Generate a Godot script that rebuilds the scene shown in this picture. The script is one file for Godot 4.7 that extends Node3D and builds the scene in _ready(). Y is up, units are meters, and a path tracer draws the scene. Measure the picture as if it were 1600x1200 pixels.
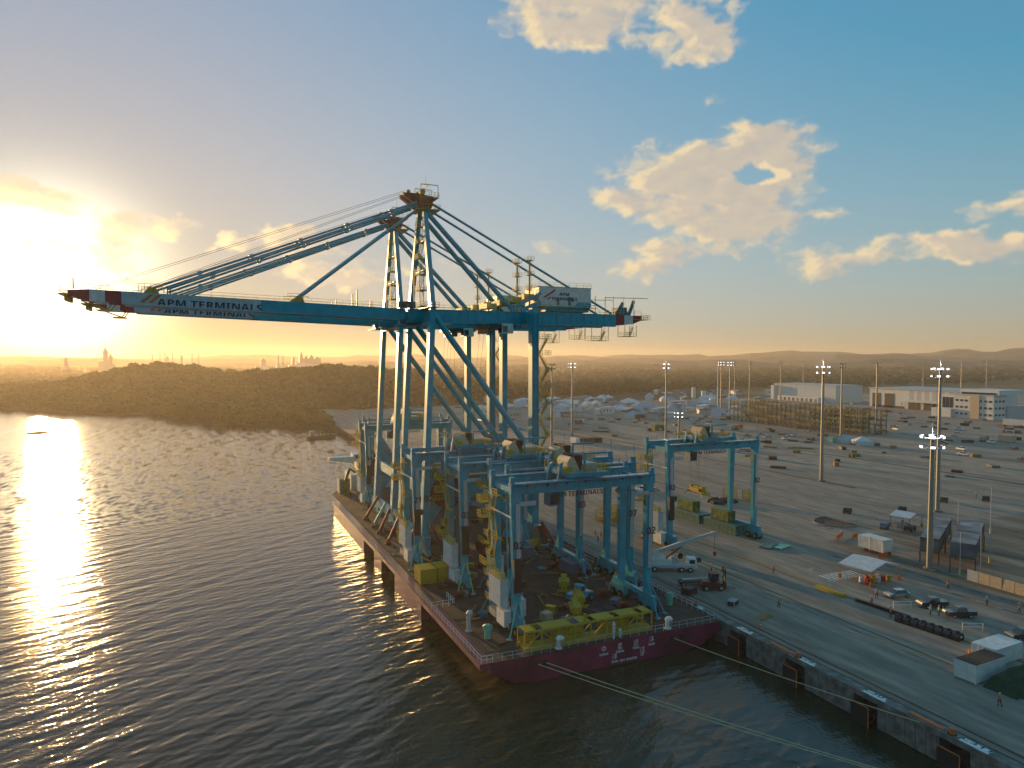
extends Node3D
# A container terminal at sunset: a heavy-lift ship carrying two quay cranes and six yard gantries lies at the quay.
# y is up, metres; x runs inland, -z runs away along the quay; the water lies at y = 0, the quay and the ship's deck at y = 4.

const DECK := 4.0
const SUN_AZ := -9.5
const SUN_EL := 4.4
var M := {}
var used := {}
var rng := RandomNumberGenerator.new()
var shared := {}

# ---------------------------------------------------------------- mesh collector
class MB:
	var v := PackedVector3Array()
	var n := PackedVector3Array()
	var c := PackedColorArray()
	var ix := PackedInt32Array()
	var col := Color(1, 1, 1)
	var tint := false
	func quad(a: Vector3, b: Vector3, d: Vector3, e: Vector3) -> void:
		var k := v.size()
		var nn := (d - a).cross(b - a)
		if nn.length_squared() < 1e-12:
			nn = (e - a).cross(d - a)
		nn = nn.normalized()
		v.append(a); v.append(b); v.append(d); v.append(e)
		for i in 4:
			n.append(nn)
			if tint: c.append(col)
		ix.append_array([k, k + 1, k + 2, k, k + 2, k + 3])
	func tri(a: Vector3, b: Vector3, d: Vector3) -> void:
		var k := v.size()
		var nn := (d - a).cross(b - a).normalized()
		v.append(a); v.append(b); v.append(d)
		for i in 3:
			n.append(nn)
			if tint: c.append(col)
		ix.append_array([k, k + 1, k + 2])
	# eight corners: bottom ring p0..p3, top ring p4..p7 (counter-clockwise seen from above)
	func hexa(p: Array) -> void:
		quad(p[0], p[1], p[2], p[3])
		quad(p[7], p[6], p[5], p[4])
		for i in 4:
			var j := (i + 1) % 4
			quad(p[i], p[i + 4], p[j + 4], p[j])
	func box(o: Vector3, s: Vector3, b := Basis()) -> void:
		var h := s * 0.5
		var p := []
		for y in [-h.y, h.y]:
			p.append(o + b * Vector3(-h.x, y, h.z))
			p.append(o + b * Vector3(h.x, y, h.z))
			p.append(o + b * Vector3(h.x, y, -h.z))
			p.append(o + b * Vector3(-h.x, y, -h.z))
		hexa(p)
	func span(x0: float, x1: float, y0: float, y1: float, z0: float, z1: float) -> void:
		box(Vector3((x0 + x1) / 2, (y0 + y1) / 2, (z0 + z1) / 2), Vector3(absf(x1 - x0), absf(y1 - y0), absf(z1 - z0)))
	# a bar from a to b, w across and h high, which may taper to w2, h2
	func bar(a: Vector3, b: Vector3, w: float, h: float, w2 := -1.0, h2 := -1.0) -> void:
		var d := (b - a).normalized()
		var up := Vector3.UP if absf(d.y) < 0.95 else Vector3(0, 0, 1)
		var s := d.cross(up).normalized()
		up = s.cross(d)
		if w2 < 0: w2 = w
		if h2 < 0: h2 = h
		hexa([a + s * w / 2 - up * h / 2, b + s * w2 / 2 - up * h2 / 2, b - s * w2 / 2 - up * h2 / 2, a - s * w / 2 - up * h / 2,
			a + s * w / 2 + up * h / 2, b + s * w2 / 2 + up * h2 / 2, b - s * w2 / 2 + up * h2 / 2, a - s * w / 2 + up * h / 2])
	func tube(a: Vector3, b: Vector3, r: float, r2 := -1.0, seg := 8, caps := true) -> void:
		if r2 < 0: r2 = r
		var d := (b - a).normalized()
		var up := Vector3.UP if absf(d.y) < 0.95 else Vector3(1, 0, 0)
		var s := d.cross(up).normalized()
		up = s.cross(d)
		var k := v.size()
		for i in seg:
			var t := TAU * i / seg
			var o := s * cos(t) + up * sin(t)
			v.append(a + o * r); n.append(o)
			v.append(b + o * r2); n.append(o)
			if tint: c.append(col); c.append(col)
		for i in seg:
			var p := k + 2 * i
			var q := k + 2 * ((i + 1) % seg)
			ix.append_array([p, q + 1, p + 1, p, q, q + 1])
		if caps:
			for e in 2:
				var m := v.size()
				var o: Vector3 = b if e else a
				var nn := d if e else -d
				v.append(o); n.append(nn)
				if tint: c.append(col)
				for i in seg:
					v.append(v[k + 2 * i + e]); n.append(nn)
					if tint: c.append(col)
				for i in seg:
					var p := m + 1 + i
					var q := m + 1 + (i + 1) % seg
					if e: ix.append_array([m, p, q])
					else: ix.append_array([m, q, p])
	# a flat outline in the plane of x and y, pushed from z0 to z1 (convex, counter-clockwise seen from +z)
	func slab(pts: Array, z0: float, z1: float) -> void:
		var m := pts.size()
		for i in range(1, m - 1):
			tri(_p(pts[0], z1), _p(pts[i + 1], z1), _p(pts[i], z1))
			tri(_p(pts[0], z0), _p(pts[i], z0), _p(pts[i + 1], z0))
		for i in m:
			var j := (i + 1) % m
			quad(_p(pts[i], z0), _p(pts[i], z1), _p(pts[j], z1), _p(pts[j], z0))
	func _p(p: Vector2, z: float) -> Vector3:
		return Vector3(p.x, p.y, z)
	# railing along a line of points: posts and two rails
	func rail(pts: Array, h: float, step: float, r := 0.03) -> void:
		for i in pts.size() - 1:
			var a: Vector3 = pts[i]
			var b: Vector3 = pts[i + 1]
			for k in [0.5, 1.0]:
				bar(a + Vector3(0, h * k, 0), b + Vector3(0, h * k, 0), r * 1.6, r * 1.6)
			var m := maxi(1, int((b - a).length() / step))
			for j in m + 1:
				var p := a.lerp(b, float(j) / m)
				bar(p, p + Vector3(0, h, 0), r * 1.8, r * 1.8)
	# steps with two stringers from a up to b
	func stair(a: Vector3, b: Vector3, w: float, side: Vector3) -> void:
		for e in [-0.5, 0.5]:
			bar(a + side * w * e, b + side * w * e, 0.06, 0.22)
			bar(a + side * w * e + Vector3(0, 1, 0), b + side * w * e + Vector3(0, 1, 0), 0.06, 0.06)
		var m := maxi(3, int(absf(b.y - a.y) / 0.3))
		for j in m:
			var p := a.lerp(b, (j + 0.5) / m)
			var flat := Vector3(b.x - a.x, 0, b.z - a.z).normalized()
			bar(p - side * w * 0.5, p + side * w * 0.5, 0.24, 0.05)
	func mesh() -> ArrayMesh:
		var m := ArrayMesh.new()
		if v.is_empty():
			return m
		var a := []
		a.resize(Mesh.ARRAY_MAX)
		a[Mesh.ARRAY_VERTEX] = v
		a[Mesh.ARRAY_NORMAL] = n
		a[Mesh.ARRAY_INDEX] = ix
		if tint: a[Mesh.ARRAY_COLOR] = c
		m.add_surface_from_arrays(Mesh.PRIMITIVE_TRIANGLES, a)
		return m

# ---------------------------------------------------------------- naming
func numbered(called: String) -> String:
	if not used.has(called):
		used[called] = 0
		return called
	used[called] += 1
	return "%s_%03d" % [called, used[called]]

func tag(o: Node, label: String, category: String, group := "") -> void:
	o.set_meta("label", label)
	o.set_meta("category", category)
	if group != "": o.set_meta("group", group)

func thing(called: String, label: String, category: String, at := Vector3.ZERO, turn := 0.0, group := "") -> Node3D:
	var o := Node3D.new()
	o.name = numbered(called)
	add_child(o)
	o.position = at
	o.rotation.y = turn
	tag(o, label, category, group)
	return o

func put(called: String, m: Mesh, mat: Material, parent: Node = self) -> MeshInstance3D:
	var o := MeshInstance3D.new()
	o.name = numbered(called) if parent == self else called
	o.mesh = m
	o.material_override = mat
	parent.add_child(o, true)
	return o

func part(called: String, b: MB, mat: Material, parent: Node) -> MeshInstance3D:
	return put(called, b.mesh(), mat, parent)

func structure(called: String, m: Mesh, mat: Material) -> MeshInstance3D:
	var o := put(called, m, mat)
	o.set_meta("kind", "structure")
	return o

func copy(o: Node3D, at: Vector3, turn: float, label := "", group := "") -> Node3D:
	var r: Node3D = o.duplicate()
	var base := str(o.name)
	if base.length() > 4 and base[-4] == "_" and base.right(3).is_valid_int(): base = base.left(-4)
	r.name = numbered(base)
	add_child(r)
	r.position = at
	r.rotation.y = turn
	if label != "": r.set_meta("label", label)
	if group != "": r.set_meta("group", group)
	return r

func lettering(words: String, height: float, depth := 0.06) -> TextMesh:
	var t := TextMesh.new()
	var f := SystemFont.new()
	f.font_names = PackedStringArray(["Droid Sans"])
	f.font_weight = 700
	t.font = f
	t.text = words
	t.font_size = 64
	t.pixel_size = height / 46.0
	t.depth = depth
	t.curve_step = 4.0
	t.horizontal_alignment = HORIZONTAL_ALIGNMENT_CENTER
	return t

func write(words: String, height: float, at: Vector3, turn: float, mat: Material, parent: Node, called := "lettering", wide := 1.0) -> MeshInstance3D:
	var key := words + str(height)
	if not shared.has(key): shared[key] = lettering(words, height)
	var o := put(called, shared[key], mat, parent)
	o.position = at
	o.rotation.y = turn
	o.scale.x = wide
	return o

# ---------------------------------------------------------------- materials
func grain(seed_: int, freq: float, lo: float, hi: float, size := 256, oct := 5) -> ImageTexture:
	var f := FastNoiseLite.new()
	f.seed = seed_
	f.noise_type = FastNoiseLite.TYPE_SIMPLEX_SMOOTH
	f.frequency = freq
	f.fractal_octaves = oct
	var im := f.get_seamless_image(size, size)
	im.convert(Image.FORMAT_RGB8)
	var d := im.get_data()
	for i in d.size():
		d[i] = int(255.0 * lerpf(lo, hi, d[i] / 255.0))
	return ImageTexture.create_from_image(Image.create_from_data(size, size, false, Image.FORMAT_RGB8, d))

func paint(called: String, lin: Color, rough := 0.6, tex: Texture2D = null, scale := 0.2, metal := 0.0) -> StandardMaterial3D:
	var m := StandardMaterial3D.new()
	m.resource_name = called
	m.albedo_color = lin.linear_to_srgb()
	m.roughness = rough
	m.metallic = metal
	if tex:
		m.albedo_texture = tex
		m.uv1_triplanar = true
		m.uv1_world_triplanar = true
		m.uv1_scale = Vector3.ONE * scale
	M[called] = m
	return m

func materials() -> void:
	var fine := grain(3, 0.02, 0.84, 1.0)
	var wear := grain(7, 0.011, 0.45, 1.0)
	var blot := grain(11, 0.03, 0.6, 1.0, 256, 6)
	var crane := paint("teal", Color(0.0, 0.34, 0.46), 0.45, fine, 0.06)
	crane.metallic_specular = 0.25
	crane.clearcoat_enabled = true
	crane.clearcoat = 0.6
	crane.clearcoat_roughness = 0.2
	paint("teal_dark", Color(0.004, 0.14, 0.2), 0.55, fine, 0.1)
	paint("white", Color(0.72, 0.72, 0.7), 0.5, fine, 0.1)
	paint("panel_pale", Color(0.46, 0.53, 0.58), 0.5, fine, 0.1)
	paint("grey", Color(0.3, 0.31, 0.32), 0.6, fine, 0.3)
	paint("light_grey", Color(0.5, 0.5, 0.5), 0.6, fine, 0.3)
	paint("black", Color(0.015, 0.015, 0.017), 0.6)
	paint("rubber", Color(0.018, 0.018, 0.018), 0.85)
	paint("navy", Color(0.012, 0.03, 0.06), 0.6)
	paint("yellow", Color(0.52, 0.34, 0.015), 0.55, fine, 0.4)
	paint("pale_yellow", Color(0.6, 0.5, 0.16), 0.6, fine, 0.4)
	paint("red", Color(0.42, 0.035, 0.03), 0.55, fine, 0.2)
	paint("orange", Color(0.7, 0.16, 0.02), 0.6, fine, 0.2)
	paint("oxide", Color(0.24, 0.045, 0.03), 0.75, wear, 0.1)
	paint("hull", Color(0.36, 0.03, 0.11), 0.6, wear, 0.035)
	var side := paint("hull_side", Color(0.40, 0.06, 0.1), 0.45, wear, 0.035)
	side.clearcoat_enabled = true
	side.clearcoat_roughness = 0.28
	paint("deck", Color(0.075, 0.05, 0.036), 0.85, blot, 0.05)
	paint("mint", Color(0.16, 0.5, 0.38), 0.5, fine, 0.3)
	paint("green", Color(0.05, 0.16, 0.03), 0.6, fine, 0.2)
	paint("olive", Color(0.15, 0.27, 0.03), 0.65, wear, 0.2)
	paint("rack_teal", Color(0.02, 0.29, 0.25), 0.6, wear, 0.2)
	paint("beige", Color(0.6, 0.46, 0.3), 0.6, fine, 0.2)
	paint("brown", Color(0.2, 0.07, 0.03), 0.8, wear, 0.2)
	paint("wood", Color(0.32, 0.2, 0.09), 0.85, fine, 0.5)
	paint("concrete", Color(0.25, 0.235, 0.215), 0.9, blot, 0.07)
	paint("concrete_light", Color(0.36, 0.34, 0.31), 0.9, wear, 0.1)
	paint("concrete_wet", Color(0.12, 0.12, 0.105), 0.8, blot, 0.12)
	paint("steel", Color(0.22, 0.2, 0.17), 0.45, wear, 0.3, 0.6)
	paint("galvanised", Color(0.34, 0.33, 0.3), 0.4, fine, 0.3, 0.5)
	paint("rust", Color(0.13, 0.06, 0.03), 0.85, blot, 0.3)
	paint("tarp", Color(0.14, 0.17, 0.24), 0.7, fine, 0.3)
	paint("tent", Color(0.66, 0.66, 0.66), 0.75, fine, 0.1)
	paint("tent_blue", Color(0.35, 0.42, 0.5), 0.75, fine, 0.1)
	paint("roof_grey", Color(0.33, 0.34, 0.37), 0.7, wear, 0.05)
	paint("net", Color(0.03, 0.07, 0.03), 0.95, blot, 0.4)
	paint("rope", Color(0.5, 0.42, 0.25), 0.9)
	paint("wire", Color(0.06, 0.06, 0.06), 0.6)
	paint("bark", Color(0.09, 0.06, 0.04), 0.9)
	paint("scaffold", Color(0.3, 0.21, 0.05), 0.7, wear, 0.1)
	paint("navy_block", Color(0.02, 0.03, 0.055), 0.5, wear, 0.3)
	var g := paint("glass", Color(0.02, 0.03, 0.035), 0.08)
	g.metallic_specular = 0.7
	var car := paint("car_silver", Color(0.45, 0.45, 0.44), 0.25, null, 1.0, 0.5)
	car.clearcoat_enabled = true
	car = paint("car_dark", Color(0.02, 0.025, 0.025), 0.25)
	car.clearcoat_enabled = true
	paint("car_white", Color(0.7, 0.7, 0.7), 0.3)
	paint("car_red", Color(0.35, 0.03, 0.02), 0.35)
	paint("maroon", Color(0.1, 0.012, 0.012), 0.45)
	paint("lime", Color(0.42, 0.62, 0.06), 0.8)
	paint("vest_orange", Color(0.8, 0.12, 0.04), 0.8)
	var lamp := paint("lamp_glow", Color(0.8, 0.8, 0.8), 0.4)
	lamp.emission_enabled = true
	lamp.emission = Color(0.92, 0.95, 1.0)
	lamp.emission_energy_multiplier = 2.5
	var leaf := paint("leaf", Color(1, 1, 1), 0.8)
	leaf.vertex_color_use_as_albedo = true
	leaf.backlight_enabled = true
	leaf.backlight = Color(0.35, 0.4, 0.12)
	for k in ["body"]:
		var m := paint(k, Color(1, 1, 1), 0.85)
		m.vertex_color_use_as_albedo = true
	var gm := StandardMaterial3D.new()
	gm.resource_name = "yard"
	gm.vertex_color_use_as_albedo = true
	gm.roughness = 0.9
	gm.albedo_texture = grain(21, 0.014, 0.74, 1.0, 512, 7)
	gm.uv1_triplanar = true
	gm.uv1_world_triplanar = true
	gm.uv1_scale = Vector3(0.055, 0.05, 0.012)
	M["yard"] = gm
	var tm := StandardMaterial3D.new()
	tm.resource_name = "terrain"
	tm.vertex_color_use_as_albedo = true
	tm.roughness = 0.95
	tm.albedo_texture = grain(25, 0.03, 0.35, 1.0, 512, 6)
	tm.uv1_triplanar = true
	tm.uv1_world_triplanar = true
	tm.uv1_scale = Vector3.ONE * 0.006
	M["terrain"] = tm

# ---------------------------------------------------------------- sky
func along(az: float, el: float) -> Vector3:
	var a := deg_to_rad(az)
	var e := deg_to_rad(el)
	return Vector3(sin(a) * cos(e), sin(e), -cos(a) * cos(e))

func air(az: float, el: float) -> Color:
	var cg := along(az, el).dot(along(SUN_AZ, SUN_EL))
	var g := rad_to_deg(acos(clampf(cg, -1, 1)))
	var e := maxf(el, 0.0)
	# the colour of clear evening air against height and distance from the sun
	var t := [1.0, exp(-e / 5.0), exp(-e / 14.0), exp(-g / 40.0), exp(-g / 16.0), exp(-g / 7.0), exp(-e / 5.0 - g / 40.0)]
	var kr := [-0.212, -0.025, 0.616, 0.865, -0.46, 0.26, -0.40]
	var kg := [0.087, -0.355, 0.517, 0.608, -0.68, 0.5, -0.06]
	var kb := [0.304, -0.474, 0.254, 0.625, -0.92, 0.52, -0.12]
	var c := Color(0, 0, 0)
	for i in 7:
		c.r += t[i] * kr[i]
		c.g += t[i] * kg[i]
		c.b += t[i] * kb[i]
	var up := clampf((e - 5.0) / 16.0, 0.0, 1.0)   # overhead the air keeps the blue it has high in view
	c = Color(maxf(c.r, 0.092 * up), maxf(c.g, 0.285 * up), maxf(c.b, 0.1 + 0.33 * up))
	c += Color(3.0, 2.6, 1.8) * exp(-pow(g / 5.0, 2.0))
	return c

func make_sky() -> PanoramaSkyMaterial:
	var w := 1024
	var h := 512
	var im := Image.create(w, h, false, Image.FORMAT_RGBF)
	for y in h / 2 + 8:
		var el := 90.0 - (y + 0.5) / h * 180.0
		for x in w:
			im.set_pixel(x, y, air((x + 0.5) / w * 360.0, el))
	var W := 4096
	var H := 2048
	im.resize(W, H, Image.INTERPOLATE_BILINEAR)
	var d := im.get_data().to_float32_array()
	var f := FastNoiseLite.new()
	f.seed = 5
	f.frequency = 0.16
	f.fractal_octaves = 6
	f.fractal_gain = 0.55
	# cloud banks: each an array of [azimuth, elevation, half width, half height, weight] in degrees
	var banks := [
		[[37.9, 13.4, 6.2, 2.7, 1.0], [41.9, 13.9, 4.6, 3.0, 1.0], [40.8, 10.6, 5.0, 2.3, 1.0], [35.9, 8.5, 2.4, 1.2, 0.9], [33.6, 6.8, 2.2, 0.8, 0.8], [32.3, 12.4, 2.6, 1.3, 0.8], [42.4, 16.2, 2.2, 0.9, 0.7], [44.6, 10.2, 2.0, 0.6, 0.5], [42.2, 13.6, 1.3, 0.6, -1.6]],
		[[28.6, 25.2, 5.4, 2.0, 1.0], [37.0, 25.2, 3.6, 1.4, 0.8], [37.6, 23.0, 3.0, 1.5, 0.9], [31.0, 27.2, 8.0, 1.6, 0.9], [33.0, 23.7, 2.0, 0.8, 0.5]],
		[[54.6, 7.7, 4.6, 0.9, 0.8], [58.4, 7.2, 3.4, 0.9, 0.9], [51.3, 8.3, 0.9, 0.45, 0.7], [62.0, 7.0, 4.0, 1.2, 0.9]],
		[[59.0, 9.9, 3.0, 0.7, 0.8], [64.0, 10.5, 4.0, 1.1, 0.9]],
		[[46.5, 7.1, 2.2, 1.1, 0.65], [49.0, 7.0, 1.8, 0.4, 0.45]],
		[[46.9, 10.6, 1.5, 0.45, 0.4]],
		[[39.3, 18.9, 1.0, 0.5, 0.25]],
		[[-3.9, 9.3, 3.4, 0.9, 0.8], [-1.2, 9.8, 1.5, 0.6, 0.7]],
		[[2.1, 8.4, 1.7, 0.7, 0.8], [5.2, 9.2, 1.7, 1.0, 0.9], [7.2, 8.7, 2.8, 1.2, 0.8], [10.0, 6.4, 4.0, 1.1, 0.8]],
		[[-10.4, 10.6, 3.0, 0.9, 0.7], [-13.5, 11.0, 2.5, 1.0, 0.7]],
		[[-6.7, 6.9, 3.0, 1.5, 0.7], [-8.6, 7.6, 2.4, 0.8, 0.7], [-6.0, 5.4, 2.5, 0.6, 0.7]],
		[[26.5, 8.9, 1.0, 0.4, 0.3], [28.0, 8.4, 1.4, 0.3, 0.3]],
		[[16.0, 6.8, 1.6, 0.7, 0.4], [18.0, 7.2, 1.2, 0.5, 0.35]],
	]
	rng.seed = 77
	for k in 46:   # the same scattered cumulus goes on round the rest of the sky
		var az := rng.randf_range(68, 342)
		var el := rng.randf_range(5, 34)
		var r := rng.randf_range(1.5, 5.0)
		var b := []
		for j in 4:
			b.append([az + rng.randf_range(-1, 1) * r, el + rng.randf_range(-0.4, 0.4) * r, r * rng.randf_range(0.5, 1.1), r * rng.randf_range(0.2, 0.45), rng.randf_range(0.6, 1.0)])
		banks.append(b)
	for b in banks:
		var lo := Vector2(1e9, 1e9)
		var hi := -lo
		for q in b:
			lo = lo.min(Vector2(q[0] - q[2] * 1.7, q[1] - q[3] * 1.7))
			hi = hi.max(Vector2(q[0] + q[2] * 1.7, q[1] + q[3] * 1.7))
		var y0 := maxi(0, int((90.0 - hi.y) / 180.0 * H))
		var y1 := mini(H / 2 - 1, int((90.0 - lo.y) / 180.0 * H))
		for y in range(y0, y1):
			var el := 90.0 - (y + 0.5) / H * 180.0
			for xi in range(int(floor(lo.x / 360.0 * W)), int(ceil(hi.x / 360.0 * W))):
				var az := (xi + 0.5) / W * 360.0
				var den := cloud(b, f, az, el)
				if den <= 0.004: continue
				var to := Vector2(SUN_AZ - az, SUN_EL - el)
				if to.x > 180: to.x -= 360
				if to.x < -180: to.x += 360
				var far := to.length()
				to /= maxf(far, 0.01)
				var thick := cloud(b, f, az + to.x * 1.1, el + to.y * 1.1 + 0.25)
				var lit := clampf(0.72 + 0.55 * (den - thick) - 0.34 * den * thick + 0.2 * f.get_noise_2d(az * 2.3, el * 4.6 + 60), 0, 1)
				var back := air(az, el)
				var bright := Color(0.82, 0.66, 0.42) + Color(1.0, 0.7, 0.3) * exp(-far / 11.0)
				var shade := Color(0.40, 0.39, 0.40) + Color(0.5, 0.34, 0.12) * exp(-far / 15.0)
				var c := shade.lerp(bright, lit)
				var o := (y * W + posmod(xi, W)) * 3
				var a := clampf(den, 0, 0.96)
				d[o] = lerpf(d[o], maxf(c.r, back.r * 0.55), a)
				d[o + 1] = lerpf(d[o + 1], maxf(c.g, back.g * 0.55), a)
				d[o + 2] = lerpf(d[o + 2], maxf(c.b, back.b * 0.55), a)
	var sm := PanoramaSkyMaterial.new()
	sm.panorama = ImageTexture.create_from_image(Image.create_from_data(W, H, false, Image.FORMAT_RGBF, d.to_byte_array()))
	return sm

func cloud(b: Array, f: FastNoiseLite, az: float, el: float) -> float:
	var s := 0.0
	var cut := 0.0
	var wx := f.get_noise_2d(az * 2.6 + 31.0, el * 4.0)
	var wy := f.get_noise_2d(az * 2.6, el * 4.0 + 77.0)
	az += wx * 0.9
	el += wy * 0.5
	for q in b:
		var dx: float = (az - q[0]) / q[2]
		var dy: float = (el - q[1]) / q[3]
		var r := 1.0 - (dx * dx + dy * dy) * 0.55
		if r <= 0.0: continue
		if q[4] < 0: cut += r * -q[4]
		else: s = maxf(s, r * q[4]) + 0.15 * minf(s, r * q[4])
	if s <= 0.0: return 0.0
	var n := f.get_noise_2d(az * 1.5, el * 2.7) * 0.75
	return smoothstep(0.12, 0.85, s + n - cut)

# ---------------------------------------------------------------- the scene
func _ready() -> void:
	var cam := Camera3D.new()
	cam.name = "camera"
	cam.position = Vector3(0, 49, 0)
	cam.rotation = Vector3(deg_to_rad(-2.064), deg_to_rad(-23.502), 0)
	cam.fov = 56.79
	cam.near = 0.5
	cam.far = 40000
	add_child(cam)
	cam.current = true
	var we := WorldEnvironment.new()
	we.name = "world_environment"
	var env := Environment.new()
	env.background_mode = Environment.BG_SKY
	env.tonemap_mode = Environment.TONE_MAPPER_LINEAR
	env.tonemap_exposure = 1.42
	env.background_energy_multiplier = 0.74
	var sky := Sky.new()
	sky.sky_material = make_sky()
	env.sky = sky
	env.sdfgi_enabled = true
	env.ssao_enabled = true
	env.ssil_enabled = true
	env.volumetric_fog_enabled = true
	env.volumetric_fog_density = 0.00015
	env.volumetric_fog_anisotropy = 0.5
	env.volumetric_fog_albedo = Color(1.0, 0.96, 0.9)
	we.environment = env
	add_child(we)
	var sun := DirectionalLight3D.new()
	sun.name = "sun"
	sun.light_color = Color(1.0, 0.79, 0.5)
	sun.light_energy = 1.6
	sun.light_angular_distance = 0.6
	sun.shadow_enabled = true
	sun.look_at_from_position(Vector3.ZERO, -along(SUN_AZ, SUN_EL))
	add_child(sun)
	materials()
	build_setting()
	build_all()

# ---------------------------------------------------------------- water and land
func steps(a: float, b: float, first: float, grow: float) -> PackedFloat32Array:
	var r := PackedFloat32Array([a])
	var s := first
	var x := a
	var dir := signf(b - a)
	while (b - x) * dir > s:
		x += dir * s
		r.append(x)
		s *= grow
	r.append(b)
	return r

func lattice(xs: PackedFloat32Array, zs: PackedFloat32Array, at: Callable, tinted: bool) -> ArrayMesh:
	# at(x, z) gives [height, normal, colour]; xs run up, zs run down
	var w := xs.size()
	var v := PackedVector3Array()
	var n := PackedVector3Array()
	var c := PackedColorArray()
	for z in zs:
		for x in xs:
			var r: Array = at.call(x, z)
			v.append(Vector3(x, r[0], z))
			n.append(r[1])
			if tinted: c.append(r[2])
	var ix := PackedInt32Array()
	for j in zs.size() - 1:
		for i in w - 1:
			var p := j * w + i
			ix.append_array([p, p + w, p + w + 1, p, p + w + 1, p + 1])
	var m := ArrayMesh.new()
	var a := []
	a.resize(Mesh.ARRAY_MAX)
	a[Mesh.ARRAY_VERTEX] = v
	a[Mesh.ARRAY_NORMAL] = n
	a[Mesh.ARRAY_INDEX] = ix
	if tinted: a[Mesh.ARRAY_COLOR] = c
	m.add_surface_from_arrays(Mesh.PRIMITIVE_TRIANGLES, a)
	return m

var swell := []

func wave(x: float, z: float) -> Array:
	var h := 0.0
	var dx := 0.0
	var dz := 0.0
	var far := sqrt(x * x + z * z)
	var fade := clampf(1.5 - far / 500.0, 0.0, 1.0)
	if fade > 0.0:
		for s in swell:
			var ph: float = s[0] * x + s[1] * z + s[2]
			var t := sin(ph)
			h += s[3] * t
			var k: float = s[3] * cos(ph)
			dx += s[0] * k
			dz += s[1] * k
	return [h * fade, Vector3(-dx * fade, 1, -dz * fade).normalized(), Color.WHITE]

func build_water() -> void:
	rng.seed = 12
	for k in 16:
		var len := 1.15 * pow(1.13, k)
		var dir := deg_to_rad(rng.randfn(64.0, 20.0))   # waves roll in from across the basin
		var q := TAU / len
		swell.append([q * cos(dir), q * sin(dir), rng.randf() * TAU, 0.0050 * pow(len, 0.75) * rng.randf_range(0.6, 1.2)])
	var xs := steps(-130, -4000, 1.2, 1.12)
	xs.reverse()
	var zs := steps(-225, -1500, 0.9, 1.035)
	var x := -129.4
	while x < 84:
		xs.append(x)
		x += 0.48
	xs.append(84.5)
	var zz := PackedFloat32Array([400, 200, 60, 0, -25])
	var z := -40.0
	while z > -225:
		zz.append(z)
		z -= 0.48
	zz.append_array(zs)
	var m := StandardMaterial3D.new()
	m.resource_name = "sea_water"
	m.albedo_color = Color(0.020, 0.028, 0.014).linear_to_srgb()
	m.roughness = 0.09
	m.metallic_specular = 0.5
	var f := FastNoiseLite.new()
	f.seed = 4
	f.frequency = 0.03
	f.fractal_octaves = 4
	f.fractal_gain = 0.55
	var im := f.get_seamless_image(1024, 1024)
	im.convert(Image.FORMAT_RGBA8)
	im.bump_map_to_normal_map(9.0)
	m.normal_enabled = true
	m.normal_texture = ImageTexture.create_from_image(im)
	m.normal_scale = 0.16
	m.uv1_triplanar = true
	m.uv1_world_triplanar = true
	m.uv1_scale = Vector3(0.037, 0.05, 0.056)
	structure("water", lattice(xs, zz, wave, false), m)

const SHORE := [[-5000.0, -1500.0], [-1500.0, -1150.0], [-800.0, -1010.0], [-400.0, -900.0], [-179.0, -818.0], [-110.0, -745.0], [-45.0, -690.0], [-18.0, -620.0], [2.0, -590.0], [8.0, -556.0], [40.0, -538.0], [60.0, -512.0], [84.0, -488.0]]

func shore_z(x: float) -> float:
	for i in SHORE.size() - 1:
		if x < SHORE[i + 1][0]:
			return lerpf(SHORE[i][1], SHORE[i + 1][1], clampf((x - SHORE[i][0]) / (SHORE[i + 1][0] - SHORE[i][0]), 0, 1))
	return 900.0

var land_noise: FastNoiseLite

func bump(x: float, z: float, cx: float, cz: float, rx: float, rz: float, h: float) -> float:
	var a := (x - cx) / rx
	var b := (z - cz) / rz
	return h * exp(-a * a - b * b)

func yard_edge(x: float) -> float:   # where the levelled yard ends, away from the camera
	if x < 150: return -520.0
	if x < 330: return lerpf(-520, -640, (x - 150) / 180.0)
	return lerpf(-640, -760, clampf((x - 330) / 400.0, 0, 1))

func land_height(x: float, z: float) -> float:
	var inland := 40.0
	if x < 84.0:
		inland = (shore_z(x) - z) * 0.75 + 5.0 * land_noise.get_noise_2d(x * 3.0, z * 3.0)
	else:
		inland = maxf(40.0, yard_edge(x) - z)
	var h := clampf(inland * 0.09, -3.0, 2.4)
	var y := h
	y += clampf((inland - 20) / 120.0, 0, 1) * (bump(x, z, -45, -1010, 110, 100, 31) + bump(x, z, -240, -1150, 260, 120, 5) + bump(x, z, 110, -850, 140, 90, 25) + bump(x, z, 240, -900, 130, 110, 14))
	y += 1.5 * land_noise.get_noise_2d(x, z) * clampf(inland / 60.0, 0, 1)
	var d := sqrt(x * x + z * z)
	if d > 1700:
		y += clampf((d - 1700) / 1600.0, 0, 1) * (7.0 + 14.0 * land_noise.get_noise_2d(x * 0.12 + 300, z * 0.12))
	# the yard is a level platform
	var t := clampf(minf((z - yard_edge(x)) / 25.0, (x - 70.0) / 12.0), 0, 1)
	if x > 84: y = lerpf(y, 3.4, t)
	return y

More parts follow.
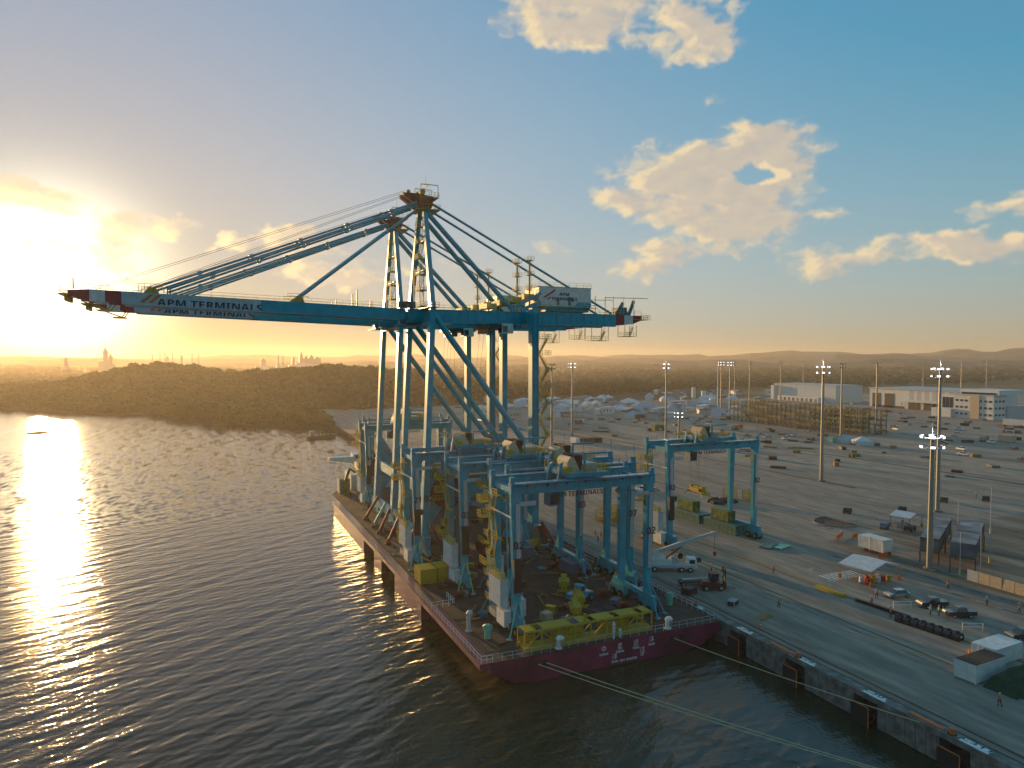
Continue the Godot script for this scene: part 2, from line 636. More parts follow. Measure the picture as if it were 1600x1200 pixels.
func land(x: float, z: float) -> Array:
	var y := land_height(x, z)
	var k := 0.5 + 0.5 * land_noise.get_noise_2d(x * 0.9 + 50, z * 0.9)
	var c := Color(0.030, 0.055, 0.014).lerp(Color(0.075, 0.095, 0.025), k)
	if y < 1.1: c = Color(0.10, 0.085, 0.055)
	var bare := clampf((yard_edge(x) + 45 - z) / -45.0, 0, 1) if x > 60 and x < 1100 else 0.0
	c = c.lerp(Color(0.22, 0.16, 0.11), bare * (0.6 + 0.4 * k))
	return [y, Vector3.UP, c]

func build_terrain() -> void:
	land_noise = FastNoiseLite.new()
	land_noise.seed = 31
	land_noise.frequency = 0.01
	land_noise.fractal_octaves = 4
	var xs := steps(60, -3600, 12, 1.05)
	xs.reverse()
	xs.append_array([72.0, 83.5, 84.2])
	xs.append_array(steps(96, 5600, 12, 1.05))
	var zs := PackedFloat32Array([900, 500, 200, 0, -200, -400, -440])
	zs.append_array(steps(-460, -5600, 8, 1.035))
	var m := lattice(xs, zs, land, true)
	var st := SurfaceTool.new()
	st.create_from(m, 0)
	st.generate_normals()
	structure("terrain", st.commit(), M.terrain)
	# far ranges of hills
	rng.seed = 3
	var ranges := [[2900.0, 46.0, 0.0], [3900.0, 72.0, 50.0], [4900.0, 98.0, 90.0]]
	for r in ranges:
		var b := MB.new()
		b.tint = true
		var f := FastNoiseLite.new()
		f.seed = int(r[0])
		f.frequency = 0.02
		f.fractal_octaves = 5
		var prev := []
		for i in 241:
			var az := -60.0 + i * 0.75
			var top: float = r[1] * (0.75 + 0.55 * f.get_noise_1d(az * 6.0)) * (0.8 + 0.3 * smoothstep(5.0, 60.0, az))
			var row := []
			for k in 5:
				var t := k / 4.0
				var dist: float = r[0] + 420.0 * t + 130.0 * f.get_noise_2d(az * 10, k * 60.0)
				var hh := top * (1.0 - pow(1.0 - t, 1.7)) * (1.0 + 0.25 * f.get_noise_2d(az * 22.0, k * 40.0 + 9) * (1.0 if k < 4 else 0.3))
				row.append(along(az, 0) * dist + Vector3(0, hh if k > 0 else -5.0, 0))
			if prev:
				for k in 4:
					b.col = Color(0.035, 0.05, 0.02).lerp(Color(0.08, 0.08, 0.035), 0.5 + 0.5 * f.get_noise_2d(az * 40, k * 99.0))
					b.quad(prev[k], prev[k + 1], row[k + 1], row[k])
			prev = row
		structure("hills", b.mesh(), M.terrain)

func build_setting() -> void:
	build_water()
	build_terrain()
	build_yard()
	build_forest()

func yard(x: float, z: float) -> Array:
	var k := 0.5 + 0.8 * land_noise.get_noise_2d(x * 3.0, z * 0.8 + 400)
	var k2 := 0.5 + 0.7 * land_noise.get_noise_2d(x * 9.0, z * 1.1 + 900)
	var track := land_noise.get_noise_2d(x * 22.0, z * 0.35 + 70)   # wheel tracks run along the quay
	var c := Color(0.27, 0.222, 0.18).lerp(Color(0.36, 0.28, 0.21), k)
	c = c.lerp(Color(0.20, 0.17, 0.145), smoothstep(0.55, 0.8, k2) * 0.5)
	if x < 132:   # the paved quay apron
		c = Color(0.25, 0.215, 0.17).lerp(Color(0.33, 0.28, 0.22), k2)
		c = c.lerp(Color(0.38, 0.29, 0.19), smoothstep(0.62, 0.8, k) * 0.55)
	elif x > 215:
		c = c.lerp(Color(0.46, 0.35, 0.26), smoothstep(0.35, 0.75, k) * 0.7)
	if x > 136 and z > -128 and x < 260:
		c = c.lerp(Color(0.12, 0.10, 0.065), smoothstep(0.3, 0.6, k2) * 0.85)
	c = c.lerp(Color(0.15, 0.13, 0.115), clampf(track * 1.6 - 0.2, 0.0, 0.45))
	c = c.lerp(Color(0.5, 0.4, 0.3), clampf(-track * 1.4 - 0.25, 0.0, 0.3))
	return [4.0, Vector3.UP, c]

func build_yard() -> void:
	var xs := steps(83.0, 330, 2.0, 1.0)
	xs.append_array(steps(334, 1100, 4, 1.04))
	var zs := steps(60, -330, 2.4, 1.0)
	zs.append_array(steps(-334, -640, 4, 1.02))
	structure("yard_ground", lattice(xs, zs, yard, true), M.yard)

# ---------------------------------------------------------------- quay cranes
func boom_y(x: float) -> float:
	return 55.5 + (-19.0 - x) * 0.033

func wheel_bogie(parent: Node, at: Vector3, along_z: bool, called := "bogie") -> void:
	if not shared.has("sts_bogie"):
		var b := MB.new()
		b.slab([Vector2(-2.3, 0.55), Vector2(2.3, 0.55), Vector2(2.3, 0.9), Vector2(0.7, 1.9), Vector2(-0.7, 1.9), Vector2(-2.3, 0.9)], -0.45, 0.45)
		shared["sts_bogie"] = b.mesh()
		b = MB.new()
		b.tube(Vector3(0, 0, -0.22), Vector3(0, 0, 0.22), 0.42, -1, 14)
		shared["sts_wheel"] = b.mesh()
	var o := put(called, shared["sts_bogie"], M.teal, parent)
	o.position = at
	if along_z: o.rotation.y = PI / 2
	for x in [-1.7, -0.6, 0.6, 1.7]:
		var w := put("wheel", shared["sts_wheel"], M.steel, o)
		w.position = Vector3(x, 0.42, 0)

func make_sts() -> Node3D:
	var t := thing("quay_crane", "teal ship-to-shore quay crane numbered 02, nearer the yellow stern frame", "crane", Vector3(60, DECK, -166.5), 0, "ship-to-shore cranes carried on the ship")
	var b: MB
	# legs
	for s in [1, -1]:
		b = MB.new()
		b.bar(Vector3(-14.1, 3.4, s * 10.0), Vector3(-11.7, 56.6, s * 9.5), 1.35, 2.1, 1.25, 1.9)
		b.bar(Vector3(-14.1, 3.4, s * 10.0), Vector3(-13.3, 20.0, s * 9.8), 1.6, 2.3, 1.37, 2.12)
		part("waterside_leg", b, M.teal, t)
		b = MB.new()
		b.bar(Vector3(14.0, 3.4, s * 9.6), Vector3(14.0, 57.2, s * 9.5), 1.8 if s > 0 else 1.5, 2.2)
		part("landside_leg", b, M.teal, t)
	# sill beams and bogies
	for x in [-14.1, 14.0]:
		b = MB.new()
		b.span(x - 0.75, x + 0.75, 2.6, 4.6, -13.2, 13.2)
		for s in [1, -1]:
			b.slab([Vector2(x - 0.5, 1.6), Vector2(x + 0.5, 1.6), Vector2(x + 0.5, 2.62), Vector2(x - 0.5, 2.62)], s * 9.8 - 3.6, s * 9.8 + 3.6)
		part("sill_beam", b, M.teal, t)
		for z in [-12.2, -7.3, 7.3, 12.2]:
			wheel_bogie(t, Vector3(x, 0.1, z), true)
	# portal beams, with gussets where they meet the legs
	for s in [1, -1]:
		b = MB.new()
		b.span(-12.6, 13.1, 11.2, 17.6, s * 9.7 - 0.55, s * 9.7 + 0.55)
		b.slab([Vector2(-12.9, 17.5), Vector2(-9.5, 17.5), Vector2(-12.7, 22.5)], s * 9.7 - 0.4, s * 9.7 + 0.4)
		b.slab([Vector2(-13.2, 6.0), Vector2(-8.8, 11.3), Vector2(-13.0, 11.3)], s * 9.7 - 0.4, s * 9.7 + 0.4)
		b.slab([Vector2(13.2, 6.4), Vector2(13.2, 11.3), Vector2(9.4, 11.3)], s * 9.7 - 0.4, s * 9.7 + 0.4)
		var pb := part("portal_beam", b, M.teal, t)
		if s > 0:
			write("APM TERMINALS", 0.95, Vector3(2.4, 11.9, 10.29), 0, M.navy, pb)
		b = MB.new()   # yellow walkway on the portal beam
		b.span(-12.4, 13.0, 17.62, 17.72, s * 9.7 - 0.9, s * 9.7 + 0.9)
		b.rail([Vector3(-12.4, 17.7, s * 9.7 + 0.85), Vector3(13.0, 17.7, s * 9.7 + 0.85)], 1.1, 2.2, 0.035)
		part("walkway", b, M.yellow, t)
	# cross beams between the two frames
	for q in [[-13.2, 14.3, 2.6, 1.1], [-11.8, 54.0, 2.4, 1.2], [14.0, 14.3, 2.6, 1.1], [14.0, 55.2, 2.4, 1.4]]:
		b = MB.new()
		b.span(q[0] - q[3] / 2, q[0] + q[3] / 2, q[1] - q[2] / 2, q[1] + q[2] / 2, -8.7, 8.7)
		part("cross_beam", b, M.teal, t)
	b = MB.new()
	b.tube(Vector3(14.0, 27.0, -8.6), Vector3(14.0, 27.0, 8.6), 0.3, -1, 8)
	part("cross_strut", b, M.teal, t)
	# the long diagonals
	for s in [1, -1]:
		b = MB.new()
		b.tube(Vector3(-11.4, 55.2, s * 9.4), Vector3(13.2, 22.5, s * 9.4), 0.72, -1, 14)
		part("diagonal_brace", b, M.teal, t)
		b = MB.new()
		b.tube(Vector3(-12.9, 18.4, s * 9.5), Vector3(0.0, 12.5, s * 5.0), 0.35, -1, 10)
		part("knee_brace", b, M.teal, t)
	# trolley girders with red and white ends
	for s in [1, -1]:
		b = MB.new()
		b.span(-16.0, 40.6, 53.7, 56.5, s * 3.5 - 0.65, s * 3.5 + 0.65)
		b.span(-16.0, 40.6, 53.4, 53.7, s * 3.5 - 0.9, s * 3.5 + 0.9)
		b.span(-16.0, 40.6, 56.5, 56.62, s * 3.5 - 0.8, s * 3.5 + 0.8)
		for k in 28:
			var x := -15.0 + k * 2.0
			b.span(x, x + 0.08, 53.7, 56.5, s * 3.5 - 0.74, s * 3.5 + 0.74)
		part("trolley_girder", b, M.teal, t)
		for e in [[40.6, 43.3, "red", 53.7, 53.9], [43.3, 46.0, "white", 53.9, 54.2], [46.0, 48.8, "red", 54.2, 55.3]]:
			b = MB.new()
			b.slab([Vector2(e[0], e[3]), Vector2(e[1], e[4]), Vector2(e[1], 56.5), Vector2(e[0], 56.5)], s * 3.5 - 0.65, s * 3.5 + 0.65)
			part("girder_end_stripe", b, M[e[2]], t)
		b = MB.new()
		b.rail([Vector3(-15.5, 56.6, s * 4.3), Vector3(17.5, 56.6, s * 4.3)], 1.1, 2.0, 0.035)
		b.rail([Vector3(33.5, 56.6, s * 4.3), Vector3(48.5, 56.6, s * 4.3)], 1.1, 2.0, 0.035)
		part("girder_railing", b, M.pale_yellow, t)
	for k in 9:
		b = MB.new()
		var x := -14.0 + k * 7.6
		b.span(x - 0.35, x + 0.35, 54.6, 55.9, -2.84, 2.84)
		part("girder_tie", b, M.teal, t)
	# boom
	var cuts := [[-16.6, -48.3, "teal"], [-48.3, -74.8, "white"], [-74.8, -77.7, "red"], [-77.7, -80.4, "white"], [-80.4, -84.0, "red"]]
	for s in [1, -1]:
		for q in cuts:
			b = MB.new()
			var y0 := boom_y(q[0])
			var y1 := boom_y(q[1])
			var lift := 0.9 if q[1] < -83 else 0.0
			b.slab([Vector2(q[1], y1 - 1.2 + lift), Vector2(q[0], y0 - 1.2), Vector2(q[0], y0 + 1.15), Vector2(q[1], y1 + 1.15 - lift * 0.4)], s * 3.5 - 0.62, s * 3.5 + 0.62)
			if q[2] == "teal":
				b.slab([Vector2(q[1], y1 - 1.45), Vector2(q[0], y0 - 1.45), Vector2(q[0], y0 - 1.2), Vector2(q[1], y1 - 1.2)], s * 3.5 - 0.85, s * 3.5 + 0.85)
				part("boom_girder", b, M.teal, t)
			elif q[1] == -74.8:
				b.slab([Vector2(q[1], y1 - 1.45), Vector2(q[0], y0 - 1.45), Vector2(q[0], y0 - 1.2), Vector2(q[1], y1 - 1.2)], s * 3.5 - 0.85, s * 3.5 + 0.85)
				var bw := part("boom_panel", b, M.panel_pale, t)
				var tilt := atan(0.033)
				if s > 0:
					var lt := write("APM TERMINALS", 1.42, Vector3(-58.2, boom_y(-58.2) - 0.7, 4.16), 0, M.navy, bw, "lettering", 1.3)
					lt.rotation.z = -tilt
					for k in 2:
						b = MB.new()
						var x0 := -71.6 + k * 1.5
						b.slab([Vector2(x0, boom_y(x0) - 0.9), Vector2(x0 + 0.8, boom_y(x0) - 0.9), Vector2(x0 + 2.6, boom_y(x0) + 0.75), Vector2(x0 + 1.8, boom_y(x0) + 0.75)], 4.13, 4.19)
						part("logo_stroke", b, M.orange, bw)
			else:
				part("boom_tip_stripe", b, M[q[2]], t)
		b = MB.new()
		b.rail([Vector3(-17.5, boom_y(-17.5) + 1.15, s * 4.2), Vector3(-83.0, boom_y(-83.0) + 0.9, s * 4.2)], 1.1, 2.2, 0.035)
		part("boom_railing", b, M.pale_yellow, t)
	for k in 10:
		b = MB.new()
		var x := -20.0 - k * 7.0
		b.span(x - 0.3, x + 0.3, boom_y(x) - 0.6, boom_y(x) + 0.7, -2.87, 2.87)
		part("boom_tie", b, M.teal, t)
	b = MB.new()   # tip platform with end beam and sheaves
	b.span(-85.6, -83.9, boom_y(-84) - 0.2, boom_y(-84) + 0.1, -4.6, 4.6)
	b.rail([Vector3(-84.0, boom_y(-84) + 0.1, 4.5), Vector3(-85.5, boom_y(-84) + 0.1, 4.5), Vector3(-85.5, boom_y(-84) + 0.1, -4.5), Vector3(-84.0, boom_y(-84) + 0.1, -4.5)], 1.1, 1.2, 0.05)
	b.span(-84.8, -84.2, boom_y(-84) - 1.3, boom_y(-84) + 0.2, -3.4, 3.4)
	for z in [-2.4, 2.4]:
		b.bar(Vector3(-82.0, boom_y(-82) - 1.1, z), Vector3(-77.5, boom_y(-77) - 2.6, z), 0.2, 0.2)
		b.bar(Vector3(-77.5, boom_y(-77) - 2.6, z), Vector3(-76.5, boom_y(-76) - 1.2, z), 0.2, 0.2)
	b.span(-79.5, -76.8, boom_y(-77) - 2.75, boom_y(-77) - 2.6, -3.0, 3.0)
	part("tip_platform", b, M.yellow, t)
	for q in [[-66.5, 1.8], [-66.0, 1.2], [-28.6, 2.8], [-27.6, 3.8], [-24.5, 1.6], [-41.0, 1.4], [-83.2, 2.2]]:
		b = MB.new()
		b.tube(Vector3(q[0], boom_y(q[0]) + 1.1, 3.4), Vector3(q[0], boom_y(q[0]) + 1.1 + q[1], 3.4), 0.16, 0.12, 6)
		part("boom_post", b, M.steel, t)
	for q in [[-69.6, 1.3], [-40.7, 1.1]]:   # anchor brackets of the forestays
		for s in [1, -1]:
			b = MB.new()
			b.slab([Vector2(q[0] - 1.4, boom_y(q[0]) + 1.1), Vector2(q[0] + 1.6, boom_y(q[0]) + 1.05), Vector2(q[0] + 0.9, boom_y(q[0]) + 2.3), Vector2(q[0] - 0.3, boom_y(q[0]) + 2.4)], s * 3.5 - 0.25, s * 3.5 + 0.25)
			b.rail([Vector3(q[0] - 2.2, boom_y(q[0]) + 1.9, s * 4.0), Vector3(q[0] + 2.2, boom_y(q[0]) + 1.9, s * 4.0)], 1.1, 1.1, 0.05)
			part("stay_bracket", b, M.yellow, t)
	# mast
	for s in [1, -1]:
		b = MB.new()
		b.bar(Vector3(-11.6, 56.5, s * 9.4), Vector3(-11.2, 80.4, s * 2.3), 1.15, 1.7, 1.0, 1.2)
		part("mast_leg", b, M.teal, t)
		b = MB.new()
		b.tube(Vector3(-10.6, 79.6, s * 2.3), Vector3(11.0, 57.0, s * 3.5), 0.6, -1, 12)
		part("back_leg", b, M.teal, t)
		b = MB.new()
		b.tube(Vector3(-9.6, 81.8, s * 2.6), Vector3(39.6, 56.9, s * 3.5), 0.3, -1, 8)
		part("backstay", b, M.teal, t)
		for k in 2:
			b = MB.new()
			var off := 0.75 * k
			b.tube(Vector3(-13.2, 81.8 - off, s * 2.4), Vector3(-69.6 + 3.0 * k, boom_y(-69.6) + 2.0, s * 3.5), 0.24, -1, 8)
			for j in 5:
				var p := Vector3(-13.2, 81.8 - off, s * 2.4).lerp(Vector3(-69.6 + 3.0 * k, boom_y(-69.6) + 2.0, s * 3.5), (j + 0.6) / 5.5)
				b.box(p, Vector3(0.9, 0.75, 0.5), Basis(Vector3(0, 0, 1), 0.4))
			part("outer_forestay", b, M.teal, t)
		b = MB.new()
		b.tube(Vector3(-13.0, 80.2, s * 2.4), Vector3(-40.7, boom_y(-40.7) + 1.9, s * 3.5), 0.33, -1, 8)
		part("inner_forestay", b, M.teal, t)
	for q in [[-16.0, -80.0, 84.4], [-14.5, -72.0, 84.2]]:
		for s in [1, -1]:
			b = MB.new()
			b.bar(Vector3(q[0], q[2], s * 1.6), Vector3(q[1], boom_y(q[1]) + 1.6, s * 1.6), 0.07, 0.07)
			part("boom_hoist_rope", b, M.wire, t)
	for y in [66.0, 73.0]:
		b = MB.new()
		var hw := lerpf(9.4, 2.3, (y - 56.5) / 23.9) - 0.6
		b.tube(Vector3(-11.4, y, -hw), Vector3(-11.4, y, hw), 0.28, -1, 8)
		part("mast_tie", b, M.teal, t)
	b = MB.new()   # red-brown head with sheave arms
	b.slab([Vector2(-16.2, 83.4), Vector2(-13.0, 81.2), Vector2(-9.4, 80.9), Vector2(-9.0, 83.6), Vector2(-13.0, 84.0), Vector2(-16.4, 84.0)], -2.2, -1.0)
	b.slab([Vector2(-16.2, 83.4), Vector2(-13.0, 81.2), Vector2(-9.4, 80.9), Vector2(-9.0, 83.6), Vector2(-13.0, 84.0), Vector2(-16.4, 84.0)], 1.0, 2.2)
	b.span(-12.8, -9.4, 81.2, 83.2, -3.0, 3.0)
	part("mast_head", b, M.oxide, t)
	b = MB.new()
	for z in [-1.6, 1.6]:
		b.tube(Vector3(-11.6, 84.6, z - 0.3), Vector3(-11.6, 84.6, z + 0.3), 0.75, -1, 12)
		b.tube(Vector3(-15.0, 84.3, z - 0.25), Vector3(-15.0, 84.3, z + 0.25), 0.5, -1, 12)
	part("sheave", b, M.yellow, t)
	b = MB.new()
	b.span(-13.4, -7.6, 80.2, 80.35, -3.6, 3.6)
	b.rail([Vector3(-13.4, 80.3, 3.5), Vector3(-7.7, 80.3, 3.5), Vector3(-7.7, 80.3, -3.5), Vector3(-13.4, 80.3, -3.5)], 1.15, 1.4, 0.04)
	b.span(-12.6, -7.8, 83.2, 83.3, -3.0, 3.0)
	b.rail([Vector3(-12.6, 83.3, 2.9), Vector3(-7.8, 83.3, 2.9), Vector3(-7.8, 83.3, -2.9), Vector3(-12.6, 83.3, -2.9)], 1.15, 1.2, 0.04)
	for x in [-12.2, -8.0]:
		for z in [-2.6, 2.6]:
			b.bar(Vector3(x, 83.3, z), Vector3(x, 86.2, z), 0.14, 0.14)
	b.bar(Vector3(-12.2, 86.2, 2.6), Vector3(-8.0, 86.2, 2.6), 0.16, 0.16)
	b.bar(Vector3(-12.2, 86.2, -2.6), Vector3(-8.0, 86.2, -2.6), 0.16, 0.16)
	b.bar(Vector3(-10.2, 86.2, 2.6), Vector3(-10.2, 86.2, -2.6), 0.16, 0.16)
	b.bar(Vector3(-10.2, 86.2, 0), Vector3(-10.2, 89.0, 0), 0.07, 0.07)
	part("mast_platform", b, M.yellow, t)
	b = MB.new()   # ladders and landings inside the mast
	for k in 6:
		var y := 57.5 + k * 3.8
		var hw := lerpf(2.6, 1.0, k / 5.0)
		b.span(-12.6, -10.2, y, y + 0.08, -hw, hw)
		b.rail([Vector3(-12.6, y, hw), Vector3(-10.2, y, hw), Vector3(-10.2, y, -hw), Vector3(-12.6, y, -hw), Vector3(-12.6, y, hw)], 1.1, 0.9, 0.035)
		if k < 5: b.stair(Vector3(-11.8, y, -hw * 0.7 if k % 2 else hw * 0.7), Vector3(-11.2, y + 3.8, hw * 0.5 if k % 2 else -hw * 0.5), 0.7, Vector3(1, 0, 0))
	for x in [-12.6, -10.2]:
		for z in [-2.5, 2.5]:
			b.bar(Vector3(x, 56.6, z), Vector3(x, 67.0, z * 0.8), 0.14, 0.14)
	part("mast_stairs", b, M.pale_yellow, t)
	# hinge platform near the boom foot
	b = MB.new()
	b.span(-17.4, -9.8, 52.9, 53.02, -4.7, 4.7)
	b.rail([Vector3(-17.4, 53.0, 4.6), Vector3(-9.8, 53.0, 4.6)], 1.1, 1.5, 0.04)
	b.span(-18.5, -14.4, 56.7, 58.2, 4.3, 5.4)
	b.span(-13.0, -10.4, 56.6, 56.75, -10.9, 10.9)
	b.rail([Vector3(-13.0, 56.7, 10.8), Vector3(-10.4, 56.7, 10.8)], 1.1, 0.8, 0.05)
	part("hinge_platform", b, M.steel, t)
	# machinery house
	b = MB.new()
	for k in 30:
		b.span(18.0 + k * 0.5, 18.25 + k * 0.5, 58.4, 63.0, 4.2, 4.24)
	b.span(18.0, 33.0, 58.3, 63.1, -4.2, 4.2)
	var house := part("machinery_house", b, M.white, t)
	b = MB.new()
	b.span(17.8, 33.2, 63.1, 63.25, -4.35, 4.35)
	part("roof", b, M.light_grey, house)
	b = MB.new()
	b.rail([Vector3(18, 63.25, 4.25), Vector3(33, 63.25, 4.25), Vector3(33, 63.25, -4.25), Vector3(18, 63.25, -4.25), Vector3(18, 63.25, 4.25)], 1.1, 1.9, 0.035)
	part("roof_railing", b, M.pale_yellow, house)
	b = MB.new()
	b.span(20.0, 32.5, 57.0, 58.3, -3.9, 3.9)
	b.slab([Vector2(28.0, 57.9), Vector2(32.7, 57.9), Vector2(32.7, 59.5), Vector2(29.0, 59.5)], 4.25, 4.5)
	part("base_frame", b, M.teal, house)
	b = MB.new()
	b.slab([Vector2(19.0, 60.4), Vector2(19.8, 60.4), Vector2(22.6, 62.2), Vector2(22.6, 62.7)], 4.25, 4.3)
	b.slab([Vector2(20.0, 60.0), Vector2(20.7, 60.0), Vector2(21.4, 60.5), Vector2(21.2, 60.7)], 4.25, 4.3)
	part("logo_stroke", b, M.red, house)
	write("APM", 0.75, Vector3(25.2, 61.4, 4.29), 0, M.navy, house, "lettering", 1.3)
	write("TERMINALS", 0.75, Vector3(25.2, 60.2, 4.29), 0, M.navy, house, "lettering", 1.3)
	for q in [[23.0, 1.8], [26.3, 2.1], [27.2, 1.0]]:
		b = MB.new()
		b.span(q[0], q[0] + 0.75, 58.6 + (0 if q[1] > 1.5 else 1), 58.6 + q[1] + (0 if q[1] > 1.5 else 1), 4.25, 4.31)
		part("door" if q[1] > 1.5 else "window", b, M.teal_dark, house)
	b = MB.new()
	b.span(17.0, 34.4, 58.0, 58.1, 4.25, 5.3)
	b.rail([Vector3(17, 58.1, 5.2), Vector3(34.4, 58.1, 5.2)], 1.1, 1.8, 0.035)
	part("house_walkway", b, M.pale_yellow, house)
	# lattice service posts on the girder
	for q in [[12.4, 68.8], [15.8, 69.6]]:
		b = MB.new()
		b.tube(Vector3(q[0], 56.6, 3.2), Vector3(q[0], q[1], 3.2), 0.22, -1, 8)
		for k in 3:
			var y: float = lerpf(58.5, q[1], (k + 1) / 3.0)
			b.span(q[0] - 0.9, q[0] + 0.9, y, y + 0.08, 2.3, 4.1)
			b.rail([Vector3(q[0] - 0.9, y, 4.1), Vector3(q[0] + 0.9, y, 4.1), Vector3(q[0] + 0.9, y, 2.3), Vector3(q[0] - 0.9, y, 2.3), Vector3(q[0] - 0.9, y, 4.1)], 1.0, 0.9, 0.035)
		for k in 24:
			var y: float = lerpf(57, q[1], k / 24.0)
			b.bar(Vector3(q[0] + 0.35, y, 3.0), Vector3(q[0] + 0.75, y, 3.0), 0.05, 0.05)
		b.bar(Vector3(q[0] + 0.35, 57, 3.0), Vector3(q[0] + 0.35, q[1], 3.0), 0.06, 0.06)
		b.bar(Vector3(q[0] + 0.75, 57, 3.0), Vector3(q[0] + 0.75, q[1], 3.0), 0.06, 0.06)
		part("service_post", b, M.pale_yellow, t)
	b = MB.new()   # sloping teal bracket and walkways behind the mast foot
	b.bar(Vector3(10.0, 57.0, 4.2), Vector3(18.5, 61.5, 4.2), 0.5, 0.7)
	b.bar(Vector3(13.0, 56.8, 4.2), Vector3(18.5, 59.2, 4.2), 0.4, 1.2)
	part("house_bracket", b, M.teal, t)
	b = MB.new()
	for k in 4:
		b.span(4.5 + k * 3.4, 7.2 + k * 3.4, 57.4 + k * 0.8, 58.6 + k * 0.9, -2.8, 2.6)
		b.rail([Vector3(4.5 + k * 3.4, 57.6 + k * 0.9, 4.2), Vector3(7.9 + k * 3.4, 58.5 + k * 0.9, 4.2)], 1.1, 0.8, 0.05)
	part("rope_platform", b, M.pale_yellow, t)
	# trolley and cab
	b = MB.new()
	b.span(3.6, 11.2, 52.5, 53.3, -4.6, 4.6)
	b.span(4.4, 6.2, 51.2, 52.5, -3.6, 3.6)
	b.rail([Vector3(3.4, 52.4, 4.9), Vector3(12.6, 52.4, 4.9)], 1.1, 1.2, 0.05)
	var trolley := part("trolley", b, M.steel, t)
	b = MB.new()
	b.span(7.6, 10.6, 51.2, 53.6, 2.4, 5.0)
	var cab := part("operator_cab", b, M.white, trolley)
	b = MB.new()
	b.span(7.8, 9.0, 51.5, 53.0, 5.0, 5.05)
	b.span(7.54, 7.6, 51.5, 53.0, 2.6, 4.8)
	part("window", b, M.glass, cab)
	for q in [[4.6, -2.5, 11.0], [4.9, 2.5, 12.5], [5.8, -2.5, 9.5], [6.0, 2.5, 24.0]]:
		b = MB.new()
		b.bar(Vector3(q[0], 52.4, q[1]), Vector3(q[0] - 1.6, 52.4 - q[2] * 1.6, q[1]), 0.06, 0.06)
		part("hoist_rope", b, M.wire, trolley)
	# cages hanging under the back reach
	for q in [[35.2, 49.6, 5.0, 4.4], [44.6, 50.8, 3.6, 3.0]]:
		b = MB.new()
		b.span(q[0] - q[2] / 2, q[0] + q[2] / 2, q[1], q[1] + 0.1, 1.8, 5.2)
		for x in [-0.5, 0.5]:
			for z in [1.8, 5.2]:
				b.bar(Vector3(q[0] + x * q[2], q[1], z), Vector3(q[0] + x * q[2], 53.8, z), 0.11, 0.11)
		b.rail([Vector3(q[0] - q[2] / 2, q[1] + 0.1, 5.2), Vector3(q[0] + q[2] / 2, q[1] + 0.1, 5.2)], 1.1, 0.8, 0.035)
		b.rail([Vector3(q[0] - q[2] / 2, q[1] + 0.1, 1.8), Vector3(q[0] + q[2] / 2, q[1] + 0.1, 1.8)], 1.1, 0.8, 0.035)
		b.stair(Vector3(q[0] + q[2] * 0.2, q[1], 3.5), Vector3(q[0] + q[2] * 0.5, q[1] + 2.6, 3.5), 0.7, Vector3(0, 0, 1))
		part("service_cage", b, M.pale_yellow, t)
	# equipment at the back end
	b = MB.new()
	b.span(41.5, 45.5, 56.6, 57.6, -2.4, 2.4)
	b.bar(Vector3(42.0, 56.6, 2.0), Vector3(44.2, 60.0, 2.0), 0.3, 0.9)
	b.bar(Vector3(46.0, 56.6, 2.0), Vector3(47.6, 60.6, 2.0), 0.3, 0.9)
	b.span(43.0, 45.6, 57.6, 58.8, -1.8, 1.8)
	part("rope_tensioner", b, M.teal_dark, t)
	b = MB.new()
	for x in [34.5, 37.5, 40.0, 43.2, 46.4]:
		b.bar(Vector3(x, 56.6, 3.9), Vector3(x, 61.4, 3.9), 0.12, 0.12)
	b.bar(Vector3(31.0, 60.2, 3.9), Vector3(40.0, 60.4, 3.9), 0.14, 0.14)
	b.bar(Vector3(37.5, 61.0, 3.9), Vector3(50.8, 61.2, 3.9), 0.16, 0.16)
	b.span(46.0, 51.4, 55.4, 55.5, -4.4, 4.4)
	b.rail([Vector3(48.4, 55.5, 4.3), Vector3(51.4, 55.5, 4.3), Vector3(51.4, 55.5, -4.3)], 1.1, 1.0, 0.04)
	part("end_platform", b, M.pale_yellow, t)
	# stair tower up the landside leg
	b = MB.new()
	for k in 9:
		var y := 17.8 + k * 4.0
		b.span(15.0, 18.2, y, y + 0.08, 8.5, 10.7)
		b.rail([Vector3(15.0, y, 10.7), Vector3(18.2, y, 10.7), Vector3(18.2, y, 8.5)], 1.1, 0.8, 0.045)
		if k < 8:
			b.stair(Vector3(15.4 if k % 2 else 17.8, y, 9.9 - 0.6 * (k % 2)), Vector3(17.8 if k % 2 else 15.4, y + 4.0, 9.9 - 0.6 * (k % 2)), 0.7, Vector3(0, 0, 1))
	part("leg_stairs", b, M.yellow, t)
	b = MB.new()
	for x in [13.3, 14.6]:
		b.bar(Vector3(x, 8.0, 10.9), Vector3(x, 56.0, 10.75), 0.08, 0.12)
	for k in 60:
		b.bar(Vector3(13.3, 9.0 + k * 0.78, 10.9), Vector3(14.6, 9.0 + k * 0.78, 10.9), 0.06, 0.06)
	part("leg_ladder", b, M.teal_dark, t)
	# cable reel
	b = MB.new()
	for z in [10.6, 11.3]:
		for k in 28:
			var a0 := TAU * k / 28
			var a1 := TAU * (k + 0.62) / 28
			b.quad(Vector3(-8.6 + 0.9 * cos(a0), 14.2 + 0.9 * sin(a0), z), Vector3(-8.6 + 3.7 * cos(a0), 14.2 + 3.7 * sin(a0), z), Vector3(-8.6 + 3.7 * cos(a1), 14.2 + 3.7 * sin(a1), z), Vector3(-8.6 + 0.9 * cos(a1), 14.2 + 0.9 * sin(a1), z))
	b.tube(Vector3(-8.6, 14.2, 10.4), Vector3(-8.6, 14.2, 11.5), 1.0, -1, 20)
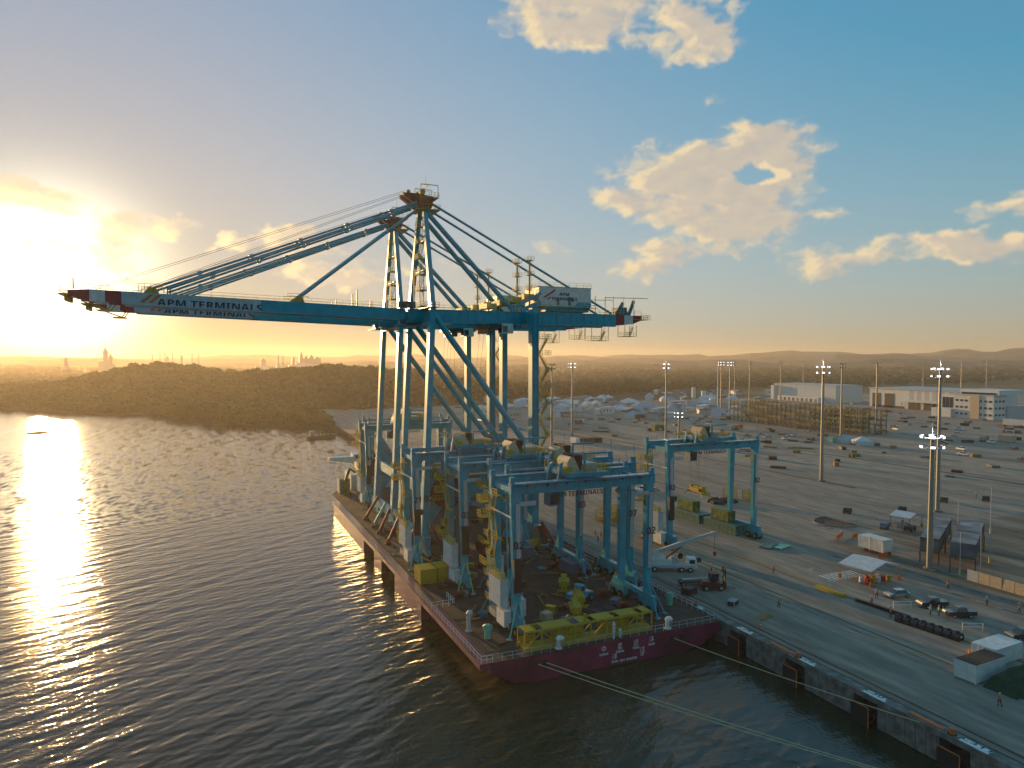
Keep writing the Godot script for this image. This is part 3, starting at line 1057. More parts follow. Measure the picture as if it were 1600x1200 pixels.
	for k in 28:
		var a0 := TAU * k / 28
		var a1 := TAU * (k + 1) / 28
		b.bar(Vector3(-8.6 + 3.7 * cos(a0), 14.2 + 3.7 * sin(a0), 10.95), Vector3(-8.6 + 3.7 * cos(a1), 14.2 + 3.7 * sin(a1), 10.95), 0.85, 0.12)
	part("cable_reel", b, M.oxide, t)
	# platforms on the waterside leg
	b = MB.new()
	for y in [20.0, 12.6]:
		b.span(-12.6, -8.6, y, y + 0.08, 10.4, 12.0)
		b.rail([Vector3(-12.6, y, 12.0), Vector3(-8.6, y, 12.0)], 1.1, 0.7, 0.045)
	b.stair(Vector3(-9.0, 12.6, 11.2), Vector3(-12.0, 20.0, 11.2), 0.8, Vector3(0, 0, 1))
	part("leg_platform", b, M.yellow, t)
	write("02", 1.5, Vector3(-13.2, 13.0, 11.17), 0, M.navy, t, "leg_number")
	return t

func build_sts() -> void:
	var near := make_sts()
	var far := copy(near, Vector3(60.0, DECK, -194.5), 0, "teal ship-to-shore quay crane numbered 01, nearer the ship's white bridge")
	for o in far.get_children():
		if str(o.name).begins_with("leg_number"):
			if not shared.has("n01"): shared["n01"] = lettering("01", 1.5)
			o.mesh = shared["n01"]

# ---------------------------------------------------------------- yard gantries on tyres
func tyre_wheel(parent: Node, at: Vector3, r: float, w: float, hub: Material) -> void:
	var key := "tyre%.2f_%.2f" % [r, w]
	if not shared.has(key):
		var b := MB.new()
		b.tube(Vector3(-w / 2, 0, 0), Vector3(-w * 0.34, 0, 0), r * 0.86, r, 16)
		b.tube(Vector3(-w * 0.34, 0, 0), Vector3(w * 0.34, 0, 0), r, r, 16, false)
		b.tube(Vector3(w * 0.34, 0, 0), Vector3(w / 2, 0, 0), r, r * 0.86, 16)
		shared[key] = b.mesh()
		b = MB.new()
		b.tube(Vector3(-w * 0.53, 0, 0), Vector3(w * 0.53, 0, 0), r * 0.52, -1, 10)
		shared[key + "hub"] = b.mesh()
	var o := put("wheel", shared[key], M.rubber, parent)
	o.position = at
	put("rim", shared[key + "hub"], hub, o)

func make_rtg() -> Node3D:
	var t := thing("yard_gantry", "teal rubber-tyred yard gantry", "gantry crane", Vector3.ZERO, 0, "rubber-tyred yard gantries")
	var b: MB
	for s in [1, -1]:
		for x in [-1, 1]:
			b = MB.new()
			b.bar(Vector3(x * 12.7, 3.2, s * 4.3), Vector3(x * 12.9, 23.2, s * 4.3), 1.1, 0.95, 1.95 if x < 0 else 1.6, 1.0)
			var leg := part("leg", b, M.teal, t)
			b = MB.new()   # grey cable tray up the outer face
			var z: float = s * 4.3 + 0.53
			if s > 0:
				b.bar(Vector3(x * 12.7 + 0.1, 8.0 if x > 0 else 12.4, z + 0.1), Vector3(x * 12.9 + 0.15, 21.4, z + 0.1), 0.75, 0.14)
				b.span(x * 12.9 - x * 0.4, x * 12.9 - x * 3.4, 21.0, 21.7, z + 0.02, z + 0.2)
				part("cable_tray", b, M.light_grey, leg)
			if x < 0:
				b = MB.new()
				if s > 0:
					b.span(-13.5, -12.1, 6.9, 11.4, 4.84, 5.3)
					b.span(-13.7, -11.7, 11.42, 12.5, 4.84, 5.7)
				else:
					b.span(-14.0, -13.2, 10.5, 12.0, -4.9, -3.9)
				part("switch_cabinet", b, M.black, leg)
		# main girders
		b = MB.new()
		b.span(-13.9, 13.9, 22.9, 24.6, s * 4.3 - 0.55, s * 4.3 + 0.55)
		b.span(-13.9, 13.9, 24.6, 24.68, s * 4.3 - 0.75, s * 4.3 + 0.75)
		for k in 27:
			b.span(-13.4 + k, -13.34 + k, 22.9, 24.6, s * 4.3 - 0.6, s * 4.3 + 0.6)
		b.span(-13.9, -13.1, 24.6, 25.7, s * 4.3 - 0.3, s * 4.3 + 0.3)
		b.span(13.1, 13.9, 24.6, 25.7, s * 4.3 - 0.3, s * 4.3 + 0.3)
		b.bar(Vector3(-13.7, 25.6, s * 4.3), Vector3(-13.7, 27.6, s * 4.3), 0.08, 0.08)
		b.bar(Vector3(13.7, 25.6, s * 4.3), Vector3(13.7, 28.2, s * 4.3), 0.08, 0.08)
		var g := part("girder", b, M.teal, t)
		b = MB.new()
		b.rail([Vector3(-13.0, 24.68, s * 4.3 + s * 1.3), Vector3(13.0, 24.68, s * 4.3 + s * 1.3)], 1.05, 1.7, 0.03)
		b.span(-13.0, 13.0, 24.5, 24.58, s * 4.3 + s * 0.78, s * 4.3 + s * 1.35)
		part("walkway", b, M.teal_dark, g)
		if s > 0:
			write("APM TERMINALS", 0.8, Vector3(-1.6, 22.35, 4.9), 0, M.navy, g, "lettering", 1.1)
			b = MB.new()
			for k in 7:
				b.tube(Vector3(-11 + k * 3.6, 24.2, 4.9), Vector3(-11 + k * 3.6, 24.2, 5.15), 0.16, -1, 8)
			part("girder_lamp", b, M.black, g)
		# wheels
	for x in [-1, 1]:
		b = MB.new()
		b.span(x * 12.7 - 0.4, x * 12.7 + 0.4, 2.5, 3.3, -6.6, 6.6)
		part("sill_beam", b, M.teal, t)
		b = MB.new()
		b.span(x * 13.0 - 0.4, x * 13.0 + 0.4, 22.95, 23.8, -3.74, 3.74)
		part("end_tie", b, M.teal, t)
		for s in [1, -1]:
			b = MB.new()
			b.slab([Vector2(-0.5, 0.85), Vector2(0.5, 0.85), Vector2(0.5, 2.5), Vector2(-0.5, 2.5)], -2.0, 2.0)
			b.span(-0.3, 0.3, 0.5, 0.9, -1.7, 1.7)
			var bg := part("bogie", b, M.teal, t)
			bg.position = Vector3(x * 12.7, 0, s * 4.6)
			for q in [-1.25, 1.25]:
				tyre_wheel(bg, Vector3(0.75, 0.78, q), 0.78, 0.5, M.yellow)
				tyre_wheel(bg, Vector3(-0.75, 0.78, q), 0.78, 0.5, M.yellow)
	b = MB.new()
	b.bar(Vector3(-13.75, 19.2, -4.6), Vector3(-13.75, 19.2, 4.6), 0.22, 0.22)
	part("tie_bar", b, M.white, t)
	b = MB.new()
	b.bar(Vector3(13.6, 20.6, -4.6), Vector3(13.6, 20.6, 4.6), 0.2, 0.2)
	part("tie_bar", b, M.teal, t)
	# electrical house and power cabinet on the sill
	b = MB.new()
	b.span(-14.9, -13.5, 4.0, 8.4, -2.4, 2.8)
	for k in 10:
		b.span(-14.94, -14.9, 4.1, 8.3, -2.3 + k * 0.52, -2.1 + k * 0.52)
	for k in 3:
		b.span(-14.75 + k * 0.45, -14.6 + k * 0.45, 4.1, 8.3, 2.8, 2.84)
	var eh := part("electrical_house", b, M.white, t)
	b = MB.new()
	b.span(-15.0, -13.4, 8.4, 8.5, -2.5, 2.9)
	part("roof", b, M.light_grey, eh)
	b = MB.new()
	b.rail([Vector3(-15, 8.5, 2.8), Vector3(-15, 8.5, -2.4), Vector3(-13.5, 8.5, -2.4)], 1.1, 0.9, 0.045)
	b.span(-15.4, -14.0, 9.6, 9.7, -5.4, -2.6)
	b.rail([Vector3(-15.4, 9.7, -5.4), Vector3(-15.4, 9.7, -2.6)], 1.1, 0.7, 0.06)
	part("roof_railing", b, M.yellow, eh)
	b = MB.new()
	for k in 4:
		b.span(-14.6, -13.9, 8.5, 9.2 + 0.3 * (k % 2), -1.9 + k * 1.15, -1.1 + k * 1.15)
	part("cooling_unit", b, M.pale_yellow, eh)
	b = MB.new()
	b.span(-14.6, -13.3, 0.9, 3.5, 0.3, 3.6)
	part("power_cabinet", b, M.white, t)
	b = MB.new()
	b.span(-14.5, -13.4, 1.2, 2.4, -3.4, -0.4)
	part("generator", b, M.grey, t)
	# zigzag stairs and landings up the rear leg
	b = MB.new()
	var lv := [3.4, 7.2, 11.0, 14.8, 18.6, 22.0]
	for k in lv.size():
		b.span(-14.6, -13.75, lv[k], lv[k] + 0.08, -4.6 if k % 2 == 0 else -1.6, -2.6 if k % 2 == 0 else 0.6)
		b.rail([Vector3(-14.6, lv[k], -4.6 if k % 2 == 0 else -1.6), Vector3(-14.6, lv[k], -2.6 if k % 2 == 0 else 0.6)], 1.1, 0.8, 0.05)
		if k < lv.size() - 1:
			b.stair(Vector3(-14.2, lv[k], -2.8 if k % 2 == 0 else -1.4), Vector3(-14.2, lv[k + 1], -1.4 if k % 2 == 0 else -2.8), 0.75, Vector3(1, 0, 0))
	part("stairs", b, M.yellow, t)
	b = MB.new()
	for y in [20.2, 17.6]:
		b.span(-15.8, -14.0, y, y + 0.1, -5.6, -3.6)
		b.rail([Vector3(-14, y, -3.6), Vector3(-15.8, y, -3.6), Vector3(-15.8, y, -5.6), Vector3(-14, y, -5.6)], 1.2, 0.6, 0.06)
	b.span(-12.0, -10.6, 20.4, 20.5, -5.0, -3.6)
	b.rail([Vector3(-12, 20.5, -3.6), Vector3(-10.6, 20.5, -3.6)], 1.0, 0.6, 0.05)
	b.span(10.4, 11.9, 20.0, 20.1, 3.6, 5.0)
	b.rail([Vector3(10.4, 20.1, 5.0), Vector3(11.9, 20.1, 5.0)], 1.1, 0.5, 0.06)
	part("service_platform", b, M.yellow, t)
	# trolley
	b = MB.new()
	for s in [1, -1]:
		b.span(-3.2, 4.6, 24.9, 25.5, s * 4.3 - 0.4, s * 4.3 + 0.4)
	for x in [-3.0, 0.6, 4.2]:
		b.span(x - 0.25, x + 0.25, 25.0, 25.5, -3.9, 3.9)
	b.span(-3.2, 4.6, 25.5, 25.6, -4.6, 4.6)
	var tr := part("trolley", b, M.teal, t)
	b = MB.new()
	for k in 5:
		b.bar(Vector3(-4.6 + k * 0.5, 24.0, 3.0 - k * 0.7), Vector3(-4.0 + k * 0.5, 27.2, 3.0 - k * 0.7), 0.18, 0.3)
		b.bar(Vector3(-4.6 + k * 0.5, 24.0, -1.0 - k * 0.7), Vector3(-4.0 + k * 0.5, 26.6, -1.0 - k * 0.7), 0.18, 0.3)
	part("rope_guide", b, M.teal, tr)
	b = MB.new()
	b.slab([Vector2(-2.2, 25.6), Vector2(0.1, 25.6), Vector2(-0.3, 26.6), Vector2(-1.1, 28.0), Vector2(-1.7, 28.1), Vector2(-2.3, 27.4)], -1.6, 2.4)
	part("drum_cover", b, M.beige, tr)
	b = MB.new()
	b.span(-0.6, 1.0, 25.6, 28.2, -2.6, 1.6)
	part("machinery_cabinet", b, M.brown, tr)
	b = MB.new()
	b.span(1.6, 4.0, 25.6, 26.7, -2.8, 1.4)
	part("drive_motor", b, M.light_grey, tr)
	b = MB.new()
	b.rail([Vector3(-0.8, 25.6, 4.6), Vector3(4.6, 25.6, 4.6), Vector3(4.6, 25.6, -4.6), Vector3(-3.2, 25.6, -4.6)], 1.2, 0.55, 0.05)
	b.rail([Vector3(0.4, 25.6, 3.0), Vector3(4.2, 25.6, 3.0)], 1.0, 0.5, 0.05)
	b.tube(Vector3(-2.6, 25.9, 2.6), Vector3(-2.6, 25.9, 3.6), 0.75, -1, 12)
	part("trolley_railing", b, M.yellow, tr)
	b = MB.new()
	b.bar(Vector3(0.9, 25.6, 2.6), Vector3(0.9, 28.6, 2.6), 0.3, 0.3)
	b.bar(Vector3(0.7, 28.6, 2.6), Vector3(5.4, 28.6, 2.6), 0.25, 0.35)
	part("jib_crane", b, M.teal, tr)
	b = MB.new()
	b.span(-6.2, -4.2, 20.2, 22.4, 1.2, 3.4)
	b.bar(Vector3(-5.2, 22.4, 2.3), Vector3(-3.0, 25.0, 2.3), 0.3, 0.3)
	var cab := part("operator_cab", b, M.teal_dark, tr)
	b = MB.new()
	b.span(-6.0, -4.4, 20.5, 21.9, 3.4, 3.45)
	part("window", b, M.glass, cab)
	return t

func add_tiedowns(t: Node3D) -> void:
	for x in [-1, 1]:
		for s in [1, -1]:
			var b := MB.new()
			b.bar(Vector3(x * 12.9, 5.2, s * 4.9), Vector3(x * 14.9, 0.1, s * 6.6), 0.22, 0.22)
			b.bar(Vector3(x * 12.5, 5.2, s * 5.0), Vector3(x * 12.3, 0.1, s * 8.2), 0.22, 0.22)
			b.box(Vector3(x * 14.9, 0.08, s * 6.6), Vector3(0.8, 0.14, 0.8))
			b.box(Vector3(x * 12.3, 0.08, s * 8.2), Vector3(0.8, 0.14, 0.8))
			part("tie_down_strut", b, M.teal if s * x > 0 else M.mint, t)

func spreader(label: String, at: Vector3, turn: float, ropes: float) -> void:
	var t := thing("spreader", label, "spreader", at, turn, "yellow container spreaders")
	var b := MB.new()
	b.span(-3.0, 3.0, 0.5, 0.95, -0.55, -0.15)
	b.span(-3.0, 3.0, 0.5, 0.95, 0.15, 0.55)
	part("main_beam", b, M.yellow, t)
	for x in [-3.0, 3.0]:
		b = MB.new()
		b.span(x - 0.18, x + 0.18, 0.35, 0.75, -1.25, 1.25)
		for z in [-1.2, 1.2]:
			b.bar(Vector3(x, 0.4, z), Vector3(x + signf(x) * 0.5, -0.25, z * 1.1), 0.12, 0.2)
		part("end_beam", b, M.yellow, t)
	b = MB.new()
	b.span(-1.7, 1.7, 1.0, 1.7, -1.0, 1.0)
	for x in [-1.5, -0.5, 0.5, 1.5]:
		b.tube(Vector3(x, 1.75, -0.5), Vector3(x, 1.75, 0.5), 0.42, -1, 12)
	b.span(-2.4, -1.8, 1.0, 2.2, -0.6, 0.6)
	b.span(1.8, 2.4, 1.0, 2.2, -0.6, 0.6)
	part("head_block", b, M.yellow, t)
	if ropes > 0:
		for x in [-1.5, -0.9, 0.9, 1.5]:
			for z in [-0.45, 0.45]:
				b = MB.new()
				b.bar(Vector3(x, 1.8, z), Vector3(x * 1.7, ropes, z * 4.0), 0.05, 0.05)
				part("hoist_rope", b, M.wire, t)

func build_rtgs() -> void:
	var r0 := make_rtg()
	# the gantry out on the quay keeps its tyres on the ground
	r0.position = Vector3(113.6, DECK, -142.6)
	r0.set_meta("label", "teal yard gantry standing on the quay above dark green containers")
	number(r0, "02")
	spreader("yellow spreader hanging on ropes under the quay gantry", Vector3(112.6, DECK + 11.2, -143.0), PI / 2, 13.4)
	var r1 := copy(r0, Vector3(59.2, DECK, -109.4), 0, "teal yard gantry numbered 02, standing right behind the yellow stern frame")
	add_tiedowns(r1)
	var list := [
		[64.0, -122.6, "07", "teal yard gantry numbered 07, set inland between gantries 02 and 03 on deck"],
		[59.0, -134.0, "03", "teal yard gantry numbered 03 on the ship's deck"],
		[54.6, -152.2, "21", "teal yard gantry numbered 21, in front of the quay cranes on deck"],
		[58.5, -219.0, "04", "teal yard gantry by the bow, in front of the last one"],
		[62.5, -233.0, "05", "teal yard gantry farthest up the ship, beside the bridge"],
	]
	for q in list:
		var r := copy(r1, Vector3(q[0], DECK, q[1]), 0, q[3])
		number(r, q[2])

func number(t: Node3D, no: String) -> void:
	for o in t.get_children():
		if str(o.name).begins_with("leg_number"):
			t.remove_child(o)
			o.free()
	write(no, 1.25, Vector3(-12.65, 14.6, 5.12), 0, M.navy, t, "leg_number")
	write(no, 1.25, Vector3(12.95, 14.6, 5.12), 0, M.navy, t, "leg_number")

# ---------------------------------------------------------------- the heavy-lift ship
func hull_shape() -> MB:
	# rings of the hull from the stern (towards the camera) to the bow
	var b := MB.new()
	var rings := []
	for q in [[-96.0, 0.0, 0.0], [-99.5, 0.0, -1.6], [-104.0, 0.0, -3.0], [-215.0, 0.0, -3.0], [-238.0, 0.05, -3.0], [-256.0, 0.35, -2.6], [-266.0, 0.75, -1.0]]:
		var k: float = q[1]
		var x0 := lerpf(38.4, 59.5, k)
		var x1 := lerpf(80.5, 59.5, k)
		var low: float = q[2]
		var r := minf(5.0, (x1 - x0) * 0.3)
		rings.append([Vector3(x0, 3.98, q[0]), Vector3(x0, 2.4, q[0]), Vector3(x0 + r * 0.75, 0.35 + low * 0.5, q[0]), Vector3(x0 + r * 2.0, -0.3 + low, q[0]), Vector3(x1 - r * 2.0, -0.3 + low, q[0]), Vector3(x1 - r * 0.75, 0.6 + low * 0.5, q[0]), Vector3(x1, 2.6, q[0]), Vector3(x1, 3.98, q[0])])
	for i in rings.size() - 1:
		for j in 7:
			b.quad(rings[i][j], rings[i + 1][j], rings[i + 1][j + 1], rings[i][j + 1])
	for e in [0, rings.size() - 1]:
		for j in range(1, 7):
			if e == 0: b.tri(rings[0][0], rings[0][j + 1], rings[0][j])
			else: b.tri(rings[e][0], rings[e][j], rings[e][j + 1])
	return b

func build_ship() -> void:
	var t := thing("heavy_lift_ship", "long pink heavy-lift deck ship moored at the quay, carrying teal cranes", "ship", Vector3.ZERO)
	var hull := part("hull", hull_shape(), M.hull, t)
	var b: MB
	# broad sponsons on the water side, with gaps between them
	for q in [[-224.0, -178.5], [-166.8, -159.2], [-147.0, -127.0]]:
		b = MB.new()
		b.span(36.7, 38.38, -1.5, 3.2, q[0], q[1])
		part("sponson", b, M.hull_side, t)
	b = MB.new()
	b.span(36.6, 38.6, 3.2, 4.06, -226, -96.05)
	part("deck_edge", b, M.hull_side, t)
	b = MB.new()
	var outline := [Vector3(38.5, 4.0, -96.0), Vector3(80.5, 4.0, -96.0), Vector3(80.5, 4.0, -238), Vector3(73, 4.0, -256), Vector3(64, 4.0, -266), Vector3(55, 4.0, -266), Vector3(46, 4.0, -256), Vector3(38.5, 4.0, -238)]
	for i in range(1, outline.size() - 1):
		b.tri(outline[0], outline[i + 1], outline[i])
	var deck := part("deck", b, M.deck, t)
	# deck plating seams, lashing strips
	b = MB.new()
	for k in 10:
		b.span(42.0 + k * 4.1, 42.12 + k * 4.1, 4.0, 4.03, -236, -97)
	for k in 11:
		b.span(38.8, 80.2, 4.0, 4.026, -100 - k * 12.4, -99.85 - k * 12.4)
	part("deck_seams", b, M.rust, deck)
	# railings of white pipe
	b = MB.new()
	b.rail([Vector3(38.7, 4.0, -96.2), Vector3(80.3, 4.0, -96.2)], 1.15, 1.55, 0.028)
	part("stern_railing", b, M.light_grey, t)
	b = MB.new()
	b.rail([Vector3(36.9, 4.05, -96.2), Vector3(36.9, 4.05, -132.0)], 1.15, 1.55, 0.028)
	b.rail([Vector3(36.9, 4.05, -96.2), Vector3(38.7, 4.0, -96.2)], 1.15, 0.9, 0.045)
	b.rail([Vector3(41.4, 4.0, -126.0), Vector3(41.4, 4.0, -121.5), Vector3(37.0, 4.0, -121.5)], 1.15, 1.1, 0.045)
	part("port_railing", b, M.white, t)
	b = MB.new()
	b.rail([Vector3(36.9, 4.05, -134.0), Vector3(36.9, 4.05, -222.0)], 0.9, 3.0, 0.04)
	part("port_railing", b, M.grey, t)
	b = MB.new()
	b.rail([Vector3(80.2, 4.0, -97.0), Vector3(80.2, 4.0, -150.0)], 1.25, 1.5, 0.05)
	part("starboard_railing", b, M.light_grey, t)
	# hawse holes with dark plates
	for x in [45.6, 47.2, 70.6, 72.6]:
		b = MB.new()
		b.span(x - 0.42, x + 0.42, 2.2, 3.05, -95.98, -95.94)
		part("hawse_hole", b, M.black, t)
		b = MB.new()
		b.span(x - 0.2, x + 0.12, 0.9, 2.2, -95.97, -95.95)
		part("rust_streak", b, M.rust, t)
	# the name in white strokes
	for q in [[57.6, 2.75, 0], [60.6, 2.75, 1], [63.6, 2.85, 2], [66.6, 2.95, 3], [59.6, 1.25, 3], [64.8, 1.45, 4]]:
		glyph(t, Vector3(q[0], q[1], -95.93), q[2])
	for q in [["ZHONG", 57.6, 2.1], ["SHENG", 60.6, 2.1], ["YUAN", 63.6, 2.2], ["YANG", 66.6, 2.3], ["YANG", 59.6, 0.62], ["FU", 64.8, 0.85]]:
		write(q[0], 0.34, Vector3(q[1], q[2], -95.95), 0, M.white, t, "name_lettering")
	write("IMO NUMBER", 0.36, Vector3(62.2, 0.6, -95.95), 0, M.white, t, "name_lettering")
	# bridge and forecastle at the bow
	b = MB.new()
	b.span(46.0, 73.0, 4.0, 9.0, -256.0, -244.0)
	b.span(49.0, 70.0, 9.0, 13.2, -254.0, -245.5)
	var sup := part("superstructure", b, M.white, t)
	b = MB.new()
	b.span(47.5, 71.5, 13.2, 15.8, -253.0, -246.5)
	b.slab([Vector2(39.2, 14.0), Vector2(47.5, 12.6), Vector2(47.5, 14.9), Vector2(39.2, 14.9)], -250.5, -247.2)
	b.slab([Vector2(71.5, 12.6), Vector2(79.5, 14.0), Vector2(79.5, 14.9), Vector2(71.5, 14.9)], -250.5, -247.2)
	var br := part("bridge", b, M.white, sup)
	b = MB.new()
	b.span(48.0, 71.0, 14.3, 15.4, -246.48, -246.42)
	part("bridge_window", b, M.glass, br)
	b = MB.new()
	b.rail([Vector3(39.4, 14.9, -247.3), Vector3(47.4, 14.9, -247.3)], 1.2, 1.6, 0.06)
	part("wing_railing", b, M.white, br)
	b = MB.new()
	b.bar(Vector3(60, 15.8, -250), Vector3(60, 24.0, -250), 0.5, 0.5)
	b.bar(Vector3(57.5, 21.0, -250), Vector3(62.5, 21.0, -250), 0.25, 0.25)
	part("bridge_mast", b, M.white, br)
	b = MB.new()
	b.span(41.0, 44.5, 4.0, 8.8, -243.0, -238.0)
	part("funnel_house", b, M.grey, t)
	b = MB.new()
	b.bar(Vector3(42.5, 8.0, -236.5), Vector3(44.0, 12.5, -236.5), 0.9, 0.9)
	b.bar(Vector3(44.0, 12.5, -236.5), Vector3(46.0, 11.0, -236.5), 0.6, 0.6)
	b.span(41.8, 43.6, 4.0, 8.2, -237.4, -235.6)
	part("deck_crane", b, M.olive, t)
	# mooring ropes
	for q in [[Vector3(46, 2.6, -95.9), Vector3(83.0, 1.2, -40.0), 3.2], [Vector3(47.4, 2.6, -95.9), Vector3(83.6, 1.5, -38.0), 3.0], [Vector3(71.0, 2.6, -95.9), Vector3(81.4, 3.9, -58.0), 1.2]]:
		b = MB.new()
		var prev: Vector3 = q[0]
		for k in 24:
			var f := (k + 1) / 24.0
			var p: Vector3 = q[0].lerp(q[1], f) - Vector3(0, q[2] * 4.0 * f * (1 - f) * 0.25, 0)
			b.tube(prev, p, 0.06, -1, 5, false)
			prev = p
		var r := part("mooring_rope", b, M.rope, self)
		r.name = numbered("mooring_line")
		tag(r, ("pale mooring rope from the hawse hole nearer the ship's portside corner" if q[2] > 3.1 else "pale mooring rope from the hawse hole nearer the ship's name") if q[2] > 2 else "pale mooring rope close along the quay wall", "rope", "mooring ropes")

func glyph(parent: Node, at: Vector3, kind: int) -> void:
	# strokes of one painted character
	var b := MB.new()
	var sets := [
		[[-0.35, 0.1, 0.35, 0.1], [-0.35, 0.5, 0.35, 0.5], [-0.35, 0.1, -0.35, 0.5], [0.35, 0.1, 0.35, 0.5], [0, -0.3, 0, 0.8]],
		[[-0.4, 0.6, 0.4, 0.6], [-0.3, 0.35, 0.3, 0.35], [-0.4, 0.0, 0.4, 0.0], [0.0, 0.0, 0.0, 0.8], [-0.4, -0.2, 0.4, -0.2], [-0.3, 0.0, -0.3, 0.35]],
		[[-0.4, 0.5, -0.25, 0.5], [-0.35, 0.5, -0.35, -0.1], [-0.1, 0.6, 0.4, 0.6], [-0.15, 0.3, 0.45, 0.3], [0.0, 0.3, -0.15, -0.05], [0.2, 0.3, 0.3, -0.05], [-0.4, -0.25, 0.45, -0.2]],
		[[-0.4, 0.6, -0.3, 0.5], [-0.42, 0.3, -0.32, 0.2], [-0.42, -0.2, -0.28, 0.05], [-0.1, 0.55, 0.4, 0.55], [-0.05, 0.3, 0.35, 0.3], [-0.15, 0.05, 0.45, 0.05], [0.15, 0.55, 0.15, -0.25]],
		[[-0.35, 0.7, -0.35, -0.3], [-0.05, 0.65, 0.4, 0.65], [0.0, 0.45, 0.35, 0.45], [-0.05, 0.2, 0.4, 0.2], [-0.05, 0.2, -0.05, -0.3], [0.4, 0.2, 0.4, -0.3], [-0.05, -0.3, 0.4, -0.3], [0.17, 0.2, 0.17, -0.3]]]
	for s in sets[kind]:
		b.bar(at + Vector3(s[0], s[1], 0), at + Vector3(s[2], s[3], 0), 0.04, 0.11)
	part("name_character", b, M.white, parent)

func gooseneck(label: String, at: Vector3, h: float, mat: Material, turn := 0.0) -> void:
	var t := thing("deck_vent", label, "vent", at, turn, "ventilator pipes on deck")
	var b := MB.new()
	b.tube(Vector3(0, 0, 0), Vector3(0, h, 0), 0.34, -1, 12)
	b.tube(Vector3(0, 0, 0), Vector3(0, 0.12, 0), 0.6, -1, 12)
	part("pipe", b, mat, t)
	b = MB.new()
	b.tube(Vector3(-0.25, h, 0), Vector3(0.35, h + 0.35, 0), 0.42, 0.48, 12)
	b.tube(Vector3(0.3, h + 0.32, 0), Vector3(0.75, h + 0.05, 0), 0.46, 0.36, 12)
	part("hood", b, mat, t)

func mint_bollard(label: String, at: Vector3) -> void:
	var t := thing("deck_mushroom", label, "vent", at, 0, "mint green deck ventilators")
	var b := MB.new()
	b.tube(Vector3(0, 0, 0), Vector3(0, 1.5, 0), 0.5, 0.6, 14)
	part("pipe", b, M.mint, t)
	b = MB.new()
	b.tube(Vector3(0, 1.5, 0), Vector3(0, 2.0, 0), 0.85, 0.85, 14)
	b.tube(Vector3(0, 2.0, 0), Vector3(0, 2.25, 0), 0.85, 0.4, 14)
	part("cap", b, M.mint, t)

func lattice_frame() -> void:
	var t := thing("stern_lattice", "long yellow lattice frame with roof plates along the ship's stern", "steel frame", Vector3(56.2, DECK, -99.0), 0)
	var b: MB
	var hx := 11.6
	for y in [0.15, 2.9]:
		for z in [-1.3, 1.3]:
			b = MB.new()
			b.bar(Vector3(-hx, y, z), Vector3(hx, y, z), 0.26, 0.26)
			part("chord", b, M.yellow, t)
	for k in 9:
		var x := -hx + k * hx / 4.0
		for z in [-1.3, 1.3]:
			b = MB.new()
			b.bar(Vector3(x, 0.2, z), Vector3(x, 2.9, z), 0.2, 0.2)
			part("post", b, M.yellow, t)
			if k < 8:
				b = MB.new()
				var up := k % 2 == 0
				b.bar(Vector3(x, 0.3 if up else 2.8, z), Vector3(x + hx / 4.0, 2.8 if up else 0.3, z), 0.15, 0.15)
				part("diagonal", b, M.yellow, t)
	for q in [[-11.5, -9.6], [-8.4, -3.4], [-1.9, 0.0], [1.0, 4.4], [5.5, 9.0], [10.0, 11.5]]:
		b = MB.new()
		b.span(q[0], q[1], 3.05, 3.12, -1.35, 1.35)
		part("roof_plate", b, M.yellow, t)
	for k in 8:
		if k % 3 == 1: continue
		b = MB.new()
		b.span(-hx + k * 2.9 + 0.2, -hx + k * 2.9 + 2.6, 0.5, 1.5, -1.15, -1.08)
		part("back_plate", b, M.yellow, t)
	b = MB.new()
	b.span(-hx, hx, 0.28, 0.34, -1.2, 1.2)
	part("floor_plate", b, M.yellow, t)
	b = MB.new()
	b.bar(Vector3(-1.0, 3.1, 1.2), Vector3(-1.0, 4.4, 1.2), 0.4, 0.4)
	part("bracket", b, M.yellow, t)

func tarp_heap(label: String, at: Vector3, s: Vector3, mat: Material, turn: float, called := "tarpaulin_bundle", group := "") -> void:
	var t := put(called, heap_mesh(s, hash(label)), mat)
	t.position = at
	t.rotation.y = turn
	tag(t, label, "tarpaulin" if called == "tarpaulin_bundle" else "cargo", group)

func heap_mesh(s: Vector3, seed_: int) -> ArrayMesh:
	var f := FastNoiseLite.new()
	f.seed = seed_
	f.frequency = 0.35
	var b := MB.new()
	var n := 9
	var p := []
	for j in n + 1:
		var row := []
		for i in n + 1:
			var u := float(i) / n * 2 - 1
			var w := float(j) / n * 2 - 1
			var edge := maxf(absf(u), absf(w))
			var y := s.y * clampf((1.0 - edge) * 3.2, 0, 1) * (0.8 + 0.35 * f.get_noise_2d(u * 6, w * 6))
			row.append(Vector3(u * s.x / 2, y, w * s.z / 2))
		p.append(row)
	for j in n:
		for i in n:
			b.quad(p[j][i], p[j + 1][i], p[j + 1][i + 1], p[j][i + 1])
	return b.mesh()

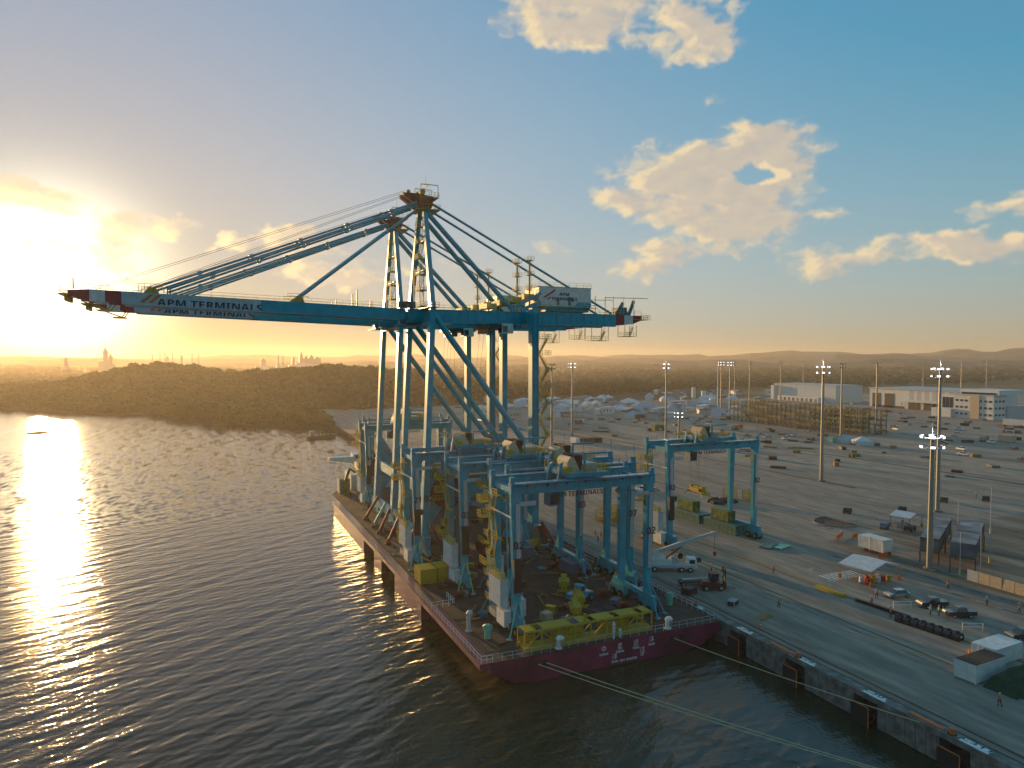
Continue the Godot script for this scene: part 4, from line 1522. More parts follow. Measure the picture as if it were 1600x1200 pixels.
func crate(called: String, label: String, cat: String, at: Vector3, s: Vector3, mat: Material, turn := 0.0, group := "", trim: Material = null) -> Node3D:
	# a steel box with corner posts, ribs and a lid
	var t := thing(called, label, cat, at, turn, group)
	var b := MB.new()
	b.span(-s.x / 2 + 0.04, s.x / 2 - 0.04, 0.1, s.y - 0.06, -s.z / 2 + 0.04, s.z / 2 - 0.04)
	var nx := maxi(3, int(s.x / 0.6))
	for k in nx:
		var x := -s.x / 2 + (k + 0.5) * s.x / nx
		b.span(x - 0.08, x + 0.08, 0.15, s.y - 0.1, -s.z / 2, s.z / 2)
	var nz := maxi(3, int(s.z / 0.6))
	for k in nz:
		var z := -s.z / 2 + (k + 0.5) * s.z / nz
		b.span(-s.x / 2, s.x / 2, 0.15, s.y - 0.1, z - 0.08, z + 0.08)
	part("body", b, mat, t)
	b = MB.new()
	for x in [-1, 1]:
		for z in [-1, 1]:
			b.span(x * s.x / 2 - x * 0.14, x * s.x / 2 + x * 0.02, 0.0, s.y, z * s.z / 2 - z * 0.14, z * s.z / 2 + z * 0.02)
	b.span(-s.x / 2 - 0.02, s.x / 2 + 0.02, s.y - 0.12, s.y + 0.02, -s.z / 2 - 0.02, s.z / 2 + 0.02)
	part("frame", b, trim if trim else mat, t)
	return t

func deck_tractor(label: String, at: Vector3, turn: float) -> void:
	var t := thing("deck_tractor", label, "tractor", at, turn)
	var b := MB.new()
	b.slab([Vector2(-2.6, 0.7), Vector2(2.6, 0.7), Vector2(2.6, 1.5), Vector2(0.6, 1.9), Vector2(-2.6, 1.7)], -1.1, 1.1)
	var body := part("body", b, M.teal, t)
	b = MB.new()
	b.slab([Vector2(-0.8, 1.7), Vector2(0.7, 1.8), Vector2(0.4, 3.1), Vector2(-0.7, 3.1)], -0.85, 0.85)
	part("cab", b, M.teal, t)
	b = MB.new()
	b.span(-0.5, 0.3, 2.1, 2.9, -0.88, 0.88)
	part("window", b, M.glass, body)
	for x in [-1.7, 1.7]:
		for z in [-1.2, 1.2]:
			var w := Node3D.new()
			w.name = "axle"
			t.add_child(w, true)
			w.position = Vector3(x, 0, z)
			w.rotation.y = PI / 2
			tyre_wheel(w, Vector3(0, 0.7, 0), 0.7, 0.45, M.teal)

func build_deck() -> void:
	lattice_frame()
	gooseneck("white gooseneck vent behind the stern rail beside the ship's portside corner", Vector3(50.0, DECK, -96.9), 1.3, M.white)
	gooseneck("white gooseneck vent behind the stern rail on the quay side", Vector3(70.4, DECK, -96.9), 1.3, M.white)
	gooseneck("tall pale vent with a dark open hood at the portside edge", Vector3(39.6, DECK, -109.0), 2.7, M.light_grey, 0.6)
	for q in [[60.0, -96.9, 2.6], [61.1, -96.8, 1.4]]:
		var t := thing("stern_post", "white ribbed post at the middle of the stern rail" if q[2] > 2 else "short white post next to the ribbed stern post", "post", Vector3(q[0], DECK, q[1]))
		var b := MB.new()
		b.tube(Vector3.ZERO, Vector3(0, q[2], 0), 0.18, -1, 10)
		part("shaft", b, M.white, t)
		b = MB.new()
		for k in 3: b.tube(Vector3(0, q[2] * (0.4 + 0.2 * k), 0), Vector3(0, q[2] * (0.4 + 0.2 * k) + 0.18, 0), 0.28, -1, 10)
		part("collar", b, M.white, t)
	mint_bollard("mint green mushroom vent at the portside edge beside gantry 02", Vector3(41.4, DECK, -105.0))
	mint_bollard("mint green mushroom vent near the quayside corner of the stern", Vector3(77.6, DECK, -106.2))
	crate("yellow_cabinet", "yellow slotted steel box by the portside rail, nearer the rail", "box", Vector3(40.6, DECK, -137.2), Vector3(3.4, 3.0, 4.4), M.yellow, 0, "yellow steel boxes by the rail")
	crate("yellow_cabinet", "yellow slotted steel box by the portside rail, farther inboard", "box", Vector3(44.2, DECK, -137.4), Vector3(3.2, 3.0, 4.4), M.yellow, 0, "yellow steel boxes by the rail")
	crate("tank", "white ribbed tank box behind gantry 02's portside leg", "tank", Vector3(50.2, DECK, -112.5), Vector3(1.8, 3.0, 2.2), M.white)
	crate("stores_crate", "beige stores crate between the gantry legs", "crate", Vector3(53.4, DECK, -108.0), Vector3(1.7, 1.5, 1.5), M.beige, 0.3)
	tarp_heap("blue-grey tarpaulin over cargo behind the yellow stern frame, longer heap", Vector3(52.0, DECK, -104.6), Vector3(4.6, 1.5, 2.8), M.tarp, 0.1)
	tarp_heap("blue-grey tarpaulin over cargo next to the longer tarpaulin heap", Vector3(56.6, DECK, -105.2), Vector3(4.0, 1.4, 3.0), M.tarp, -0.15)
	tarp_heap("black lashing net heap in the middle of the stern deck", Vector3(64.0, DECK, -107.5), Vector3(7.0, 1.0, 5.0), M.black, 0.2)
	tarp_heap("dark tyre and chain heap beside the black lashing net", Vector3(60.5, DECK, -111.5), Vector3(4.0, 1.1, 4.0), M.rubber, 0.7)
	deck_tractor("teal deck tractor with black tyres among the gantry legs", Vector3(63.6, DECK, -114.6), 0.3)
	deck_tractor("teal deck tractor parked by the portside gantry legs", Vector3(52.2, DECK, -117.5), 1.2)
	for q in [[58.8, -107.6, 1.15, "on deck next to the tarpaulins"], [62.0, -112.2, 1.2, "on deck in front of the teal deck tractor"], [63.6, -121.0, 1.1, "on deck between gantries 07 and 03"], [69.5, -150.0, 0.2, "on deck at the foot of quay crane 02"]]:
		spreader("yellow spreader lying " + q[3], Vector3(q[0], DECK + 0.35, q[1]), q[2], 0)
	for q in [[44.0, -182.0, 1, 41.0, -180.0], [44.8, -190.0, 0, 41.2, -187.5], [44.0, -172.0, 1, 40.6, -169.0], [45.0, -160.5, 1, 41.6, -158.5], [45.0, -200.0, 1, 41.0, -197.0], [48.5, -170.5, 1, 51.0, -166.0], [48.5, -160.0, 1, 51.5, -156.0], [74.0, -153.0, 1, 76.5, -149.0]]:
		var t := thing("sea_fastening_brace", "mint green pipe brace from a quay crane leg to the deck" if q[2] == 0 else "dark red pipe brace at the foot of quay crane %s" % ("02" if q[1] > -176.0 else "01"), "brace", Vector3(q[0], DECK, q[1]), 0, "pipe braces at the quay crane legs" if q[2] else "")
		var b := MB.new()
		var foot := Vector3(q[3] - q[0], 0.25, q[4] - q[1])
		b.tube(Vector3(0.3, 5.6, 0), foot, 0.42, -1, 12)
		part("pipe", b, M.mint if q[2] == 0 else M.red, t)
		b = MB.new()
		b.box(Vector3(foot.x, 0.12, foot.z), Vector3(1.6, 0.2, 1.6))
		b.slab([Vector2(foot.x - 0.7, 0.2), Vector2(foot.x + 0.7, 0.2), Vector2(foot.x, 1.2)], foot.z - 0.08, foot.z + 0.08)
		part("foot_plate", b, M.oxide, t)
	crate("winch_house", "orange winch block under the quay crane sill", "winch", Vector3(46.8, DECK, -178.0), Vector3(3.0, 1.8, 4.0), M.orange, 0.2)
	crate("yellow_skid", "yellow skid box beside the orange winch block", "box", Vector3(45.0, DECK, -172.5), Vector3(2.0, 1.8, 2.4), M.yellow)
	for k in 6:
		var t := thing("timber_baulk", "long timber baulk leaning in the stack at quay crane 02's landside foot", "timber", Vector3(72.0 + 0.55 * k, DECK, -150.8 - 0.2 * (k % 3)), 0, "timber baulks leaning at the crane foot")
		var b := MB.new()
		b.bar(Vector3(0, 0.1, 1.2), Vector3(-0.9, 5.2, -0.4), 0.4, 0.4)
		part("plank", b, M.wood if k < 3 else M.oxide, t)
	for k in 9:
		var t := put("pipe_length", pipe_mesh(24.0 - k), M.steel if k % 2 else M.rust)
		t.position = Vector3(73.5 + 0.75 * k, DECK + 0.3, -140.0 - k * 0.6)
		t.rotation.y = PI / 2 + 0.02 * (k % 3)
		tag(t, "long rusty steel pipe in the row on the quayside deck edge" if k % 2 == 0 else "long grey steel pipe in the row on the quayside deck edge", "pipe", "steel pipes laid along the deck")
	rng.seed = 401
	for k in 70:   # small lashing gear and boxes over the deck
		var x := rng.randf_range(41, 78)
		var z := rng.randf_range(-205, -104)
		var mats := ["rust", "grey", "teal_dark", "black", "oxide", "tarp", "yellow"]
		var cn: String = mats[k % 7]
		crate("lashing_box", "small %s lashing box on the ship's deck" % {"rust": "rusty brown", "grey": "grey", "teal_dark": "dark teal", "yellow": "yellow", "oxide": "dark red", "black": "black", "tarp": "slate blue"}[cn], "box", Vector3(x, DECK, z), Vector3(rng.randf_range(0.8, 2.2), rng.randf_range(0.6, 1.4), rng.randf_range(0.8, 2.6)), M[cn], rng.randf() * 3.0, "small %s lashing boxes" % cn.replace("_", " "))
	for k in 44:   # dunnage left after loading
		var tb := put("dunnage_timber", yellow_bar(2.6 if k % 3 else 6.0), M.wood if k % 4 else M.rust)
		tb.position = Vector3(rng.randf_range(42, 78), DECK + 0.15, rng.randf_range(-160, -101))
		tb.rotation.y = rng.randf() * 3.0
		tag(tb, "loose dunnage timber lying on the ship's deck" if k % 4 else "loose rusty bar lying on the ship's deck", "timber" if k % 4 else "bar", "dunnage on deck" if k % 4 else "rusty bars on deck")
	for q in [[61.0, -140.5], [66.5, -146.0], [52.5, -128.5], [70.5, -131.0]]:
		crate("generator_cabin", "blue-grey generator cabin on deck " + ("beside the cable drum" if q[1] < -142 else ("between gantries 03 and 21" if q[1] < -138 else ("near gantry 03's portside leg" if q[0] < 60 else "near gantry 07's quayside leg"))), "cabin", Vector3(q[0], DECK, q[1]), Vector3(2.4, 2.4, 5.0), M.tarp, 0.1)
	var drum := thing("cable_drum", "large dark red cable drum standing on deck behind gantry 03", "drum", Vector3(58.5, DECK, -148.0), 0)
	var b2 := MB.new()
	for z in [-1.0, 1.0]:
		b2.tube(Vector3(0, 2.6, z - 0.08), Vector3(0, 2.6, z + 0.08), 2.6, -1, 24)
	part("flange", b2, M.oxide, drum)
	b2 = MB.new()
	b2.tube(Vector3(0, 2.6, -0.9), Vector3(0, 2.6, 0.9), 1.7, -1, 20)
	part("core", b2, M.rust, drum)

func pipe_mesh(l: float) -> ArrayMesh:
	var b := MB.new()
	b.tube(Vector3(-l / 2, 0, 0), Vector3(l / 2, 0, 0), 0.3, -1, 10)
	return b.mesh()

# ---------------------------------------------------------------- quay wall and yard surfaces
func sheet(called: String, x0: float, x1: float, z0: float, z1: float, y: float, mat: Material) -> void:
	var b := MB.new()
	b.quad(Vector3(x0, y, z1), Vector3(x0, y, z0), Vector3(x1, y, z0), Vector3(x1, y, z1))
	structure(called, b.mesh(), mat)

func build_quay() -> void:
	# cope beam, curtain panels and dark bays between them
	var t := thing("quay_wall", "long concrete quay wall with panels and fender bays above the water", "wall", Vector3.ZERO)
	var b := MB.new()
	b.span(81.0, 83.05, 3.3, 4.0, -486, 60)
	part("cope_beam", b, M.concrete, t)
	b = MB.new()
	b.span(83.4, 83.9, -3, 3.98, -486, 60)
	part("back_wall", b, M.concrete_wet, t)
	var z := 30.0
	while z > -260:
		b = MB.new()
		b.span(81.15, 83.4, 0.1, 3.3, z - 8.6, z)
		for k in 6:
			b.span(81.08, 81.15, 0.1, 3.28, z - 8.4 + k * 1.42, z - 7.4 + k * 1.42)
		part("curtain_panel", b, M.concrete, t)
		if z > -100:
			b = MB.new()   # fender frame in the open bay
			b.span(80.2, 80.5, -0.4, 2.6, z - 12.0, z - 9.3)
			part("fender_panel", b, M.rubber, t)
			b = MB.new()
			b.bar(Vector3(80.15, 2.65, z - 12.1), Vector3(80.15, 2.65, z - 9.2), 0.1, 0.1)
			b.bar(Vector3(80.15, 2.65, z - 9.2), Vector3(80.15, -0.4, z - 9.2), 0.1, 0.1)
			part("fender_edge", b, M.orange, t)
			b = MB.new()
			for k in 3:
				b.bar(Vector3(80.5, 0.6 + k * 0.8, z - 9.4), Vector3(83.2, 0.6 + k * 0.8, z - 9.0), 0.07, 0.07)
			b.bar(Vector3(80.5, 0.2, z - 9.4), Vector3(83.2, 2.6, z - 9.0), 0.07, 0.07)
			part("fender_chain", b, M.steel, t)
		z -= 12.4
	# pale name plates painted on the quay edge
	var nos := ["C271", "C281", "C291", "C301", "C311"]
	for k in 5:
		var zz: float = [-103.5, -91.0, -78.0, -66.2, -52.8][k]
		b = MB.new()
		b.quad(Vector3(81.2, 4.006, zz + 1.7), Vector3(81.2, 4.006, zz - 1.7), Vector3(82.3, 4.006, zz - 1.7), Vector3(82.3, 4.006, zz + 1.7))
		var pl := part("painted_plate", b, M.white, t)
		var w := write(nos[k], 0.8, Vector3(82.1, 4.01, zz), 0, M.navy, pl, "lettering", 1.4)
		w.basis = Basis(Vector3(0, 0, 1.5), Vector3(1, 0, 0), Vector3(0, 0.05, 0))
	# crane rails in dark slots
	for q in [["crane_rail_slot", 84.0, 84.5], ["crane_rail_slot", 100.0, 100.4], ["cable_slot", 82.75, 82.95], ["crane_rail_slot", 110.6, 110.95]]:
		sheet(q[0], q[1], q[2], 40, -470, 4.008, M.rust)
		b = MB.new()
		b.span((q[1] + q[2]) / 2 - 0.05, (q[1] + q[2]) / 2 + 0.05, 4.0, 4.06, -470, 40)
		structure("crane_rail", b.mesh(), M.steel)
	# sandy band where the surfacing is unfinished
	for q in [[110.95, 112.3, -240, 10, "wood"], [98.0, 98.5, -160, 20, "concrete_light"], [104.0, 104.3, -150, 20, "concrete_light"]]:
		sheet("surface_strip", q[0], q[1], q[2], q[3], 4.005, M[q[4]])
	# the access road's kerb
	b = MB.new()
	b.span(131.0, 131.3, 4.0, 4.13, -118, 30)
	b.span(136.4, 136.7, 4.0, 4.13, -116, 30)
	structure("kerb", b.mesh(), M.concrete_light)
	# raised strips with rails where the container stacks will be
	for q in [[206.0, 207.6, -480, -178], [267.0, 268.6, -285, -120], [150.5, 151.2, -300, -180]]:
		b = MB.new()
		b.span(q[0], q[1], 4.0, 4.16, q[2], q[3])
		structure("kerb_strip", b.mesh(), M.concrete_wet)
	# zebra crossing beside the canopy
	for k in 9:
		sheet("crossing_stripe", 116.5 + k * 1.05, 117.0 + k * 1.05, -108.5, -104.5, 4.008, M.white)
	# pale worn patches of paint and repairs
	rng.seed = 55
	for k in 34:
		var x := rng.randf_range(150, 300)
		var zz := rng.randf_range(-260, -110)
		sheet("surface_patch", x, x + rng.randf_range(0.8, 2.6), zz, zz - rng.randf_range(1.5, 7.0), 4.007, M.concrete_light)
	# planter with a curved kerb
	b = MB.new()
	var last := Vector3.ZERO
	for k in 21:
		var a := PI * (0.5 + k / 20.0)
		var p := Vector3(161 + 8.5 * cos(a), 4.15, -142 + 6.0 * sin(a) * 1.0)
		if k > 0: b.bar(last, p, 0.35, 0.32)
		last = p
	b.bar(last, Vector3(161, 4.15, -136), 0.35, 0.32)
	structure("planter_kerb", b.mesh(), M.concrete_light)
	b = MB.new()
	for k in 20:
		var a0 := PI * (0.5 + k / 20.0)
		var a1 := PI * (0.5 + (k + 1) / 20.0)
		b.tri(Vector3(161, 4.06, -142), Vector3(161 + 8.3 * cos(a0), 4.06, -142 + 5.8 * sin(a0)), Vector3(161 + 8.3 * cos(a1), 4.06, -142 + 5.8 * sin(a1)))
	structure("planter_soil", b.mesh(), M.rust)

# ---------------------------------------------------------------- trees
func leafy(seed_: int, r: Vector3, n: int, size: float, low: Color, high: Color) -> ArrayMesh:
	# leaf sprays spread through several uneven lobes
	var g := RandomNumberGenerator.new()
	g.seed = seed_
	var lobes := []
	for k in 7:
		var a := g.randf() * TAU
		lobes.append([Vector3(cos(a) * r.x * g.randf_range(0.1, 0.6), r.y * g.randf_range(-0.35, 0.5), sin(a) * r.z * g.randf_range(0.1, 0.6)), g.randf_range(0.35, 0.62)])
	var b := MB.new()
	b.tint = true
	for k in n:
		var lb: Array = lobes[g.randi() % lobes.size()]
		var d := Vector3(g.randfn(), g.randfn(), g.randfn()).normalized()
		var p: Vector3 = lb[0] + Vector3(d.x * r.x, d.y * r.y, d.z * r.z) * lb[1] * pow(g.randf(), 0.4)
		var s := size * g.randf_range(0.6, 1.3)
		var u := (d.cross(Vector3.UP) + Vector3(g.randfn(), g.randfn(), g.randfn()) * 0.5).normalized() * s
		var w := (u.cross(d).normalized() + Vector3(g.randfn(), g.randfn(), g.randfn()) * 0.4).normalized() * s * 0.75
		b.col = low.lerp(high, g.randf())
		b.quad(p - u - w * 0.4, p - u * 0.3 + w, p + u + w * 0.3, p + u * 0.2 - w)
	return b.mesh()

func build_forest() -> void:
	var dark := Color(0.022, 0.045, 0.010)
	var mid := Color(0.055, 0.085, 0.018)
	var pale := Color(0.09, 0.10, 0.03)
	# mangroves along the shore and the tall edge of the wood, each a tree
	var trunks := []
	for h in [3.0, 8.0]:
		var b := MB.new()
		b.tube(Vector3.ZERO, Vector3(0.2, h, 0.1), 0.22 * h / 4, 0.1 * h / 4, 7)
		for k in 4:
			var a := TAU * k / 4 + 0.4
			b.tube(Vector3(0.1, h * 0.6, 0), Vector3(cos(a) * h * 0.35, h * 1.05, sin(a) * h * 0.35), 0.07 * h / 4, 0.03 * h / 4, 5)
		trunks.append(b.mesh())
	var crowns := []
	for k in 4: crowns.append(leafy(40 + k, Vector3(5.2, 3.2, 5.2), 620, 0.75, dark, pale))
	for k in 4: crowns.append(leafy(60 + k, Vector3(7.0, 6.5, 7.0), 760, 0.95, dark, mid))
	rng.seed = 222
	for k in 120:
		var f := rng.randf()
		var x := lerpf(-170, 82, pow(f, 0.6))
		var z := shore_z(x) - rng.randf_range(2, 26)
		if x > 40: z = shore_z(x) - rng.randf_range(1, 40)
		var s := rng.randf_range(0.7, 1.35)
		var t := thing("mangrove_tree", "round bushy mangrove tree along the far shore", "tree", Vector3(x, land_height(x, z) - 0.1, z), rng.randf() * 6.0, "mangrove trees on the shore")
		t.scale = Vector3.ONE * s
		put("trunk", trunks[0], M.bark, t)
		put("crown", crowns[k % 4], M.leaf, t).position.y = 3.6
	for k in 110:
		var x := rng.randf_range(330, 640) if k < 75 else rng.randf_range(90, 330)
		var z := yard_edge(x) - rng.randf_range(95, 190)
		if x > 500 and k < 75: z -= (x - 500) * 0.5
		var t := thing("broadleaf_tree", "tall dark broadleaf tree at the wood's edge behind the camp", "tree", Vector3(x, land_height(x, z) - 0.1, z), rng.randf() * 6.0, "broadleaf trees behind the camp")
		t.scale = Vector3.ONE * rng.randf_range(0.75, 1.2) * (1.0 if k < 75 else 0.8)
		put("trunk", trunks[1], M.bark, t)
		put("crown", crowns[4 + k % 4], M.leaf, t).position.y = 9.5
	# the woods beyond: uncountable
	var kinds := []
	for k in 3: kinds.append(leafy(80 + k, Vector3(5.5, 4.2, 5.5), 110, 1.7, dark, mid))
	kinds.append(leafy(90, Vector3(6.0, 3.6, 6.0), 110, 1.8, mid, pale))
	var spots := [[], [], [], []]
	rng.seed = 5150
	for k in 26000:
		var x: float
		var z: float
		if k < 12000:   # the wooded shore and low hills across the basin
			x = rng.randf_range(-560, 330)
			z = rng.randf_range(-1500, -520)
			z = lerpf(z, -700, 0.25 * rng.randf())
		else:           # the plain
			var a := rng.randf_range(-26.0, 66.0)
			var d := 820.0 + 2600.0 * pow(rng.randf(), 1.4)
			x = sin(deg_to_rad(a)) * d
			z = -cos(deg_to_rad(a)) * d
		if x < 84 and z > shore_z(x) - 6: continue
		if x >= 84 and z > yard_edge(x) - 110: continue
		var open := land_noise.get_noise_2d(x * 0.7 + 900, z * 0.7)
		if k >= 12000 and open < -0.12: continue
		if k < 12000 and open < -0.3 and z > -760: continue
		var s := rng.randf_range(0.7, 1.4) * (1.0 if k < 12000 else 1.35)
		var y := land_height(x, z)
		spots[k % 4].append(Transform3D(Basis(Vector3.UP, rng.randf() * TAU).scaled(Vector3(s, s * rng.randf_range(0.8, 1.2), s)), Vector3(x, y + 2.6 * s, z)))
	for k in 4:
		var mm := MultiMesh.new()
		mm.transform_format = MultiMesh.TRANSFORM_3D
		mm.mesh = kinds[k]
		mm.instance_count = spots[k].size()
		for i in spots[k].size(): mm.set_instance_transform(i, spots[k][i])
		var o := MultiMeshInstance3D.new()
		o.name = numbered("distant_forest")
		o.multimesh = mm
		o.material_override = M.leaf
		add_child(o)
		o.set_meta("kind", "stuff")
		tag(o, "dense green forest spreading over the far shore and plain", "forest")

# ---------------------------------------------------------------- light masts
func make_mast(h: float, lit: bool) -> Node3D:
	var t := thing("light_mast", "tall light mast", "light mast", Vector3.ZERO, 0)
	var b := MB.new()
	b.tube(Vector3.ZERO, Vector3(0, h * 0.5, 0), 0.62, 0.48, 12)
	b.tube(Vector3(0, h * 0.5, 0), Vector3(0, h, 0), 0.46, 0.3, 12)
	part("pole", b, M.galvanised, t)
	b = MB.new()
	b.tube(Vector3(0, 0, 0), Vector3(0, 0.5, 0), 1.3, 1.2, 12)
	part("footing", b, M.concrete_light, t)
	b = MB.new()
	for x in [0.62, 0.98]:
		b.bar(Vector3(x, 1.0, 0.2), Vector3(x - 0.25, h - 1, 0.2), 0.05, 0.05)
	for k in 40:
		var y := 1.0 + k * (h - 2) / 40.0
		b.bar(Vector3(0.5, y, 0.2), Vector3(0.95, y, 0.2), 0.05, 0.05)
	part("ladder", b, M.galvanised, t)
	b = MB.new()
	for y in [h - 2.6, h - 0.5]:
		b.tube(Vector3(0, y, 0), Vector3(0, y + 0.15, 0), 1.5, -1, 14)
	b.bar(Vector3(0, h, 0), Vector3(0, h + 3.0, 0), 0.06, 0.06)
	var ring := part("head_frame", b, M.galvanised, t)
	for k in 12:
		var a := TAU * (k % 6) / 6.0 + 0.35
		var y := h - 0.3 if k < 6 else h - 2.4
		b = MB.new()
		var o := Vector3(cos(a), 0, sin(a))
		b.bar(o * 1.3 + Vector3(0, y - 0.15, 0), o * 1.9 + Vector3(0, y + 0.1, 0), 0.12, 0.12)
		b.box(o * 2.2 + Vector3(0, y + 0.25, 0), Vector3(0.95, 0.5, 0.3), Basis(Vector3.UP, -a + PI / 2))
		var f := part("floodlight", b, M.light_grey, ring)
		b = MB.new()
		b.box(o * 2.37 + Vector3(0, y + 0.22, 0), Vector3(0.85, 0.42, 0.06), Basis(Vector3.UP, -a + PI / 2))
		part("lamp_lens", b, M.lamp_glow if lit else M.glass, f)
	return t

func build_masts() -> void:
	var on := make_mast(42.0, true)
	var off := make_mast(42.0, false)
	var used_on := false
	var used_off := false
	var list := [
		[198, -367, 1, "lit light mast standing alone between the brown containers and the tents"],
		[229, -318, 1, "lit light mast behind the quay gantry"],
		[379, -453, 1, "lit light mast at the seaward end of the yellow rack block"],
		[369, -431, 1, "lit light mast next to the orange truck by the yellow racks"],
		[207, -192, 1, "lit light mast on the weedy kerb strip in mid yard"],
		[197, -140, 1, "lit light mast behind the grey stilted containers"],
		[160, -318, 0, "unlit grey mast between quay crane 02 and the brown containers"],
		[415, -500, 0, "unlit mast among the tents behind the yellow racks"],
		[435, -483, 0, "unlit mast over the middle of the yellow racks"],
		[517, -531, 0, "unlit mast in front of the white warehouse's far corner"],
		[337, -299, 0, "unlit mast at the near end of the yellow racks"],
		[413, -338, 0, "unlit mast in front of the long workshop hall"],
		[720, -700, 0, "unlit mast showing above the white warehouse roof"],
		[800, -590, 0, "unlit mast behind the workshop hall roof"],
		[810, -550, 0, "unlit mast behind the office block, first of a pair"],
		[840, -540, 0, "unlit mast behind the office block, second of a pair"],
		[527, -608, 0, "unlit mast behind the white warehouse end wall"],
	]
	for q in list:
		var at := Vector3(q[0], DECK, q[1])
		var src: Node3D = on if q[2] else off
		var o: Node3D
		if q[2] and not used_on or not q[2] and not used_off:
			o = src
			o.position = at
			o.set_meta("label", q[3])
			if q[2]: used_on = true
			else: used_off = true
		else:
			o = copy(src, at, rng.randf() * 3.0, q[3])
		o.set_meta("group", "light masts over the yard")
		if q[2] and q[1] > -330: glow(at + Vector3(0, 40.8, 0), 40.0)
	var low := make_mast(28.5, true)
	low.position = Vector3(141.4, DECK, -102.0)
	low.set_meta("label", "shorter lit light mast beside the road near the white canopy")
	glow(Vector3(141.4, DECK + 27.0, -102.0), 40.0)
	var low2 := make_mast(15.2, true)
	low2.position = Vector3(239, DECK, -320)
	low2.set_meta("label", "short lit light mast next to the tall one behind the quay gantry")

func glow(at: Vector3, power: float) -> void:
	var l := OmniLight3D.new()
	l.name = numbered("mast_lamp_light")
	l.light_color = Color(0.92, 0.95, 1.0)
	l.light_energy = power
	l.light_size = 0.6
	l.omni_range = 120
	l.omni_attenuation = 2.0
	l.shadow_enabled = true
	add_child(l)
	l.position = at + Vector3(0, 2.6, 0)

# ---------------------------------------------------------------- buildings
func block(parent: Node, called: String, x0: float, x1: float, y0: float, y1: float, z0: float, z1: float, mat: Material) -> MeshInstance3D:
	var b := MB.new()
	b.span(x0, x1, y0, y1, z0, z1)
	return part(called, b, mat, parent)

